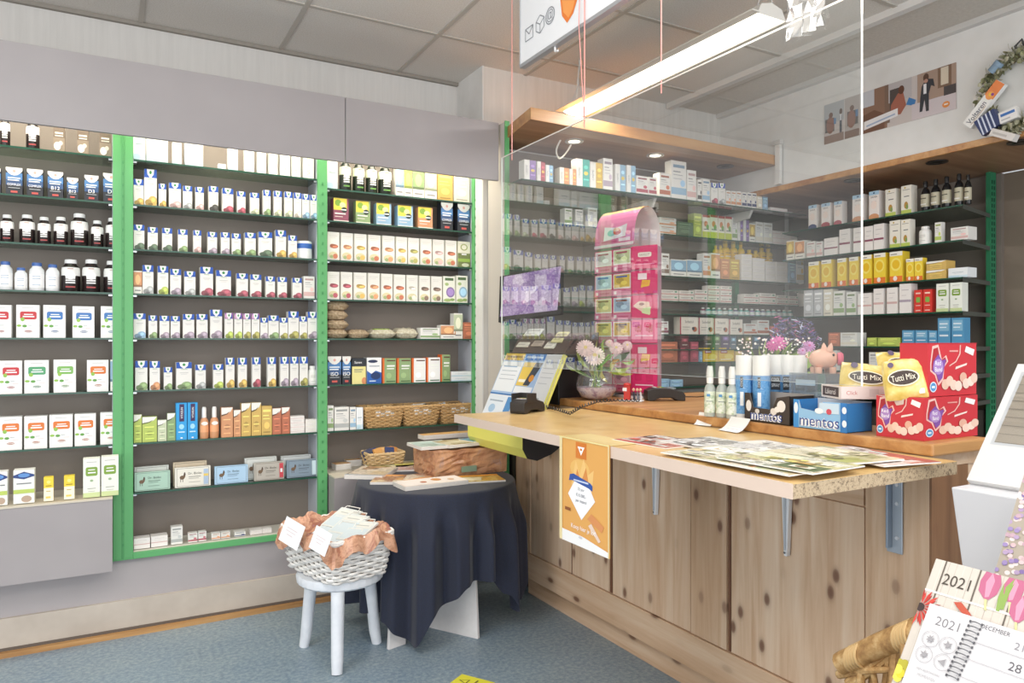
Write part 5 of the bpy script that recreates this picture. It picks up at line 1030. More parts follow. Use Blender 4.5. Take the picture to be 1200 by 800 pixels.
o = tag(g.build('pastille_tray', loc=(2.105, 1.475, zt), rz=math.radians(-28)), 'pale open pastille tray lying across the sweets trays', 'sweets tray'); k.build('end_print', o, loc=(-w/2,0,0), rz=-PI/2)
def candy_bag(px, py, t_, w, h, rz, tilt, lab, seed, roll=0):
    p = at_t(px, py, t_); g = G(); pillow(g, 0, 0, 0, w, h, .05, mottled('yellow_foil', [(.3, '#d9b84e'), (.55, '#edd27a'), (.75, '#f6e6a8')], 18, .25, 3), 14, seed=seed)
    def D(u, v, rx, ry, m, k): g.poly([(u+rx*math.cos(2*PI*i/20), v+ry*math.sin(2*PI*i/20), .030+k) for i in range(20)], m)
    D(0,-.004,w*.36,h*.2,'#f3ead0',.0); D(0,-.004,w*.33,h*.17,'#3a2c28',.0008)
    g.text('Tutti Mix', (0,-.004,.0325), (1,.08,0), (-.08,1,0), .018, '#f2ead8', maxw=w*.55); D(-w*.25,h*.3,w*.07,w*.07,'#5a4a6a',.0)
    g.box(w*.3,w*.42,-h*.42,-h*.3,.018,.02,'#f4f4f0')
    o = g.build('candy_bag', loc=p, rot=(tilt, roll, rz), smooth=True); return tag(o, lab, 'candy bag', 'yellow candy bags')
candy_bag(1014, 446, 2.31, .15, .12, math.radians(-50), math.radians(60), 'yellow candy bag leaning in the pale pastille tray', 1, .12)
candy_bag(1060, 444, 2.12, .115, .125, math.radians(-62), math.radians(72), 'yellow candy bag leaning against the left end of red box', 2, -.15)
candy_bag(1056, 431, 2.42, .15, .12, math.radians(-35), math.radians(50), 'yellow candy bag half hidden behind the front two', 3, .1)
pp = Vector((2.20, 1.69, ZT+.1735)); t = empty('piggy_bank', pp, 'pink ceramic piggy bank standing on the clear plastic box', 'piggy bank', rz=math.radians(-28))
pk = mat('#e9b49c', .3); pk2 = mat('#d8607a', .3)
def ellipsoid(g, c, rx, ry, rz_, m, seg=20, n=10):
    g.lathe([(max(.0008, math.sin(PI*i/n)), -math.cos(PI*i/n)*rz_) for i in range(n+1)], m, seg, c, rx, ry)
g = G(); ellipsoid(g, (0,0,.048), .05, .036, .036, pk); g.build('body', t, smooth=True)
for y in (-.02,.02):
    g = G(); g.lathe([(.001,.03),(.008,.018),(.013,.0)], pk, 12, (-.0,0,0), 1, .6); g.build('ear', t, loc=(.012,y,.076), rot=(-y*16,.1,0), smooth=True)
for x in (-.026,.024):
    for y in (-.02,.02):
        g = G(); g.lathe([(.011,0),(.012,.02)], pk, 12, (x,y,0)); g.build('leg', t, smooth=True)
g = G(); g.lathe([(.022,0),(.024,.012),(.019,.018)], pk2, 18); g.build('snout', t, loc=(.046,-.008,.048), rot=(0, PI/2, -.35), smooth=True)
for y in (-.034,):
    g = G(); ellipsoid(g, (0,0,0), .005, .003, .005, mat('#1c1c1c', .2), 10, 6); g.build('eye', t, loc=(.022,-.03,.062))
g = G(); g.tube([(-.05,0,.05),(-.06,.004,.056),(-.062,-.004,.062),(-.056,0,.066)], .003, pk, 6); g.build('tail', t, smooth=True)
# bouquet and tinsel ornament behind the cans
B0 = on_z(905, 480, ZT); B0 = Vector((2.36, 2.12, ZT)); t = empty('flower_pot', B0, 'pot of pink and white flowers with green leaves behind spray cans', 'flower pot')
g = G(); g.lathe([(.05,0),(.07,.16),(.075,.165),(.07,.17)], mat('#d8dfe0', .4), 20); g.build('pot', t, smooth=True)
bd = B0.x*SN+B0.y*CS
def bp(px, py, dx=0): return at_t(px, py, bd-dx)-B0
g = G(); rnd = random.Random(5)
for k in range(34):
    a = rnd.uniform(0, 2*PI); px = rnd.uniform(862, 962); py = 424-28*math.sin((px-862)/100*PI)**.5*rnd.uniform(.2, 1)
    leaf(g, bp(912+(px-912)*.4, 432), bp(px, py, rnd.uniform(-.05,.05)), rnd.uniform(.012,.024), rnd.choice(['#7f9a3c','#a9bf55','#5d7a38','#8fae4a','#b9cc7a']))
for px, py in ((890,405),(898,398),(932,416),(955,410)): leaf(g, bp(905,428), bp(px,py,.06), .028, '#b7cc7c')
g.build('leaves', t, smooth=True)
for px, py, r, c in ((912,402,.034,'#e273b4'),(905,405,.026,'#d95fa6'),(948,406,.026,'#d99ad0'),(940,412,.02,'#e3b0dc')):
    g = G(); flower(g, bp(px,py,.08), r, c, '#c9508f', 14, Vector((-.6,-.7,.4)), 3); g.build('pink_flower', t)
g = G()
for k in range(110):
    px = rnd.uniform(864, 950); py = rnd.uniform(396, 420); c = bp(px, py, rnd.uniform(.02,.12)); r = rnd.uniform(.0025,.005)
    up = Vector((-.6,-.7,.3)).normalized(); a = up.orthogonal().normalized(); b_ = up.cross(a)
    g.poly([c+(a*math.cos(q*PI/3)+b_*math.sin(q*PI/3))*r for q in range(6)], rnd.choice(['#f6f3ec','#efe2d6','#f6d6cf']))
g.build('gypsophila', t)
T0 = Vector((2.62, 2.42, ZT)); t = empty('tinsel_tree', T0, 'dark blue tinsel ornament sparkling behind the pink flowers', 'ornament')
td = T0.x*SN+T0.y*CS
g = G(); g.lathe([(.05,0),(.012,.01),(.01,.2)], mat('#6a6a78', .4), 12); g.build('stand', t)
g = G()
for k in range(420):
    v = rnd.random(); px = 930+(rnd.random()-.5)*(66-26*v); py = 404-30*v+rnd.uniform(-3,3); c = at_t(px, py, td+rnd.uniform(-.08,.06))-T0
    d = Vector((rnd.uniform(-1,1),rnd.uniform(-1,1),rnd.uniform(-1,1))).normalized()*.014; s = d.orthogonal().normalized()*.002
    g.poly([c-d-s, c+d-s, c+d+s, c-d+s], rnd.choice(['#2b2a55','#3a3570','#1f2240','#c9cfe6','#6a4f90','#4a4a80','#b04a7a']))
g.build('tinsel', t)
# hand gel pump seen behind flowers
# ================================================================= SCREEN, SIGN, LAMP
XG = 1.51; ya, yb, za, zc = 1.058, 2.786, 1.30, 2.2046
t = empty('acrylic_screen', (XG, yb, za), 'large hanging clear acrylic screen above the counter leaf', 'screen')
gm_ = glass_mat('acrylic_pane', .13, 1.1, '#f4f7f6', 0, .015, '#e8eaea')
g = G(); g.poly([(0,0,0),(0,ya-yb,0),(0,ya-yb,zc-za),(0,0,zc-za)][::-1], gm_); g.build('pane', t)
me_ = mat('#f4f2ec', .3)
g = G(); g.box(-.002,.002,ya-yb-.0012,ya-yb+.0012,0,zc-za,me_); g.build('near_edge', t)
g = G(); g.box(-.002,.002,ya-yb,0,zc-za-.0015,zc-za+.0015,mat('#e9e2d8',.3)); g.build('top_edge', t)
g = G(); g.box(-.002,.002,-.002,.002,0,zc-za,mat('#dfe6dc',.3)); g.build('far_edge', t)
g = G(); g.box(-.001,.001,ya-yb,0,-.0005,.0005,mat('#a9aeab',.3)); g.build('bottom_edge', t)
for px, lab in ((600,'farthest pink string hanging the acrylic screen'),(685,'middle pink string hanging the acrylic screen'),(775,'nearest pink string hanging the acrylic screen')):
    p = on_x(px, 100, XG); g = G(); g.tube([(XG,p.y,zc-.03),(XG,p.y,CEIL-.001)], .0022, mat('#e39a92',.6), 6)
    if px == 685: g.tube([(XG,p.y,zc-.03),(XG-.004,p.y+.03,zc+.35),(XG,p.y+.012,CEIL-.001)], .0018, mat('#e39a92',.6), 6)
    tag(g.build('hanging_string'), lab, 'string', 'strings of the acrylic screen')
# crinkled clear tape at the top edge
p = on_x(945, 12, XG); g = G(); rnd = random.Random(9); N = 8
vs = [(XG-.008+rnd.uniform(-.012,.012), p.y+.055-.11*i/N, 2.16+.2*j/N) for j in range(N+1) for i in range(N+1)]
fs = [(j*(N+1)+i, j*(N+1)+i+1, (j+1)*(N+1)+i+1, (j+1)*(N+1)+i) for j in range(N) for i in range(N)]
g.faces(vs, fs, glass_mat('cellophane', .25, 1.0, '#f4f4f2', .08, .06, '#ffffff')); tag(g.build('cellophane_bag'), 'crinkled clear cellophane hanging on top of acrylic screen', 'bag')
# hanging sign
t = empty('hanging_sign', (1.525, 2.63, 2.56), 'white hanging sign with orange post logo and parcel icons', 'sign')
sw, sh = 1.5, .42; g = G(); g.box(-.009,.009,-sw,0,0,sh,mat('#eef0f4',.4)); g.build('sign_panel', t)
g = G(); g.box(-.013,.013,-sw-.002,.002,-.014,.0,mat('#b9bbbf',.35,.6)); g.box(-.013,.013,0,.006,-.014,sh,mat('#c9cbcf',.35,.6)); g.box(-.013,.013,-sw-.002,.002,sh,sh+.014,mat('#b9bbbf',.35,.6)); g.build('frame', t)
g = G(); X = -.0105; ux, uz = Vector((0,-1,0)), Vector((0,0,1))
def S(y, z): return (X, y-2.63, z-2.56)
gy = '#8d9198'
def line(a, b, w_=.0022):
    a = Vector(a); b = Vector(b); d = (b-a).normalized(); s = Vector((0,-d.z,d.y))*w_; g.poly([a-s, b-s, b+s, a+s], gy)
def loop(pts):
    for i in range(len(pts)): line(S(*pts[i]), S(*pts[(i+1) % len(pts)]))
loop([(2.59,2.64),(2.53,2.64),(2.53,2.69),(2.59,2.69)]); line(S(2.59,2.69), S(2.56,2.662)); line(S(2.56,2.662), S(2.53,2.69))
cx, cz, r = 2.475, 2.67, .036; hx = [(cx+r*math.sin(k*PI/3), cz+r*math.cos(k*PI/3)) for k in range(6)]; loop(hx)
for k in (1, 3, 5): line(S(cx, cz), S(*hx[k]))
g.ring(S(2.40, 2.675), ux, uz, .034, .005, gy, 24); g.text('@', S(2.40, 2.675), ux, uz, .05, gy)
og = '#e8792e'
bl_ = [(2.335,2.80),(2.33,2.72),(2.315,2.64),(2.28,2.60),(2.24,2.62),(2.2,2.68),(2.165,2.76),(2.15,2.85),(2.2,2.9),(2.3,2.88)]
g.poly([S(*q) for q in bl_], og); g.poly([(X-.0004, q[1], q[2]) for q in [S(*q) for q in [(2.322,2.76),(2.318,2.72),(2.305,2.65),(2.27,2.615),(2.24,2.64),(2.22,2.68)]]], '#f29a4e')
X -= .001; g.text('post', S(2.25, 2.735), ux, uz, .06, '#2c2a3c', maxw=.15)
g.poly([S(2.14,2.66), S(2.0,2.66), S(2.0,2.88), S(2.05,2.86)], og); g.text('nl', S(2.05, 2.74), ux, uz, .05, '#ffffff')
g.build('print', t)
for y in (-.25, -1.1):
    k = G(); k.tube([(0,y,-.014),(0,y,-.03),(0,y-.02,-.034)], .004, mat('#e4e4e4',.3), 6); k.build('hook', t)
    k = G(); k.tube([(0,y,sh+.014),(0,y,CEIL-2.56)], .002, mat('#c9c9c9',.3), 6); k.build('suspension_wire', t)
# ceiling light fixture
t = empty('fluorescent_fixture', (2.40, 2.815, 2.74), 'long hanging fluorescent light fixture glowing over the counter', 'ceiling light')
g = G(); L = .725
q = [(-.085,.0),(-.06,.045),(.0,.06),(.06,.045),(.085,.0)]
lo = [(x,-L,z) for x,z in q]; hi = [(x,L,z) for x,z in q]; n = len(q)
g.faces(lo+hi, [tuple(range(n)), tuple(range(2*n-1,n-1,-1))]+[(i,n+i,n+i+1,i+1) for i in range(n-1)], mat('#d9d6cf', .4)); g.box(-.125,-.083,-L-.01,L+.01,.0,.006,mat('#cfcbc3',.35)); g.box(.083,.125,-L-.01,L+.01,.0,.006,mat('#cfcbc3',.35)); g.build('housing', t)
g = G(); n = 8; lo = [(-.07+.14*i/n, -L, -.012*math.sin(PI*i/n)-.001) for i in range(n+1)]; hi = [(x, L, z) for x, y, z in lo]
g.faces(lo+hi, [(i, i+1, n+2+i, n+1+i) for i in range(n)], mat('#fffaf0', .5, 0, 7)); g.build('diffuser', t)
for y in (-L+.03, L-.05):
    for s in (-1, 1):
        k = G(); k.tube([(.05*s,y,.05),(0,y,.16),(0,y,CEIL-2.741)], .0018, mat('#c9c9c9',.3), 6); k.build('suspension_wire', t)
g = G(); pts = [(0,L-.03,.06),(-.02,L-.0,.0),(-.07,L+.0,-.12),(-.11,L+.02,-.22),(-.07,L+.04,-.26),(.0,L+.04,-.18),(.03,L+.02,-.06),(.02,L,.1),(.02,L-.03,CEIL-2.741)]
def smoothp(p, n=8):
    p = [Vector(a) for a in p]; o = []
    for i in range(len(p)-1):
        a, b, c, d = p[max(i-1,0)], p[i], p[i+1], p[min(i+2,len(p)-1)]
        for k in range(n):
            s = k/n; o.append(.5*((2*b)+(-a+c)*s+(2*a-5*b+4*c-d)*s*s+(-a+3*b-3*c+d)*s**3))
    return o+[p[-1]]
g.tube(smoothp(pts), .005, mat('#e9e6df',.4), 8); g.build('power_cable', t, smooth=True)
# ================================================================= RIGHT WALL: picture strip + wreath
pw, ph = .803, .243
sc_ = lambda u, s: [('r',u,u+.16*s,.0,1,'#b9aca6'),('r',u,u+.1*s,.35,.95,'#9aa0a6'),('r',u+.01*s,u+.07*s,.25,.6,'#4c443f')]
wood, skin, dk = '#6f4f3e', '#b98a78', '#33343a'
pdz = [('r',0,1,0,1,'#c9bfbb'),('r',0,.3,.5,1,'#aeb2b6'),('r',.0,.17,.0,.2,'#8f7468'),
 ('r',.01,.09,.28,.62,'#4f4a48'),('e',.055,.45,.035,.22,'#8a5c4c'),('e',.06,.7,.018,.07,'#6a4636'),('r',.085,.105,.45,.6,'#4a78a8'),('r',.135,.155,.2,.62,'#3e4450'),('e',.146,.72,.013,.08,'#5a4438'),('r',.138,.152,.5,.66,'#d9dce0'),
 ('r',.18,.3,.0,1,'#b3aaa6'),('r',.2,.29,.3,.65,'#4f4a48'),('e',.235,.45,.035,.22,'#8a5c4c'),('e',.24,.72,.018,.07,'#6a4636'),('r',.27,.29,.48,.65,'#4a78a8'),('r',.18,.3,.0,.18,'#7d5f50'),('r',.176,.18,0,1,'#d9d4d0'),
 ('r',.31,.52,.0,1,'#8a6a58'),('r',.31,.42,.62,1,'#c6c9d0'),('p',[(.31,.0),(.5,.0),(.5,.35),(.42,.5),(.31,.42)],wood),('r',.5,.54,.1,1,'#7a6152'),
 ('r',.53,.7,.55,1,'#b9b3b4'),('r',.54,.63,.3,.85,'#4a4442'),('p',[(.54,.25),(.55,.5),(.6,.72),(.64,.7),(.66,.4),(.62,.22)],'#a2604e'),('e',.625,.78,.022,.1,'#5e3a2c'),('p',[(.66,.4),(.72,.32),(.73,.45),(.68,.55)],'#3f78b4'),
 ('r',.74,1,.35,1,'#a58c7c'),('r',.7,1,.0,.36,'#cfc3c6'),('r',.88,.97,.55,1,'#7a604e'),('r',.9,.95,.6,.98,'#d6c9b4'),('r',.92,1,.35,.55,'#4a4444'),
 ('p',[(.755,.14),(.775,.14),(.79,.4),(.8,.12),(.82,.12),(.82,.5),(.84,.72),(.8,.85),(.77,.7),(.76,.45)],dk),('r',.783,.803,.52,.74,'#e6e6e8'),('e',.80,.88,.02,.09,'#5a4034'),('p',[(.82,.7),(.86,.62),(.85,.8),(.81,.84)],dk),('e',.80,.8,.014,.045,skin),
 ('p',[(.34,.08),(.6,.2),(.6,.38),(.34,.28)],'#ece9ea'),('p',[(.36,.14),(.58,.245),(.58,.28),(.36,.18)],'#9fb0cc'),('e',.935,.15,.025,.07,'#e0893f'),('r',.922,.948,.14,.17,'#f4e9e0')]
o = card('picture_strip', pw, ph, .004, '#c9bfbb', pdz, (3.8975, 2.5855, 2.626), (0,0,-PI/2)); tag(o, 'long photo strip of people in a living room on white wall', 'poster')
W0 = Vector((3.872, 1.865, 2.62)); t = empty('wreath', W0, 'dried leaf wreath decorated with medicine boxes on white wall', 'wreath')
g = G(); rnd = random.Random(11)
g.tube([(0, .15*math.cos(2*PI*k/40), .17*math.sin(2*PI*k/40)) for k in range(40)], .022, mat('#7d7a5a',.9), 8, closed=True); g.build('twig_ring', t)
g = G()
for k in range(900):
    a = rnd.uniform(0,2*PI); c = Vector((rnd.uniform(-.04,.01), (.15+rnd.uniform(-.03,.035))*math.cos(a), (.17+rnd.uniform(-.03,.035))*math.sin(a)))
    d = Vector((rnd.uniform(-.6,.1),rnd.uniform(-1,1),rnd.uniform(-1,1))).normalized()*rnd.uniform(.02,.04)
    leaf(g, c, c+d, .012, rnd.choice(['#a7a488','#8b8a66','#bdbaa0','#6f7350','#c9c7b4','#999a74']), .004)
g.build('dried_leaves', t)
g = G(); g.tube([(0,0,.17),(-.01,.02,.22),(-.005,-.005,.245),(0,-.02,.2)], .007, mat('#4a4a48',.6), 6); g.build('hanger', t)
o = card('voltaren_box', .235, .052, .03, '#eeece8', [('r',.66,1,0,1,'#e8834a'),('e',.7,.5,.09,.4,'#ee9a55'),('e',.72,.5,.04,.2,'#f4c14a'),('e',.74,.35,.03,.15,'#8a3f8a'),('t','Voltaren',.3,.5,.5,'#2f3550',.5),('r',.06,.5,.12,.2,'#c9b7a6')], (-.05,.12,-.055), (0, math.radians(-47), -PI/2), t)
o = card('striped_box', .10, .085, .04, '#27335e', [('p',[(.05+.2*i,0),(.12+.2*i,0),(.25+.2*i,1),(.18+.2*i,1)],'#c9cfe0') for i in range(4)], (-.045,.10,-.17), (.1, math.radians(-25), -PI/2), t)
o = card('white_box', .08, .055, .035, '#e4e1de', [('r',.1,.9,.55,.8,'#3a6ab0'),('r',.1,.6,.2,.3,'#a9a9ae')], (-.05,.02,-.15), (0, math.radians(-10), -PI/2), t)
o = card('small_flat_box', .12, .035, .04, '#d3cdc8', [('r',.1,.7,.3,.6,'#b5aea8')], (-.045,.06,-.225), (0, math.radians(28), -PI/2), t)
g = G(); g.lathe([(.02,0),(.022,.035),(.024,.036),(.024,.055)], mat('#7f97ad',.4), 14); g.build('small_jar', t, loc=(-.04,.115,.12), rot=(.9,0,0), smooth=True)
# ================================================================= TABLE, STOOL, BASKETS
TC = Vector((1.47, 3.41, 0)); TR = .395; TZ = .705
t = empty('side_table', TC, 'small table on crossed white boards under the dark blue cloth', 'table')
g = G(); g.lathe([(TR-.01,TZ-.03),(TR-.01,TZ-.006)], mat('#e4e1dc',.5), 40); g.build('tabletop', t)
mwb = mottled('chipped_white_board', [(.3, '#dcd9d8'), (.7, '#ebe9e8')], 8, .5, 3)
def board(a, b, z1, nm):
    a = Vector((*a,0)); b = Vector((*b,0)); d = (b-a).normalized(); s = Vector((-d.y,d.x,0))*.009
    g = G(); lo = [a-s-TC, b-s-TC, b+s-TC, a+s-TC]; g.hexa(lo, [p*.86+Vector((0,0,z1)) for p in lo], mwb); return g.build(nm, t, bevel=.002)
board((1.124,3.165),(1.215,3.19),TZ-.031,'leg_board'); board((1.541,3.072),(1.385,3.33),TZ-.031,'leg_board'); board((1.24,3.57),(1.33,3.42),TZ-.031,'leg_board')
m_cloth = None
m, nt, b = newmat('navy_cloth'); f = noise(nt, coords(nt), 260, 2); nt.links.new(ramp(nt, [(.3,'#090f20'),(.7,'#121c36')], f), b.inputs['Base Color']); b.inputs['Roughness'].default_value = .8; b.inputs['Sheen Weight'].default_value = .12; m_cloth = m
ctl = sorted([(100,.3),(143,.08),(190,.16),(212,.14),(233,.03),(250,.2),(268,.29),(285,.30),(298,.2),(306,.10),(318,.12),(335,.3),(350,.36),(20,.3),(50,.12)])
def hem(a):
    a %= 360
    c = ctl+[(ctl[0][0]+360, ctl[0][1])]
    if a < c[0][0]: a += 360
    for (a0, z0), (a1, z1) in zip(c, c[1:]):
        if a0 <= a <= a1:
            s = (a-a0)/(a1-a0); s = s*s*(3-2*s); return z0+(z1-z0)*s
    return .3
g = G(); NA, ND = 288, 16; vs = []; fs = []
vs.append((0,0,TZ+.004))
for r in (.2, .36): vs += [(r*math.cos(2*PI*k/NA), r*math.sin(2*PI*k/NA), TZ+.004) for k in range(NA)]
rnd = random.Random(2); ph = [rnd.uniform(0,6) for _ in range(4)]
for j in range(ND+1):
    for k in range(NA):
        a = 2*PI*k/NA; dg_ = math.degrees(a); hz = hem(dg_); f = j/ND
        if j == 0: r, z = TR-.004, TZ+.004
        elif j == 1: r, z = TR+.004, TZ-.002
        else:
            e = (j-1)/(ND-1); z = TZ-.002-(TZ-.002-hz)*e; dp = TZ-z
            w = math.sin(a*17+ph[0]+.6*math.sin(a*4+ph[1])); w = w*abs(w)**-.25 if abs(w) > 1e-6 else 0; w += .35*math.sin(a*31+ph[2])
            r = TR+.006+min(1, dp/.18)*(.014+.034*w*min(1,dp/.22))+.05*dp*(1-hz/.4)
        vs.append((r*math.cos(a), r*math.sin(a), z))
for k in range(NA): fs.append((0, 1+k, 1+(k+1)%NA))
for j in range(ND+2):
    for k in range(NA):
        k2 = (k+1) % NA; fs.append((1+j*NA+k, 1+(j+1)*NA+k, 1+(j+1)*NA+k2, 1+j*NA+k2))
g.faces(vs, fs, m_cloth); o = g.build('tablecloth', loc=TC, smooth=True); tag(o, 'dark navy cloth draped in folds over the small table', 'tablecloth')
o.modifiers.new('s', 'SUBSURF').levels = 1
TT = TZ+.0055
def printed(px, py, w, h, n, tz, pal, sd, decs, lab, nm='magazine', z=None, th=.004, grp='print on the cloth table'):
    z = TT if z is None else z; p = on_z(px, py, z)
    for q in range(1):
        g = G(); T = th*n
        g.box(-w/2, w/2, -T, 0, -h/2, h/2, mat('#e9e5df', .6))
        for i in range(1, n): 
            y = -T+i*th; g.box(-w/2-.0006, w/2+.0006, y-.0004, y+.0004, -h/2-.0006, h/2+.0006, '#b5aea6')
        m = collage('page_%d' % sd, pal, 9, sd); g.poly([(-w/2,-T-.0003,-h/2),(w/2,-T-.0003,-h/2),(w/2,-T-.0003,h/2),(-w/2,-T-.0003,h/2)], m)
        n0 = len(g.v); decals(g, decs, w, h, -T-.0005)
        for i in range(n0, len(g.v)): x, y, zz = g.v[i]; g.v[i] = (x, y, zz-h/2)
        o = g.build(nm, loc=(p.x, p.y, z), rot=(-PI/2, 0, math.radians(tz))); tag(o, lab, nm.replace('_', ' '), grp)
    return o
food = ['#c9813f','#e6cf9f','#8a4a2c','#f0e6d2','#b7672f']
printed(436, 556, .20, .26, 5, -38, ['#8a5a3a','#d8c29a','#4a3a36','#e6d8c4','#b9783f'], 21, [('r',.0,1,.0,.08,'#aeb4bc')], 'stack of food magazines at left edge of cloth table')
printed(456, 563, .15, .2, 3, -30, food, 22, [('r',.1,.9,.82,.95,'#e9a25a')], 'orange booklet pile behind the white recipe booklets')
printed(505, 568, .33, .15, 5, 2, ['#efe6de','#e9d3c4','#f4efe9','#e6c8b4'], 23, [('r',.02,.98,.04,.96,'#f1e8e2'),('e',.6,.6,.08,.2,'#c9884a'),('e',.36,.4,.05,.12,'#b0623a'),('e',.8,.4,.05,.14,'#d8b08a')], 'pile of cream recipe booklets at front of cloth table', z=TT)
printed(482, 561, .2, .14, 2, 12, food, 24, [('r',.05,.95,.05,.2,'#e8a86a')], 'small orange booklets beside the cream recipe pile', z=TT)
printed(560, 562, .24, .17, 2, -12, ['#d9a93a','#efe0a0','#a88a3a','#c9772f','#e9c95a'], 25, [('r',.0,1,.8,1,'#e0952f'),('p',[(.1,.2),(.5,.1),(.6,.6),(.2,.7)],'#d9cfae')], 'yellow and orange magazine at right of cloth table')
printed(492, 548, .26, .2, 2, -20, ['#7a4f8a','#c99a9a','#e6dcd6','#4a3050','#b0704a'], 26, [('e',.5,.45,.28,.25,'#b9a08a'),('e',.5,.45,.15,.14,'#8a3a3a')], 'purple framed food magazine before the wrapped box')
printed(462, 546, .3, .16, 2, -8, ['#9a8f3f','#d8d2b0','#6f6a2c','#c9b98a'], 27, [('r',.5,.9,.3,.6,'#b7ad5a')], 'olive green magazine lying behind the food magazines')
# ledge things under right bay
zl = .6815
printed(400, 549, .09, .07, 8, 5, ['#e39a3c','#f2c277','#c9772a'], 28, [('r',.1,.9,.4,.6,'#f7e0b4')], 'pile of orange packets on grey ledge by green post', 'packet_pile', z=zl, grp='packets on the grey ledge')
printed(413, 545, .09, .07, 9, 0, ['#c9812f','#e8b467','#a86420'], 29, [('r',.1,.9,.4,.6,'#f0d0a0')], 'darker pile of orange packets on grey ledge', 'packet_pile', z=zl, grp='packets on the grey ledge')
printed(440, 543, .16, .12, 2, 8, ['#b9b4ac','#5f5a58','#e6e2da'], 30, [], 'grey photo leaflet on the ledge near cloth table', 'leaflet', z=zl, grp='packets on the grey ledge')
# copper wrapped box with leaflets
m_cop = mottled('copper_foil', [(.3, '#7a4a34'), (.45, '#b07a5a'), (.6, '#c9966f'), (.75, '#8f7a86')], 9, .35, 5, .4, (1,1,1), 1.2)
t = empty('wrapped_box', (1.66, 3.53, TT), 'box wrapped in crumpled copper foil on the cloth table', 'box', rz=.06)
g = G(); w, d, h = .42, .26, .135; N = 8; rnd = random.Random(4)
def crumple(a, b, c, dd, n=10, amp=.006):
    vs = []; 
    for j in range(n+1):
        for i in range(n+1):
            u, v = i/n, j/n; p = (Vector(a)*(1-u)+Vector(b)*u)*(1-v)+(Vector(dd)*(1-u)+Vector(c)*u)*v; nn = (Vector(b)-Vector(a)).cross(Vector(dd)-Vector(a)).normalized()
            vs.append(p+nn*(rnd.uniform(-amp, amp) if 0 < i < n and 0 < j < n else 0))
    g.faces(vs, [(j*(n+1)+i, j*(n+1)+i+1, (j+1)*(n+1)+i+1, (j+1)*(n+1)+i) for j in range(n) for i in range(n)], m_cop)
c = [(-w/2,-d/2,0),(w/2,-d/2,0),(w/2,d/2,0),(-w/2,d/2,0)]; C2 = [(x*1.02,y*1.02,h) for x,y,z in c]
for i in range(4): crumple(c[i], c[(i+1)%4], C2[(i+1)%4], C2[i])
crumple(*C2); g.build('foil_wrap', t, smooth=False)
k = G(); k.box(-.07,.02,-.142,-.139,.02,.05,mat('#7f9a86',.4)); k.build('tape_label', t)
zb_ = TT+.1445
printed(506, 523, .2, .2, 4, 0, ['#a9c6c0','#d9e3dc','#8aa79a','#e6ece6'], 31, [('r',.1,.9,.5,.9,'#bfd4cc')], 'mint green leaflet pile on the wrapped box', 'leaflet_pile', z=zb_, grp='leaflets on the wrapped box')
printed(535, 521, .2, .18, 4, 8, ['#c9c49a','#b09a6a','#e3dcc0','#8a7a4a'], 32, [('e',.5,.5,.3,.2,'#d8cfae')], 'olive picture leaflet pile on middle of wrapped box', 'leaflet_pile', z=zb_+.002, grp='leaflets on the wrapped box')
printed(557, 519, .13, .12, 5, 12, ['#3f8fb4','#7ab8d0','#2f7a9c'], 33, [('r',.1,.9,.6,.8,'#a9d4e4')], 'teal blue leaflet pile at right of wrapped box', 'leaflet_pile', z=zb_+.002, grp='leaflets on the wrapped box')
printed(525, 512, .34, .08, 6, 2, ['#e0a95a','#f0cc8a','#c98a4a'], 34, [], 'orange leaflet pile at the back of the wrapped box', 'leaflet_pile', z=zb_+.0, grp='leaflets on the wrapped box')
for px, py, c, lab in ((490,535,'#a9b9d4','pale blue leaflet hanging down left side of the wrapped box'),(500,537,'#b9c4dc','bluish leaflet overhanging corner of the wrapped box')): pass
# wicker weave
def basket(name, w0, d0, w1, d1, h, rows, per, col, loc, rz, lab, cat, grp=None, r=.0045, rc=.03, rimr=.008):
    t = empty(name, loc, lab, cat, grp, rz)
    def ringp(f, n):
        w, d = w0+(w1-w0)*f, d0+(d1-d0)*f; P = []
        L = 2*(w+d)
        for k in range(n):
            s = k/n*L
            if s < w: p = (-w/2+s, -d/2)
            elif s < w+d: p = (w/2, -d/2+s-w)
            elif s < 2*w+d: p = (w/2-(s-w-d), d/2)
            else: p = (-w/2, d/2-(s-2*w-d))
            # round the corners a little
            x, y = p; ax, ay = w/2-rc, d/2-rc
            if abs(x) > ax and abs(y) > ay:
                v = Vector((abs(x)-ax, abs(y)-ay)); v = v.normalized()*rc; x = math.copysign(ax+v.x, x); y = math.copysign(ay+v.y, y)
            P.append((x, y))
        return P
    mc = mat(col, .6)
    mc2 = mat(shade(col, .9), .6)
    g = G(); n = per*4
    for i in range(rows):
        f = (i+.5)/rows; P = ringp(f, n); z = h*f; pts = []
        for k, (x, y) in enumerate(P):
            nx, ny = P[(k+1)%n][0]-P[k-1][0], P[(k+1)%n][1]-P[k-1][1]; l = math.hypot(nx, ny) or 1; s = math.sin(2*PI*k/8+(PI if i % 2 else 0))*r*1.15
            pts.append((x+ny/l*s, y-nx/l*s, z+rnd.uniform(-.0006,.0006)))
        g.tube(pts, h/rows*.48, mc if i % 3 else mc2, 5, closed=True)
    g.build('weave', t, smooth=True)
    g = G()
    for k in range(0, n, 4):
        a, b_ = ringp(0, n)[k], ringp(1, n)[k]; g.tube([(a[0],a[1],0),(b_[0],b_[1],h)], r*.8, mc2, 5)
    g.build('stakes', t, smooth=True)
    g = G(); P = ringp(1, n); 
    for ph_ in (0, PI): g.tube([(x, y, h+math.sin(2*PI*k/6+ph_)*rimr*.5) for k, (x, y) in enumerate(P)], rimr*.75, mc, 6, closed=True)
    g.build('rim', t, smooth=True)
    g = G(); g.poly([(x, y, .004) for x, y in ringp(0, 40)], mc2); g.build('base', t)
    return t
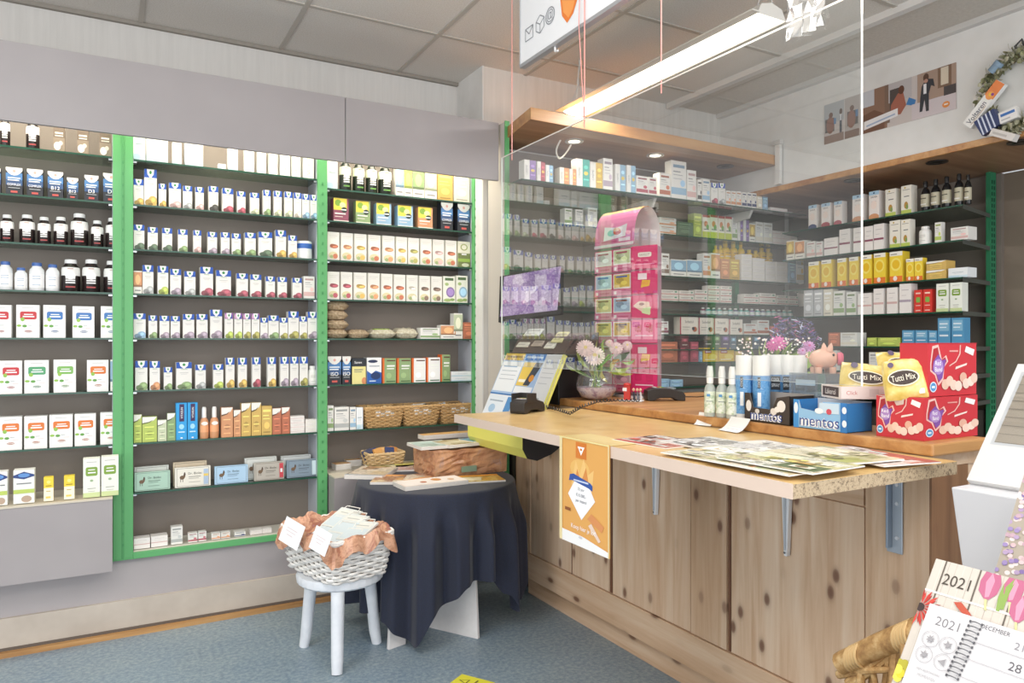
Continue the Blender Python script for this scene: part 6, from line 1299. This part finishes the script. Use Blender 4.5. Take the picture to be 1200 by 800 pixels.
# stool
SC = Vector((.925, 3.235, 0)); t = empty('stool', SC, 'white three-legged wooden stool under the wicker basket', 'stool')
ms = mottled('chipped_white_paint', [(.2, '#cfd6e0'), (.6, '#e4e9f0')], 12, .45, 3)
g = G(); n = 96; vs = []; fs = []
prof = [(.0,.33,0),(.15,.33,0),(.176,.333,.5),(.186,.342,1),(.19,.368,1),(.186,.377,.3),(.0,.379,0)]
for r, z, sc__ in prof:
    for k in range(n): a = 2*PI*k/n; rr = max(r, .001)+sc__*.0035*abs(math.sin(a*16)); vs.append((rr*math.cos(a), rr*math.sin(a), z))
for i in range(len(prof)-1):
    for k in range(n): fs.append((i*n+k, i*n+(k+1)%n, (i+1)*n+(k+1)%n, (i+1)*n+k))
g.faces(vs, fs, ms); g.build('seat', t, smooth=True)
for x, y in ((.853,3.033),(.80,3.39),(1.105,3.262)):
    f = Vector((x,y,0))-SC; top = f*.78; top.z = .335; f.z = 0.001
    g = G(); g.tube([f, f*.94+Vector((0,0,.06)), top], .0225, ms, 18, r2=.029); g.build('leg', t, smooth=True)
BC = Vector((.908, 3.235, .3805)); BZ = math.radians(14)
basket('wicker_basket', .27, .40, .325, .465, .185, 13, 34, '#f4f2ee', BC, BZ, 'white wicker basket with copper lining on the stool', 'basket', None, .0055, .04, .009)
# lining
m_lin = mottled('copper_lining', [(.3, '#8f5a44'), (.42, '#c08a6c'), (.5, '#dca98a'), (.6, '#a96a50'), (.72, '#b08a96')], 11, .4, 4, .3, (1,1,1), 1.0)
t = empty('basket_lining', BC, 'crumpled copper fabric lining folded over the wicker basket rim', 'lining', rz=BZ)
g = G(); n = 120; rows = [(-.035,.13,0),(-.02,.17,.2),(-.006,.198,.5),(.006,.204,.8),(.018,.188,1),(.026,.155,1.6),(.028,.135,2.0)]; rnd = random.Random(8); vs = []; fs = []
jit = [rnd.uniform(-1,1) for _ in range(n)]
for off, z, am in rows:
    for k in range(n):
        a = 2*PI*k/n; w, d = .325/2+off, .465/2+off; ca, sa = math.cos(a), math.sin(a); e = 5; s = (abs(ca)**e+abs(sa)**e)**(-1/e)
        j = (.006*math.sin(a*13+1)+.004*jit[k])*am; dz = (.014*math.sin(a*9)+.012*math.sin(a*4+1)+.006*jit[k])*am*.8
        vs.append((w*ca*s+ca*j, d*sa*s+sa*j, z+(dz if am < 1.2 else dz-abs(dz)*.2)))
for i in range(len(rows)-1):
    for k in range(n): fs.append((i*n+k, i*n+(k+1)%n, (i+1)*n+(k+1)%n, (i+1)*n+k))
g.faces(vs, fs, m_lin); g.build('ruffle', t, smooth=True)
g = G(); g.poly([((.325/2-.03)*math.cos(2*PI*k/24)*1.1, (.465/2-.03)*math.sin(2*PI*k/24)*1.1, .125) for k in range(24)], m_lin); g.build('inner_sheet', t)
# packets standing in basket
R2 = Matrix.Rotation(BZ, 3, 'Z')
for i, (x, y, tl) in enumerate(((-.07,-.10,-1.2),(-.06,-.02,-1.18),(-.05,.06,-1.2),(-.0,-.09,-1.22),(.01,.0,-1.2),(.02,.08,-1.2))):
    p = BC+R2 @ Vector((x, y, .112+.011*i)); g = G(); w, h = .13, .15; T = .010
    g.box(-w/2, w/2, -T/2, T/2, 0, h, mat('#dfe4e2', .4)); decals(g, [('r',.06,.94,.06,.6,'#cfdde4'),('r',.1,.9,.66,.9,'#e9e9e2'),('r',.2,.8,.74,.78,'#b9bdb8')], w, h, -T/2)
    g.tube([(-.045,-T*.5-.001,h*.9),(-.04,-T*.5-.004,h*1.08),(.04,-T*.5-.004,h*1.08),(.045,-T*.5-.001,h*.9)], .0025, mat('#f0eee8',.4), 6)
    o = g.build('gift_packet', loc=p, rot=(tl, .05*(i%3-1), math.radians(-58)), bevel=.003)
    tag(o, ['front left', 'second', 'third', 'fourth', 'inner front', 'inner back'][i]+' pale gift packet lying in the lined wicker basket', 'packet', 'gift packets in the basket')
for i, (px, py, tt, rz, w, h, lab) in enumerate(((337,624,3.10,-64,.125,.105,'larger blank white note on left side of the basket lining'),(371,633,2.97,-64,.10,.095,'smaller white note hanging at front corner of basket'))):
    p = at_t(px, py, tt); o = card('paper_note', w, h, .001, '#eef0f3', [('r',.2,.75,.62,.65,'#d9c9cc'),('r',.2,.7,.5,.53,'#dccfd2'),('r',.3,.6,.36,.39,'#d9c9cc')], (p.x, p.y, p.z-h/2), (math.radians(-14), math.radians(14), math.radians(rz))); tag(o, lab, 'note', 'notes on the basket')
# straw coloured baskets in right bay
zb2 = .9105
for i, (x0, x1, lab) in enumerate(((265,500,'leftmost straw basket on the right bay, full of paper packets'),(482,700,'middle straw basket on the right bay with dark packet'),(688,905,'rightmost straw basket on the right bay behind counter leaf'))):
    a, b_ = on_y(370+x0/4.705, 400, 3.985), on_y(370+x1/4.705, 400, 3.985); w = (b_.x-a.x)-.012
    bt = basket('straw_basket', w*.8, .13, w, .165, .115, 12, 26, '#c9a06a', ((a.x+b_.x)/2, 4.075, zb2), 0, lab, 'basket', 'straw baskets on the right bay', .004, .015, .007)
    k = G(); k.poly([(-.055,-.074,.062),(.055,-.074,.062),(.055,-.0835,.095),(-.055,-.0835,.095)][::1], mottled('tag_print', [(.4, '#e9e6df'), (.5, '#a9a49a'), (.6, '#efece6')], 60, .6, 2)); k.build('name_tag', bt)
    for q in range(5):
        rnd_ = random.Random(i*7+q); c = [['#c9a56a','#b48a50','#d8be8a','#a87c48','#caa86e'],['#2c2a2c','#e3e0da','#c9c4ba','#ded8cc','#3a3836'],['#dfe3ea','#d5d9e0','#3a3430','#caa06a','#e4e6ea']][i][q]
        g = G(); g.box(-.03,.03,-.008,.008,0,.10,mat(c,.6)); o = g.build('paper_packet', loc=((a.x+b_.x)/2+(q-2)*w*.16, 4.06+.02*(q%2), zb2+.022), rot=(rnd_.uniform(-.5,-.1), rnd_.uniform(-.5,.5), rnd_.uniform(-.4,.4)))
        tag(o, '%s packet from left standing in %s straw basket' % (ORD[q+1], ['leftmost','middle','rightmost'][i]), 'packet', 'packets in the straw baskets')
# basket with scissors packets behind wrapped box (on ledge)
p = on_z(468, 545, zl); bt = basket('straw_basket', .17, .13, .21, .16, .10, 10, 24, '#d0b080', (1.37, 3.94, zl+.0), 0, 'small straw basket on the grey ledge behind cloth table', 'basket', None, .004, .015, .006)
for q in range(6):
    g = G(); c = ['#2a2f4a','#3a3f60','#dfa25a','#e6b06a','#35406a','#c98a4a'][q]; g.box(-.028,.028,-.006,.006,0,.10,mat(c,.5)); o = g.build('paper_packet', loc=(1.31+.025*q, 3.93+.012*(q%2), zl+.025), rot=(-.3,.12*(q-3),.2*(q%3))); tag(o, '%s upright packet from left in small basket on ledge' % ORD[q+1], 'packet', 'packets in the ledge basket')
# low shelf things behind table right side, floor details
p = on_z(556, 797, 0); t = card('floor_sticker', .10, .16, .0012, '#e6e03a', [('p',[(.3,.62),(.7,.62),(.5,.9)],'#5a5a20'),('p',[(.36,.65),(.64,.65),(.5,.84)],'#e6e03a'),('r',.2,.8,.4,.45,'#6a6a28'),('r',.3,.6,.25,.3,'#6a6a28')], (p.x+.02, p.y-.09, .002), (-PI/2, 0, math.radians(32))); tag(t, 'yellow warning sticker with triangle on the blue floor', 'sticker')
g = G(); g.tube(smoothp([(1.93,3.70,.35),(1.94,3.66,.12),(1.95,3.62,.02),(2.02,3.6,.012),(2.1,3.62,.01)]), .004, mat('#e6e6e2',.5), 6); tag(g.build('floor_cable', smooth=True), 'thin white cable hanging behind the cloth table to the floor', 'cable')
# ================================================================= RIGHT FOREGROUND
# white lectern-like display stand
t = empty('display_stand', (1.75, .6, 0), 'white slanted display stand with framed picture beside the counter end', 'display stand')
def PD(nm, g, **k):
    o = g.build(nm, t, **k); o.location = (-1.75, -.6, 0); return o
mwh = mat('#cdced3', .45)
g = G(); g.hexa([(1.75,.93,.6),(1.95,.93,.6),(1.95,.2,.6),(1.75,.2,.6)][::-1], [(1.735,.985,1.06),(1.99,.985,1.06),(1.99,.15,1.06),(1.735,.15,1.06)][::-1], mwh); PD('trough', g, bevel=.003)
g = G(); g.box(1.8, 1.95, .25, .9, 0, .6, mwh); PD('foot_box', g, bevel=.003)
g = G(); a0, a1 = (1.80,1.062), (2.03,1.335)
dx, dz = a1[0]-a0[0], a1[1]-a0[1]; L = math.hypot(dx, dz); lean2 = math.atan2(dx, dz)
PD('slope', g.box(1.8,1.8,.2,.2,1.0,1.0,mwh))
o = card('slanted_panel', .80, L, .03, '#d2d1d0', [('r',.02,.98,.3,.93,'#b9bdc2'),('r',.03,.97,.32,.91,'#8f8678')]+[('r',.03,.97,.32+.07*i,.325+.07*i,'#6f675c') for i in range(9)]+[('p',[(.12,.38),(.4,.38),(.4,.86),(.12,.86)],'#e9e7e2'),('r',.15,.37,.42,.45,'#8f8f8f'),('r',.15,.37,.7,.72,'#c0c0c0'),('r',.15,.37,.6,.61,'#c0c0c0')], (a0[0]-1.75+.012, .585-.6, a0[1]), (-lean2,0,-PI/2), t, side='#e6e5e3')
gp = G(); gp.poly([(-.38,-.0175,.11),(.38,-.0175,.11),(.38,-.0175,L*.92),(-.38,-.0175,L*.92)], glass_mat('frame_glass', .08, .6)); gp.build('picture_glass', o)
# calendars on slanted rack
def sloped(name, X, Y, z, w, h, lean, decs, body, lab, cat):
    """top-left corner at (X,Y,z), facing the shop door"""
    bx, bz = X-h*math.sin(lean), z-h*math.cos(lean)
    o = card(name, w, h, .006, body, decs, (bx, Y-w/2, bz), (-lean,0,-PI/2)); return tag(o, lab, cat, 'calendars on the rack')
wd = [('r',0,1,k,k+.006,'#8a7f70') for k in (.3,.62)]
lav = [('r',0,1,0,1,'#a59a8c')]+[('r',u,u+.012,0,1,'#857a6c') for u in (.16,.38,.6,.82)]
rnd = random.Random(21)
for k in range(150): lav.append(('e',rnd.uniform(.0,.2)*rnd.random()**.3,rnd.uniform(.45,.98),.010,.009,rnd.choice(['#8f7cb0','#7a66a0','#c9aab0','#d3bdbf','#a790b4','#b99aa8','#e0d0d0'])))
for k in range(6): lav.append(('e',rnd.uniform(.02,.14),rnd.uniform(.25,.42),.012,.01,'#2d3272'))
lav.append(('p',[(.2,.3),(.9,.3),(.9,.8),(.2,.8)],'#eceae8')); lav.append(('r',.25,.6,.7,.72,'#a9a9ad'))
sloped('wall_calendar'.replace('wall_',''), 1.66, .79, 1.135, .5, .5, math.radians(31), lav, '#a59a8c', 'grey plank calendar with lilac blossoms behind the front calendar', 'calendar')
c1 = at_t(1098, 655, 1.35); cw, ch = .34, .46; ln = math.radians(34)
bc = Vector((c1.x-ch*math.sin(ln), c1.y-cw/2, c1.z-ch*math.cos(ln))); UX, UZ = Vector((0,-1,0)), Vector((math.sin(ln),0,math.cos(ln))); NN = UX.cross(UZ)
def cal(px, py):
    r_ = ray(px, py); o_ = Vector((0,0,H)); k_ = (bc-o_).dot(NN)/r_.dot(NN); p_ = o_+r_*k_-bc; return p_.dot(UX), p_.dot(UZ)
def cu_(px, py): x, z = cal(px, py); return x/cw+.5, z/ch
def seg(a, b, w_, col):
    (x0, z0), (x1, z1) = cu_(*a), cu_(*b); return ('p', [(x0-w_, z0), (x1-w_, z1), (x1+w_, z1), (x0+w_, z0)], col)
plank = '#c6beb4'; ds = [('r',0,1,0,1,plank)]
for k in range(26): u = k/26; ds.append(('r',u,u+.003,0,1,['#b3aaa0','#d2cbc2','#a9a096'][k%3]))
for u in (cu_(1106,672)[0], cu_(1144,690)[0], cu_(1178,728)[0]-.0, .62, .8): ds.append(('r',u-.004,u+.004,0,1,'#5a5148'))
v1 = cu_(1085,691)[1]; ds.append(('r',0,1,v1-.004,v1+.004,'#e3dfda'))
def blob(px, py, rx, ry, col, n=14, kx=1.0):
    x, z = cu_(px, py); return ('e', x, z, rx*1.3/851/cw, ry*1.45/851/ch, col)
x_, z_ = cu_(1122, 683); ds.append(('t','2021',x_,z_,.021/ch,'#3d352c',.047/cw))
for (px, py, k) in ((1162,686,1),(1190,690,.95),(1197,714,.9)):
    x, z = cu_(px, py); X = .017*k/cw; Z = .027*k/ch
    ds += [('p',[(x-.2*X,z-Z),(x-.9*X,z-.55*Z),(x-X,z+.1*Z),(x-.75*X,z+.8*Z),(x-.5*X,z+Z),(x-.2*X,z+.75*Z),(x+.05*X,z+1.1*Z),(x+.35*X,z+.75*Z),(x+.65*X,z+.95*Z),(x+.95*X,z+.2*Z),(x+.85*X,z-.5*Z),(x+.25*X,z-Z)],'#b25a7c'),
      ('p',[(x-.15*X,z-.9*Z),(x-.45*X,z+.1*Z),(x-.1*X,z+.9*Z),(x+.3*X,z+.3*Z),(x+.2*X,z-.8*Z)],'#cf8aa4'),('p',[(x-.12*X,z-Z),(x+.12*X,z-Z),(x+.4*X,z-1.7*Z),(x+.15*X,z-1.7*Z)],'#c3c28a')]
for (px, py, dx) in ((1174,702,-.01),(1183,690,.012),(1179,700,.02)):
    x, z = cu_(px, py); ds.append(('p',[(x-.004,z-.05),(x-.012,z),(x+.004+dx,z+.06),(x+.012,z),(x+.012,z-.05)],'#7f9c48'))
x, z = cu_(1080, 712)
for k in range(30):
    a = 2*PI*k/30+.07*(k%2); R_ = .036*(1-.15*(k%2)); ca, sa = math.cos(a), math.sin(a); P_ = lambda r, da: (x+r*math.cos(a+da)/cw, z+r*math.sin(a+da)/ch)
    ds.append(('p',[P_(.006,0),P_(R_*.7,-.10),P_(R_,0),P_(R_*.7,.10)],['#b8281f','#cc3a2c','#9f1f18'][k%3]))
ds += [('e',x,z,.008/cw,.008/ch,'#2c1a18')]
x, z = cu_(1131, 714); ds += [('p',[(x-.055,z+.012),(x-.02,z+.02),(x+.035,z-.01),(x+.06,z-.03),(x+.02,z-.03),(x-.03,z-.005)],'#b0452f')]
for k in range(12): ds.append(blob(1057+5*math.cos(k*2.3)*(k%3), 790+6*math.sin(k*2.3)*(k%3), 5, 5, ['#d9c22a','#e6d24a','#a9a12a'][k%3]))
o = sloped('calendar', c1.x, c1.y, c1.z, cw, ch, ln, ds, plank, 'front calendar reading 2021 with tulips and spiral planner', 'calendar')
gi = G(); L0 = cal(1094, 710); iw, ih = .27, .34; pxc = L0[0]+iw/2; pz0 = L0[1]-ih
def pl_(px, py): x, z = cal(px, py); return (x-L0[0])/iw, (z-pz0)/ih
gi.box(-iw/2, iw/2, -.006, 0, 0, ih, mat('#c9c8cb', .6)); q = [('r',0,1,0,1,'#d3d2d5')]
def T_(s, px, py, h_, w_, col): x, z = pl_(px, py); q.append(('t', s, x, z, h_/ih, col, w_/iw))
T_('2021', 1114.5, 734.5, .016, .04, '#77757a'); T_('DECEMBER', 1171, 742, .0075, .045, '#55535a'); T_('28', 1194, 786, .014, .02, '#55535a'); T_('21', 1199, 762, .012, .02, '#8a888e')
T_('MIJN BIJZONDERE', 1092, 791, .005, .04, '#a9a7ab'); T_('MOMENTEN', 1090, 797, .005, .03, '#a9a7ab')
for py in (754, 774, 795):
    x, z = pl_(1140-(py-754)*.35, py); q.append(('r', x, 1, z, z+.004, '#aeacb1'))
decals(gi, q, iw, ih, -.0062); ux, uz = Vector((1,0,0)), Vector((0,0,1))
for px, py, nn in ((1095.5,752.5,8),(1116,760,5),(1088,770.5,6),(1109.5,780,3)):
    x, z = pl_(px, py); cpt = Vector(((x-.5)*iw, -.0095, z*ih)); gi.ring(cpt, ux, uz, .0145, .0009, '#9c9a9f', 24); gi.ring(cpt, ux, uz, .0122, .0004, '#a9a7ab', 20)
    gi.poly([cpt+(ux*math.cos(PI*k/nn)+uz*math.sin(PI*k/nn))*(.0085 if k % 2 else .0035) for k in range(2*nn)], '#8f8d91')
plo = gi.build('planner', o, loc=(pxc, -.0065, pz0))
for k in range(13):
    x, z = pl_(1149-2.33*k, 734+5.25*k); x0 = (x-.5)*iw; z *= ih
    k_ = G(); k_.tube([Vector((x0-.009+.018*f_, -.008-.005*math.sin(PI*f_), z)) for f_ in (0,.2,.4,.6,.8,1)], .0010, mat('#77777c', .3, .8), 6); k_.box(x0-.011,x0-.008,-.0095,-.009,z-.0025,z+.002,'#4a4a50'); k_.box(x0+.008,x0+.011,-.0095,-.009,z-.0025,z+.002,'#4a4a50'); k_.build('spiral_ring', plo)
# support under calendars
g = G(); g.hexa([(1.06,.38,0),(1.75,.38,0),(1.75,.78,0),(1.06,.78,0)], [(1.07,.38,.612),(1.62,.38,.612),(1.62,.78,.612),(1.07,.78,.612)], mat('#c9c7c3',.6)); g.box(1.39, 1.62, .3, .78, .612, .703, mat('#c9c7c3',.6)); tag(g.build('calendar_rack', bevel=.004), 'pale box rack carrying the calendars beside the counter', 'rack')
# twig basket in the right foreground
t = empty('twig_basket', (1.36, 1.02, 0), 'rustic basket of bound twigs on floor by the counter', 'basket')
rnd = random.Random(15); g = G(); m_tw = mottled('bark', [(.3, '#8a6238'), (.5, '#b98f58'), (.7, '#d8b884')], 30, .7, 4, .3, (1,1,1))
TP = [at_t(990,776,1.80), at_t(1078,738,1.62)]
a, b_ = TP; ax = (b_-a).normalized(); dn = Vector((0,0,-1)); out_ = ax.cross(dn).normalized()
o0 = Vector((1.36,1.02,0))
g = G(); g.tube([a-ax*.01-o0, a.lerp(b_,.5)+Vector((0,0,.004))-o0, b_+ax*.1-o0], .028, m_tw, 12); 
for k in range(9): 
    s = rnd.uniform(.2,.9); c = a.lerp(b_, s); g.tube([c+Vector((rnd.uniform(-.02,.02),0,.01))-o0, c+Vector((rnd.uniform(-.05,.05),rnd.uniform(-.05,.05),-.2))-o0], rnd.uniform(.006,.011), m_tw, 7)
g.build('rim_branch', t, smooth=True)
g = G()
for k in range(20):
    zz = -.045-.030*(k//2); p0_ = a+ax*rnd.uniform(-.005,.03)+Vector((rnd.uniform(-.005,.03), rnd.uniform(-.01,.03), zz)); ln_ = rnd.uniform(.16,.32); sl = rnd.uniform(-.09,.09)
    g.tube([p0_-o0, p0_+ax*ln_*.5+Vector((rnd.uniform(-.01,.01),0,sl*.4))-o0, p0_+ax*ln_+Vector((0,0,sl))-o0], rnd.uniform(.006,.0115), m_tw, 8, r2=.006)
g.build('twigs', t, smooth=True)
mr = mat('#d3b07a', .6)
for s in (.2, .85):
    g = G()
    for q_ in range(5):
        c = a+(b_-a)*s+ax*(.009*q_-.018); g.tube([c+(out_*math.cos(2*PI*k/14)+dn*math.sin(2*PI*k/14))*.032+ax*.006*math.sin(2*PI*k/14)-o0 for k in range(14)], .0042, mr, 6, closed=True)
    g.build('cane_binding', t, smooth=True)
g = G(); g.hexa([(1.2,.84,.0),(1.55,.84,.0),(1.55,1.18,.0),(1.2,1.18,.0)], [(1.25,.9,a.z-.24),(1.5,.9,a.z-.24),(1.5,1.14,a.z-.24),(1.25,1.14,a.z-.24)], mat('#4a3520', .8)); g.hexa([(1.30,.90,a.z-.24),(1.5,.90,a.z-.24),(1.5,1.10,a.z-.24),(1.30,1.10,a.z-.24)], [(1.36,.90,a.z-.05),(1.5,.90,a.z-.05),(1.5,1.10,a.z-.05),(1.36,1.10,a.z-.05)], mat('#4a3520', .8))
g.v = [(x-o0.x, y-o0.y, z) for x, y, z in g.v]; g.build('woven_body', t)
# small wire rack at the end of the counter
g = G(); mr = mat('#8f9194', .35, .7); X0, X1, Yr = 2.36, 2.55, 1.42
for x in (X0, X1):
    for y in (Yr, Yr+.16): g.tube([(x,y,0),(x,y,1.25)], .004, mr, 6)
for z in (.95,1.03,1.11,1.18,1.25):
    g.box(X0, X1, Yr, Yr+.16, z-.002, z+.002, mr)
o = tag(g.build('wire_rack'), 'small grey metal rack standing behind the red sweets boxes', 'rack')
# ================================================================= LIGHT, CAMERA
def area(name, loc, size, energy, col=(1,1,1), rot=(0,0,0), sy=None):
    L = bpy.data.lights.new(name, 'AREA'); L.energy = energy; L.color = col; L.size = size
    if sy: L.shape = 'RECTANGLE'; L.size_y = sy
    o = bpy.data.objects.new(name, L); o.location = loc; o.rotation_euler = rot; C.objects.link(o); return o
for i, (x0, x1) in enumerate(((-.86,.03),(.12,1.0),(1.06,1.94))):
    area('shelf_strip_light', ((x0+x1)/2, 3.84, 2.60), .84, 10, (1, .90, .72), (math.radians(22), 0, 0), .05)
area('fixture_light', (2.40, 2.815, 2.72), .12, 26, (1, .98, .95), (0, 0, 0), 1.4)
area('added_overhead_fill', (-.8, 1.6, 3.0), 1.2, 50, (1, .98, .96), (0, 0, 0), 1.2)  # first of three unseen overhead fill lamps added for brightness, no luminaires modelled
area('added_overhead_fill', (.6, -.6, 3.0), 1.2, 55, (1, .98, .96), (0, 0, 0), 1.2)
area('added_overhead_fill', (2.9, -.4, 3.0), 1.0, 45, (1, .98, .95), (0, 0, 0), 1.2)
area('added_upward_fill', (.2, .2, 2.15), 3.2, 120, (1, .96, .91), (PI, 0, 0), 2.6)  # added fill shining upwards out of view to lift the ceiling tone
area('added_front_fill', (.2, -4.4, 1.5), 6.5, 260, (.98, .98, 1), (math.radians(90), 0, 0), 2.8)  # unseen soft fill added behind the camera, no shopfront is built there
area('added_left_fill', (-3.3, .6, 1.4), 2.2, 100, (1, .97, .94), (math.radians(90), 0, -PI/2), 3.2)  # fill added out of view to light the counter face, the wall has no window
w = bpy.data.worlds.new('w'); bpy.context.scene.world = w; w.use_nodes = True
w.node_tree.nodes['Background'].inputs[0].default_value = (.9, .95, 1, 1); w.node_tree.nodes['Background'].inputs[1].default_value = .9
cam = bpy.data.cameras.new('camera'); cam.lens = F/1200*36; cam.sensor_width = 36; cam.shift_y = 1/1200; cam.clip_start = .05
co = bpy.data.objects.new('camera', cam); C.objects.link(co); co.location = (0, 0, H); co.rotation_euler = (PI/2, 0, -YAW)
sc = bpy.context.scene; sc.camera = co
sc.view_settings.view_transform = 'Standard'; sc.view_settings.look = 'None'; sc.view_settings.exposure = -.46; sc.view_settings.gamma = 1.1
sc.cycles.max_bounces = 8; sc.cycles.transparent_max_bounces = 24; sc.cycles.use_denoising = True
sc.cycles.sample_clamp_indirect = 6; sc.cycles.caustics_reflective = False; sc.cycles.caustics_refractive = False
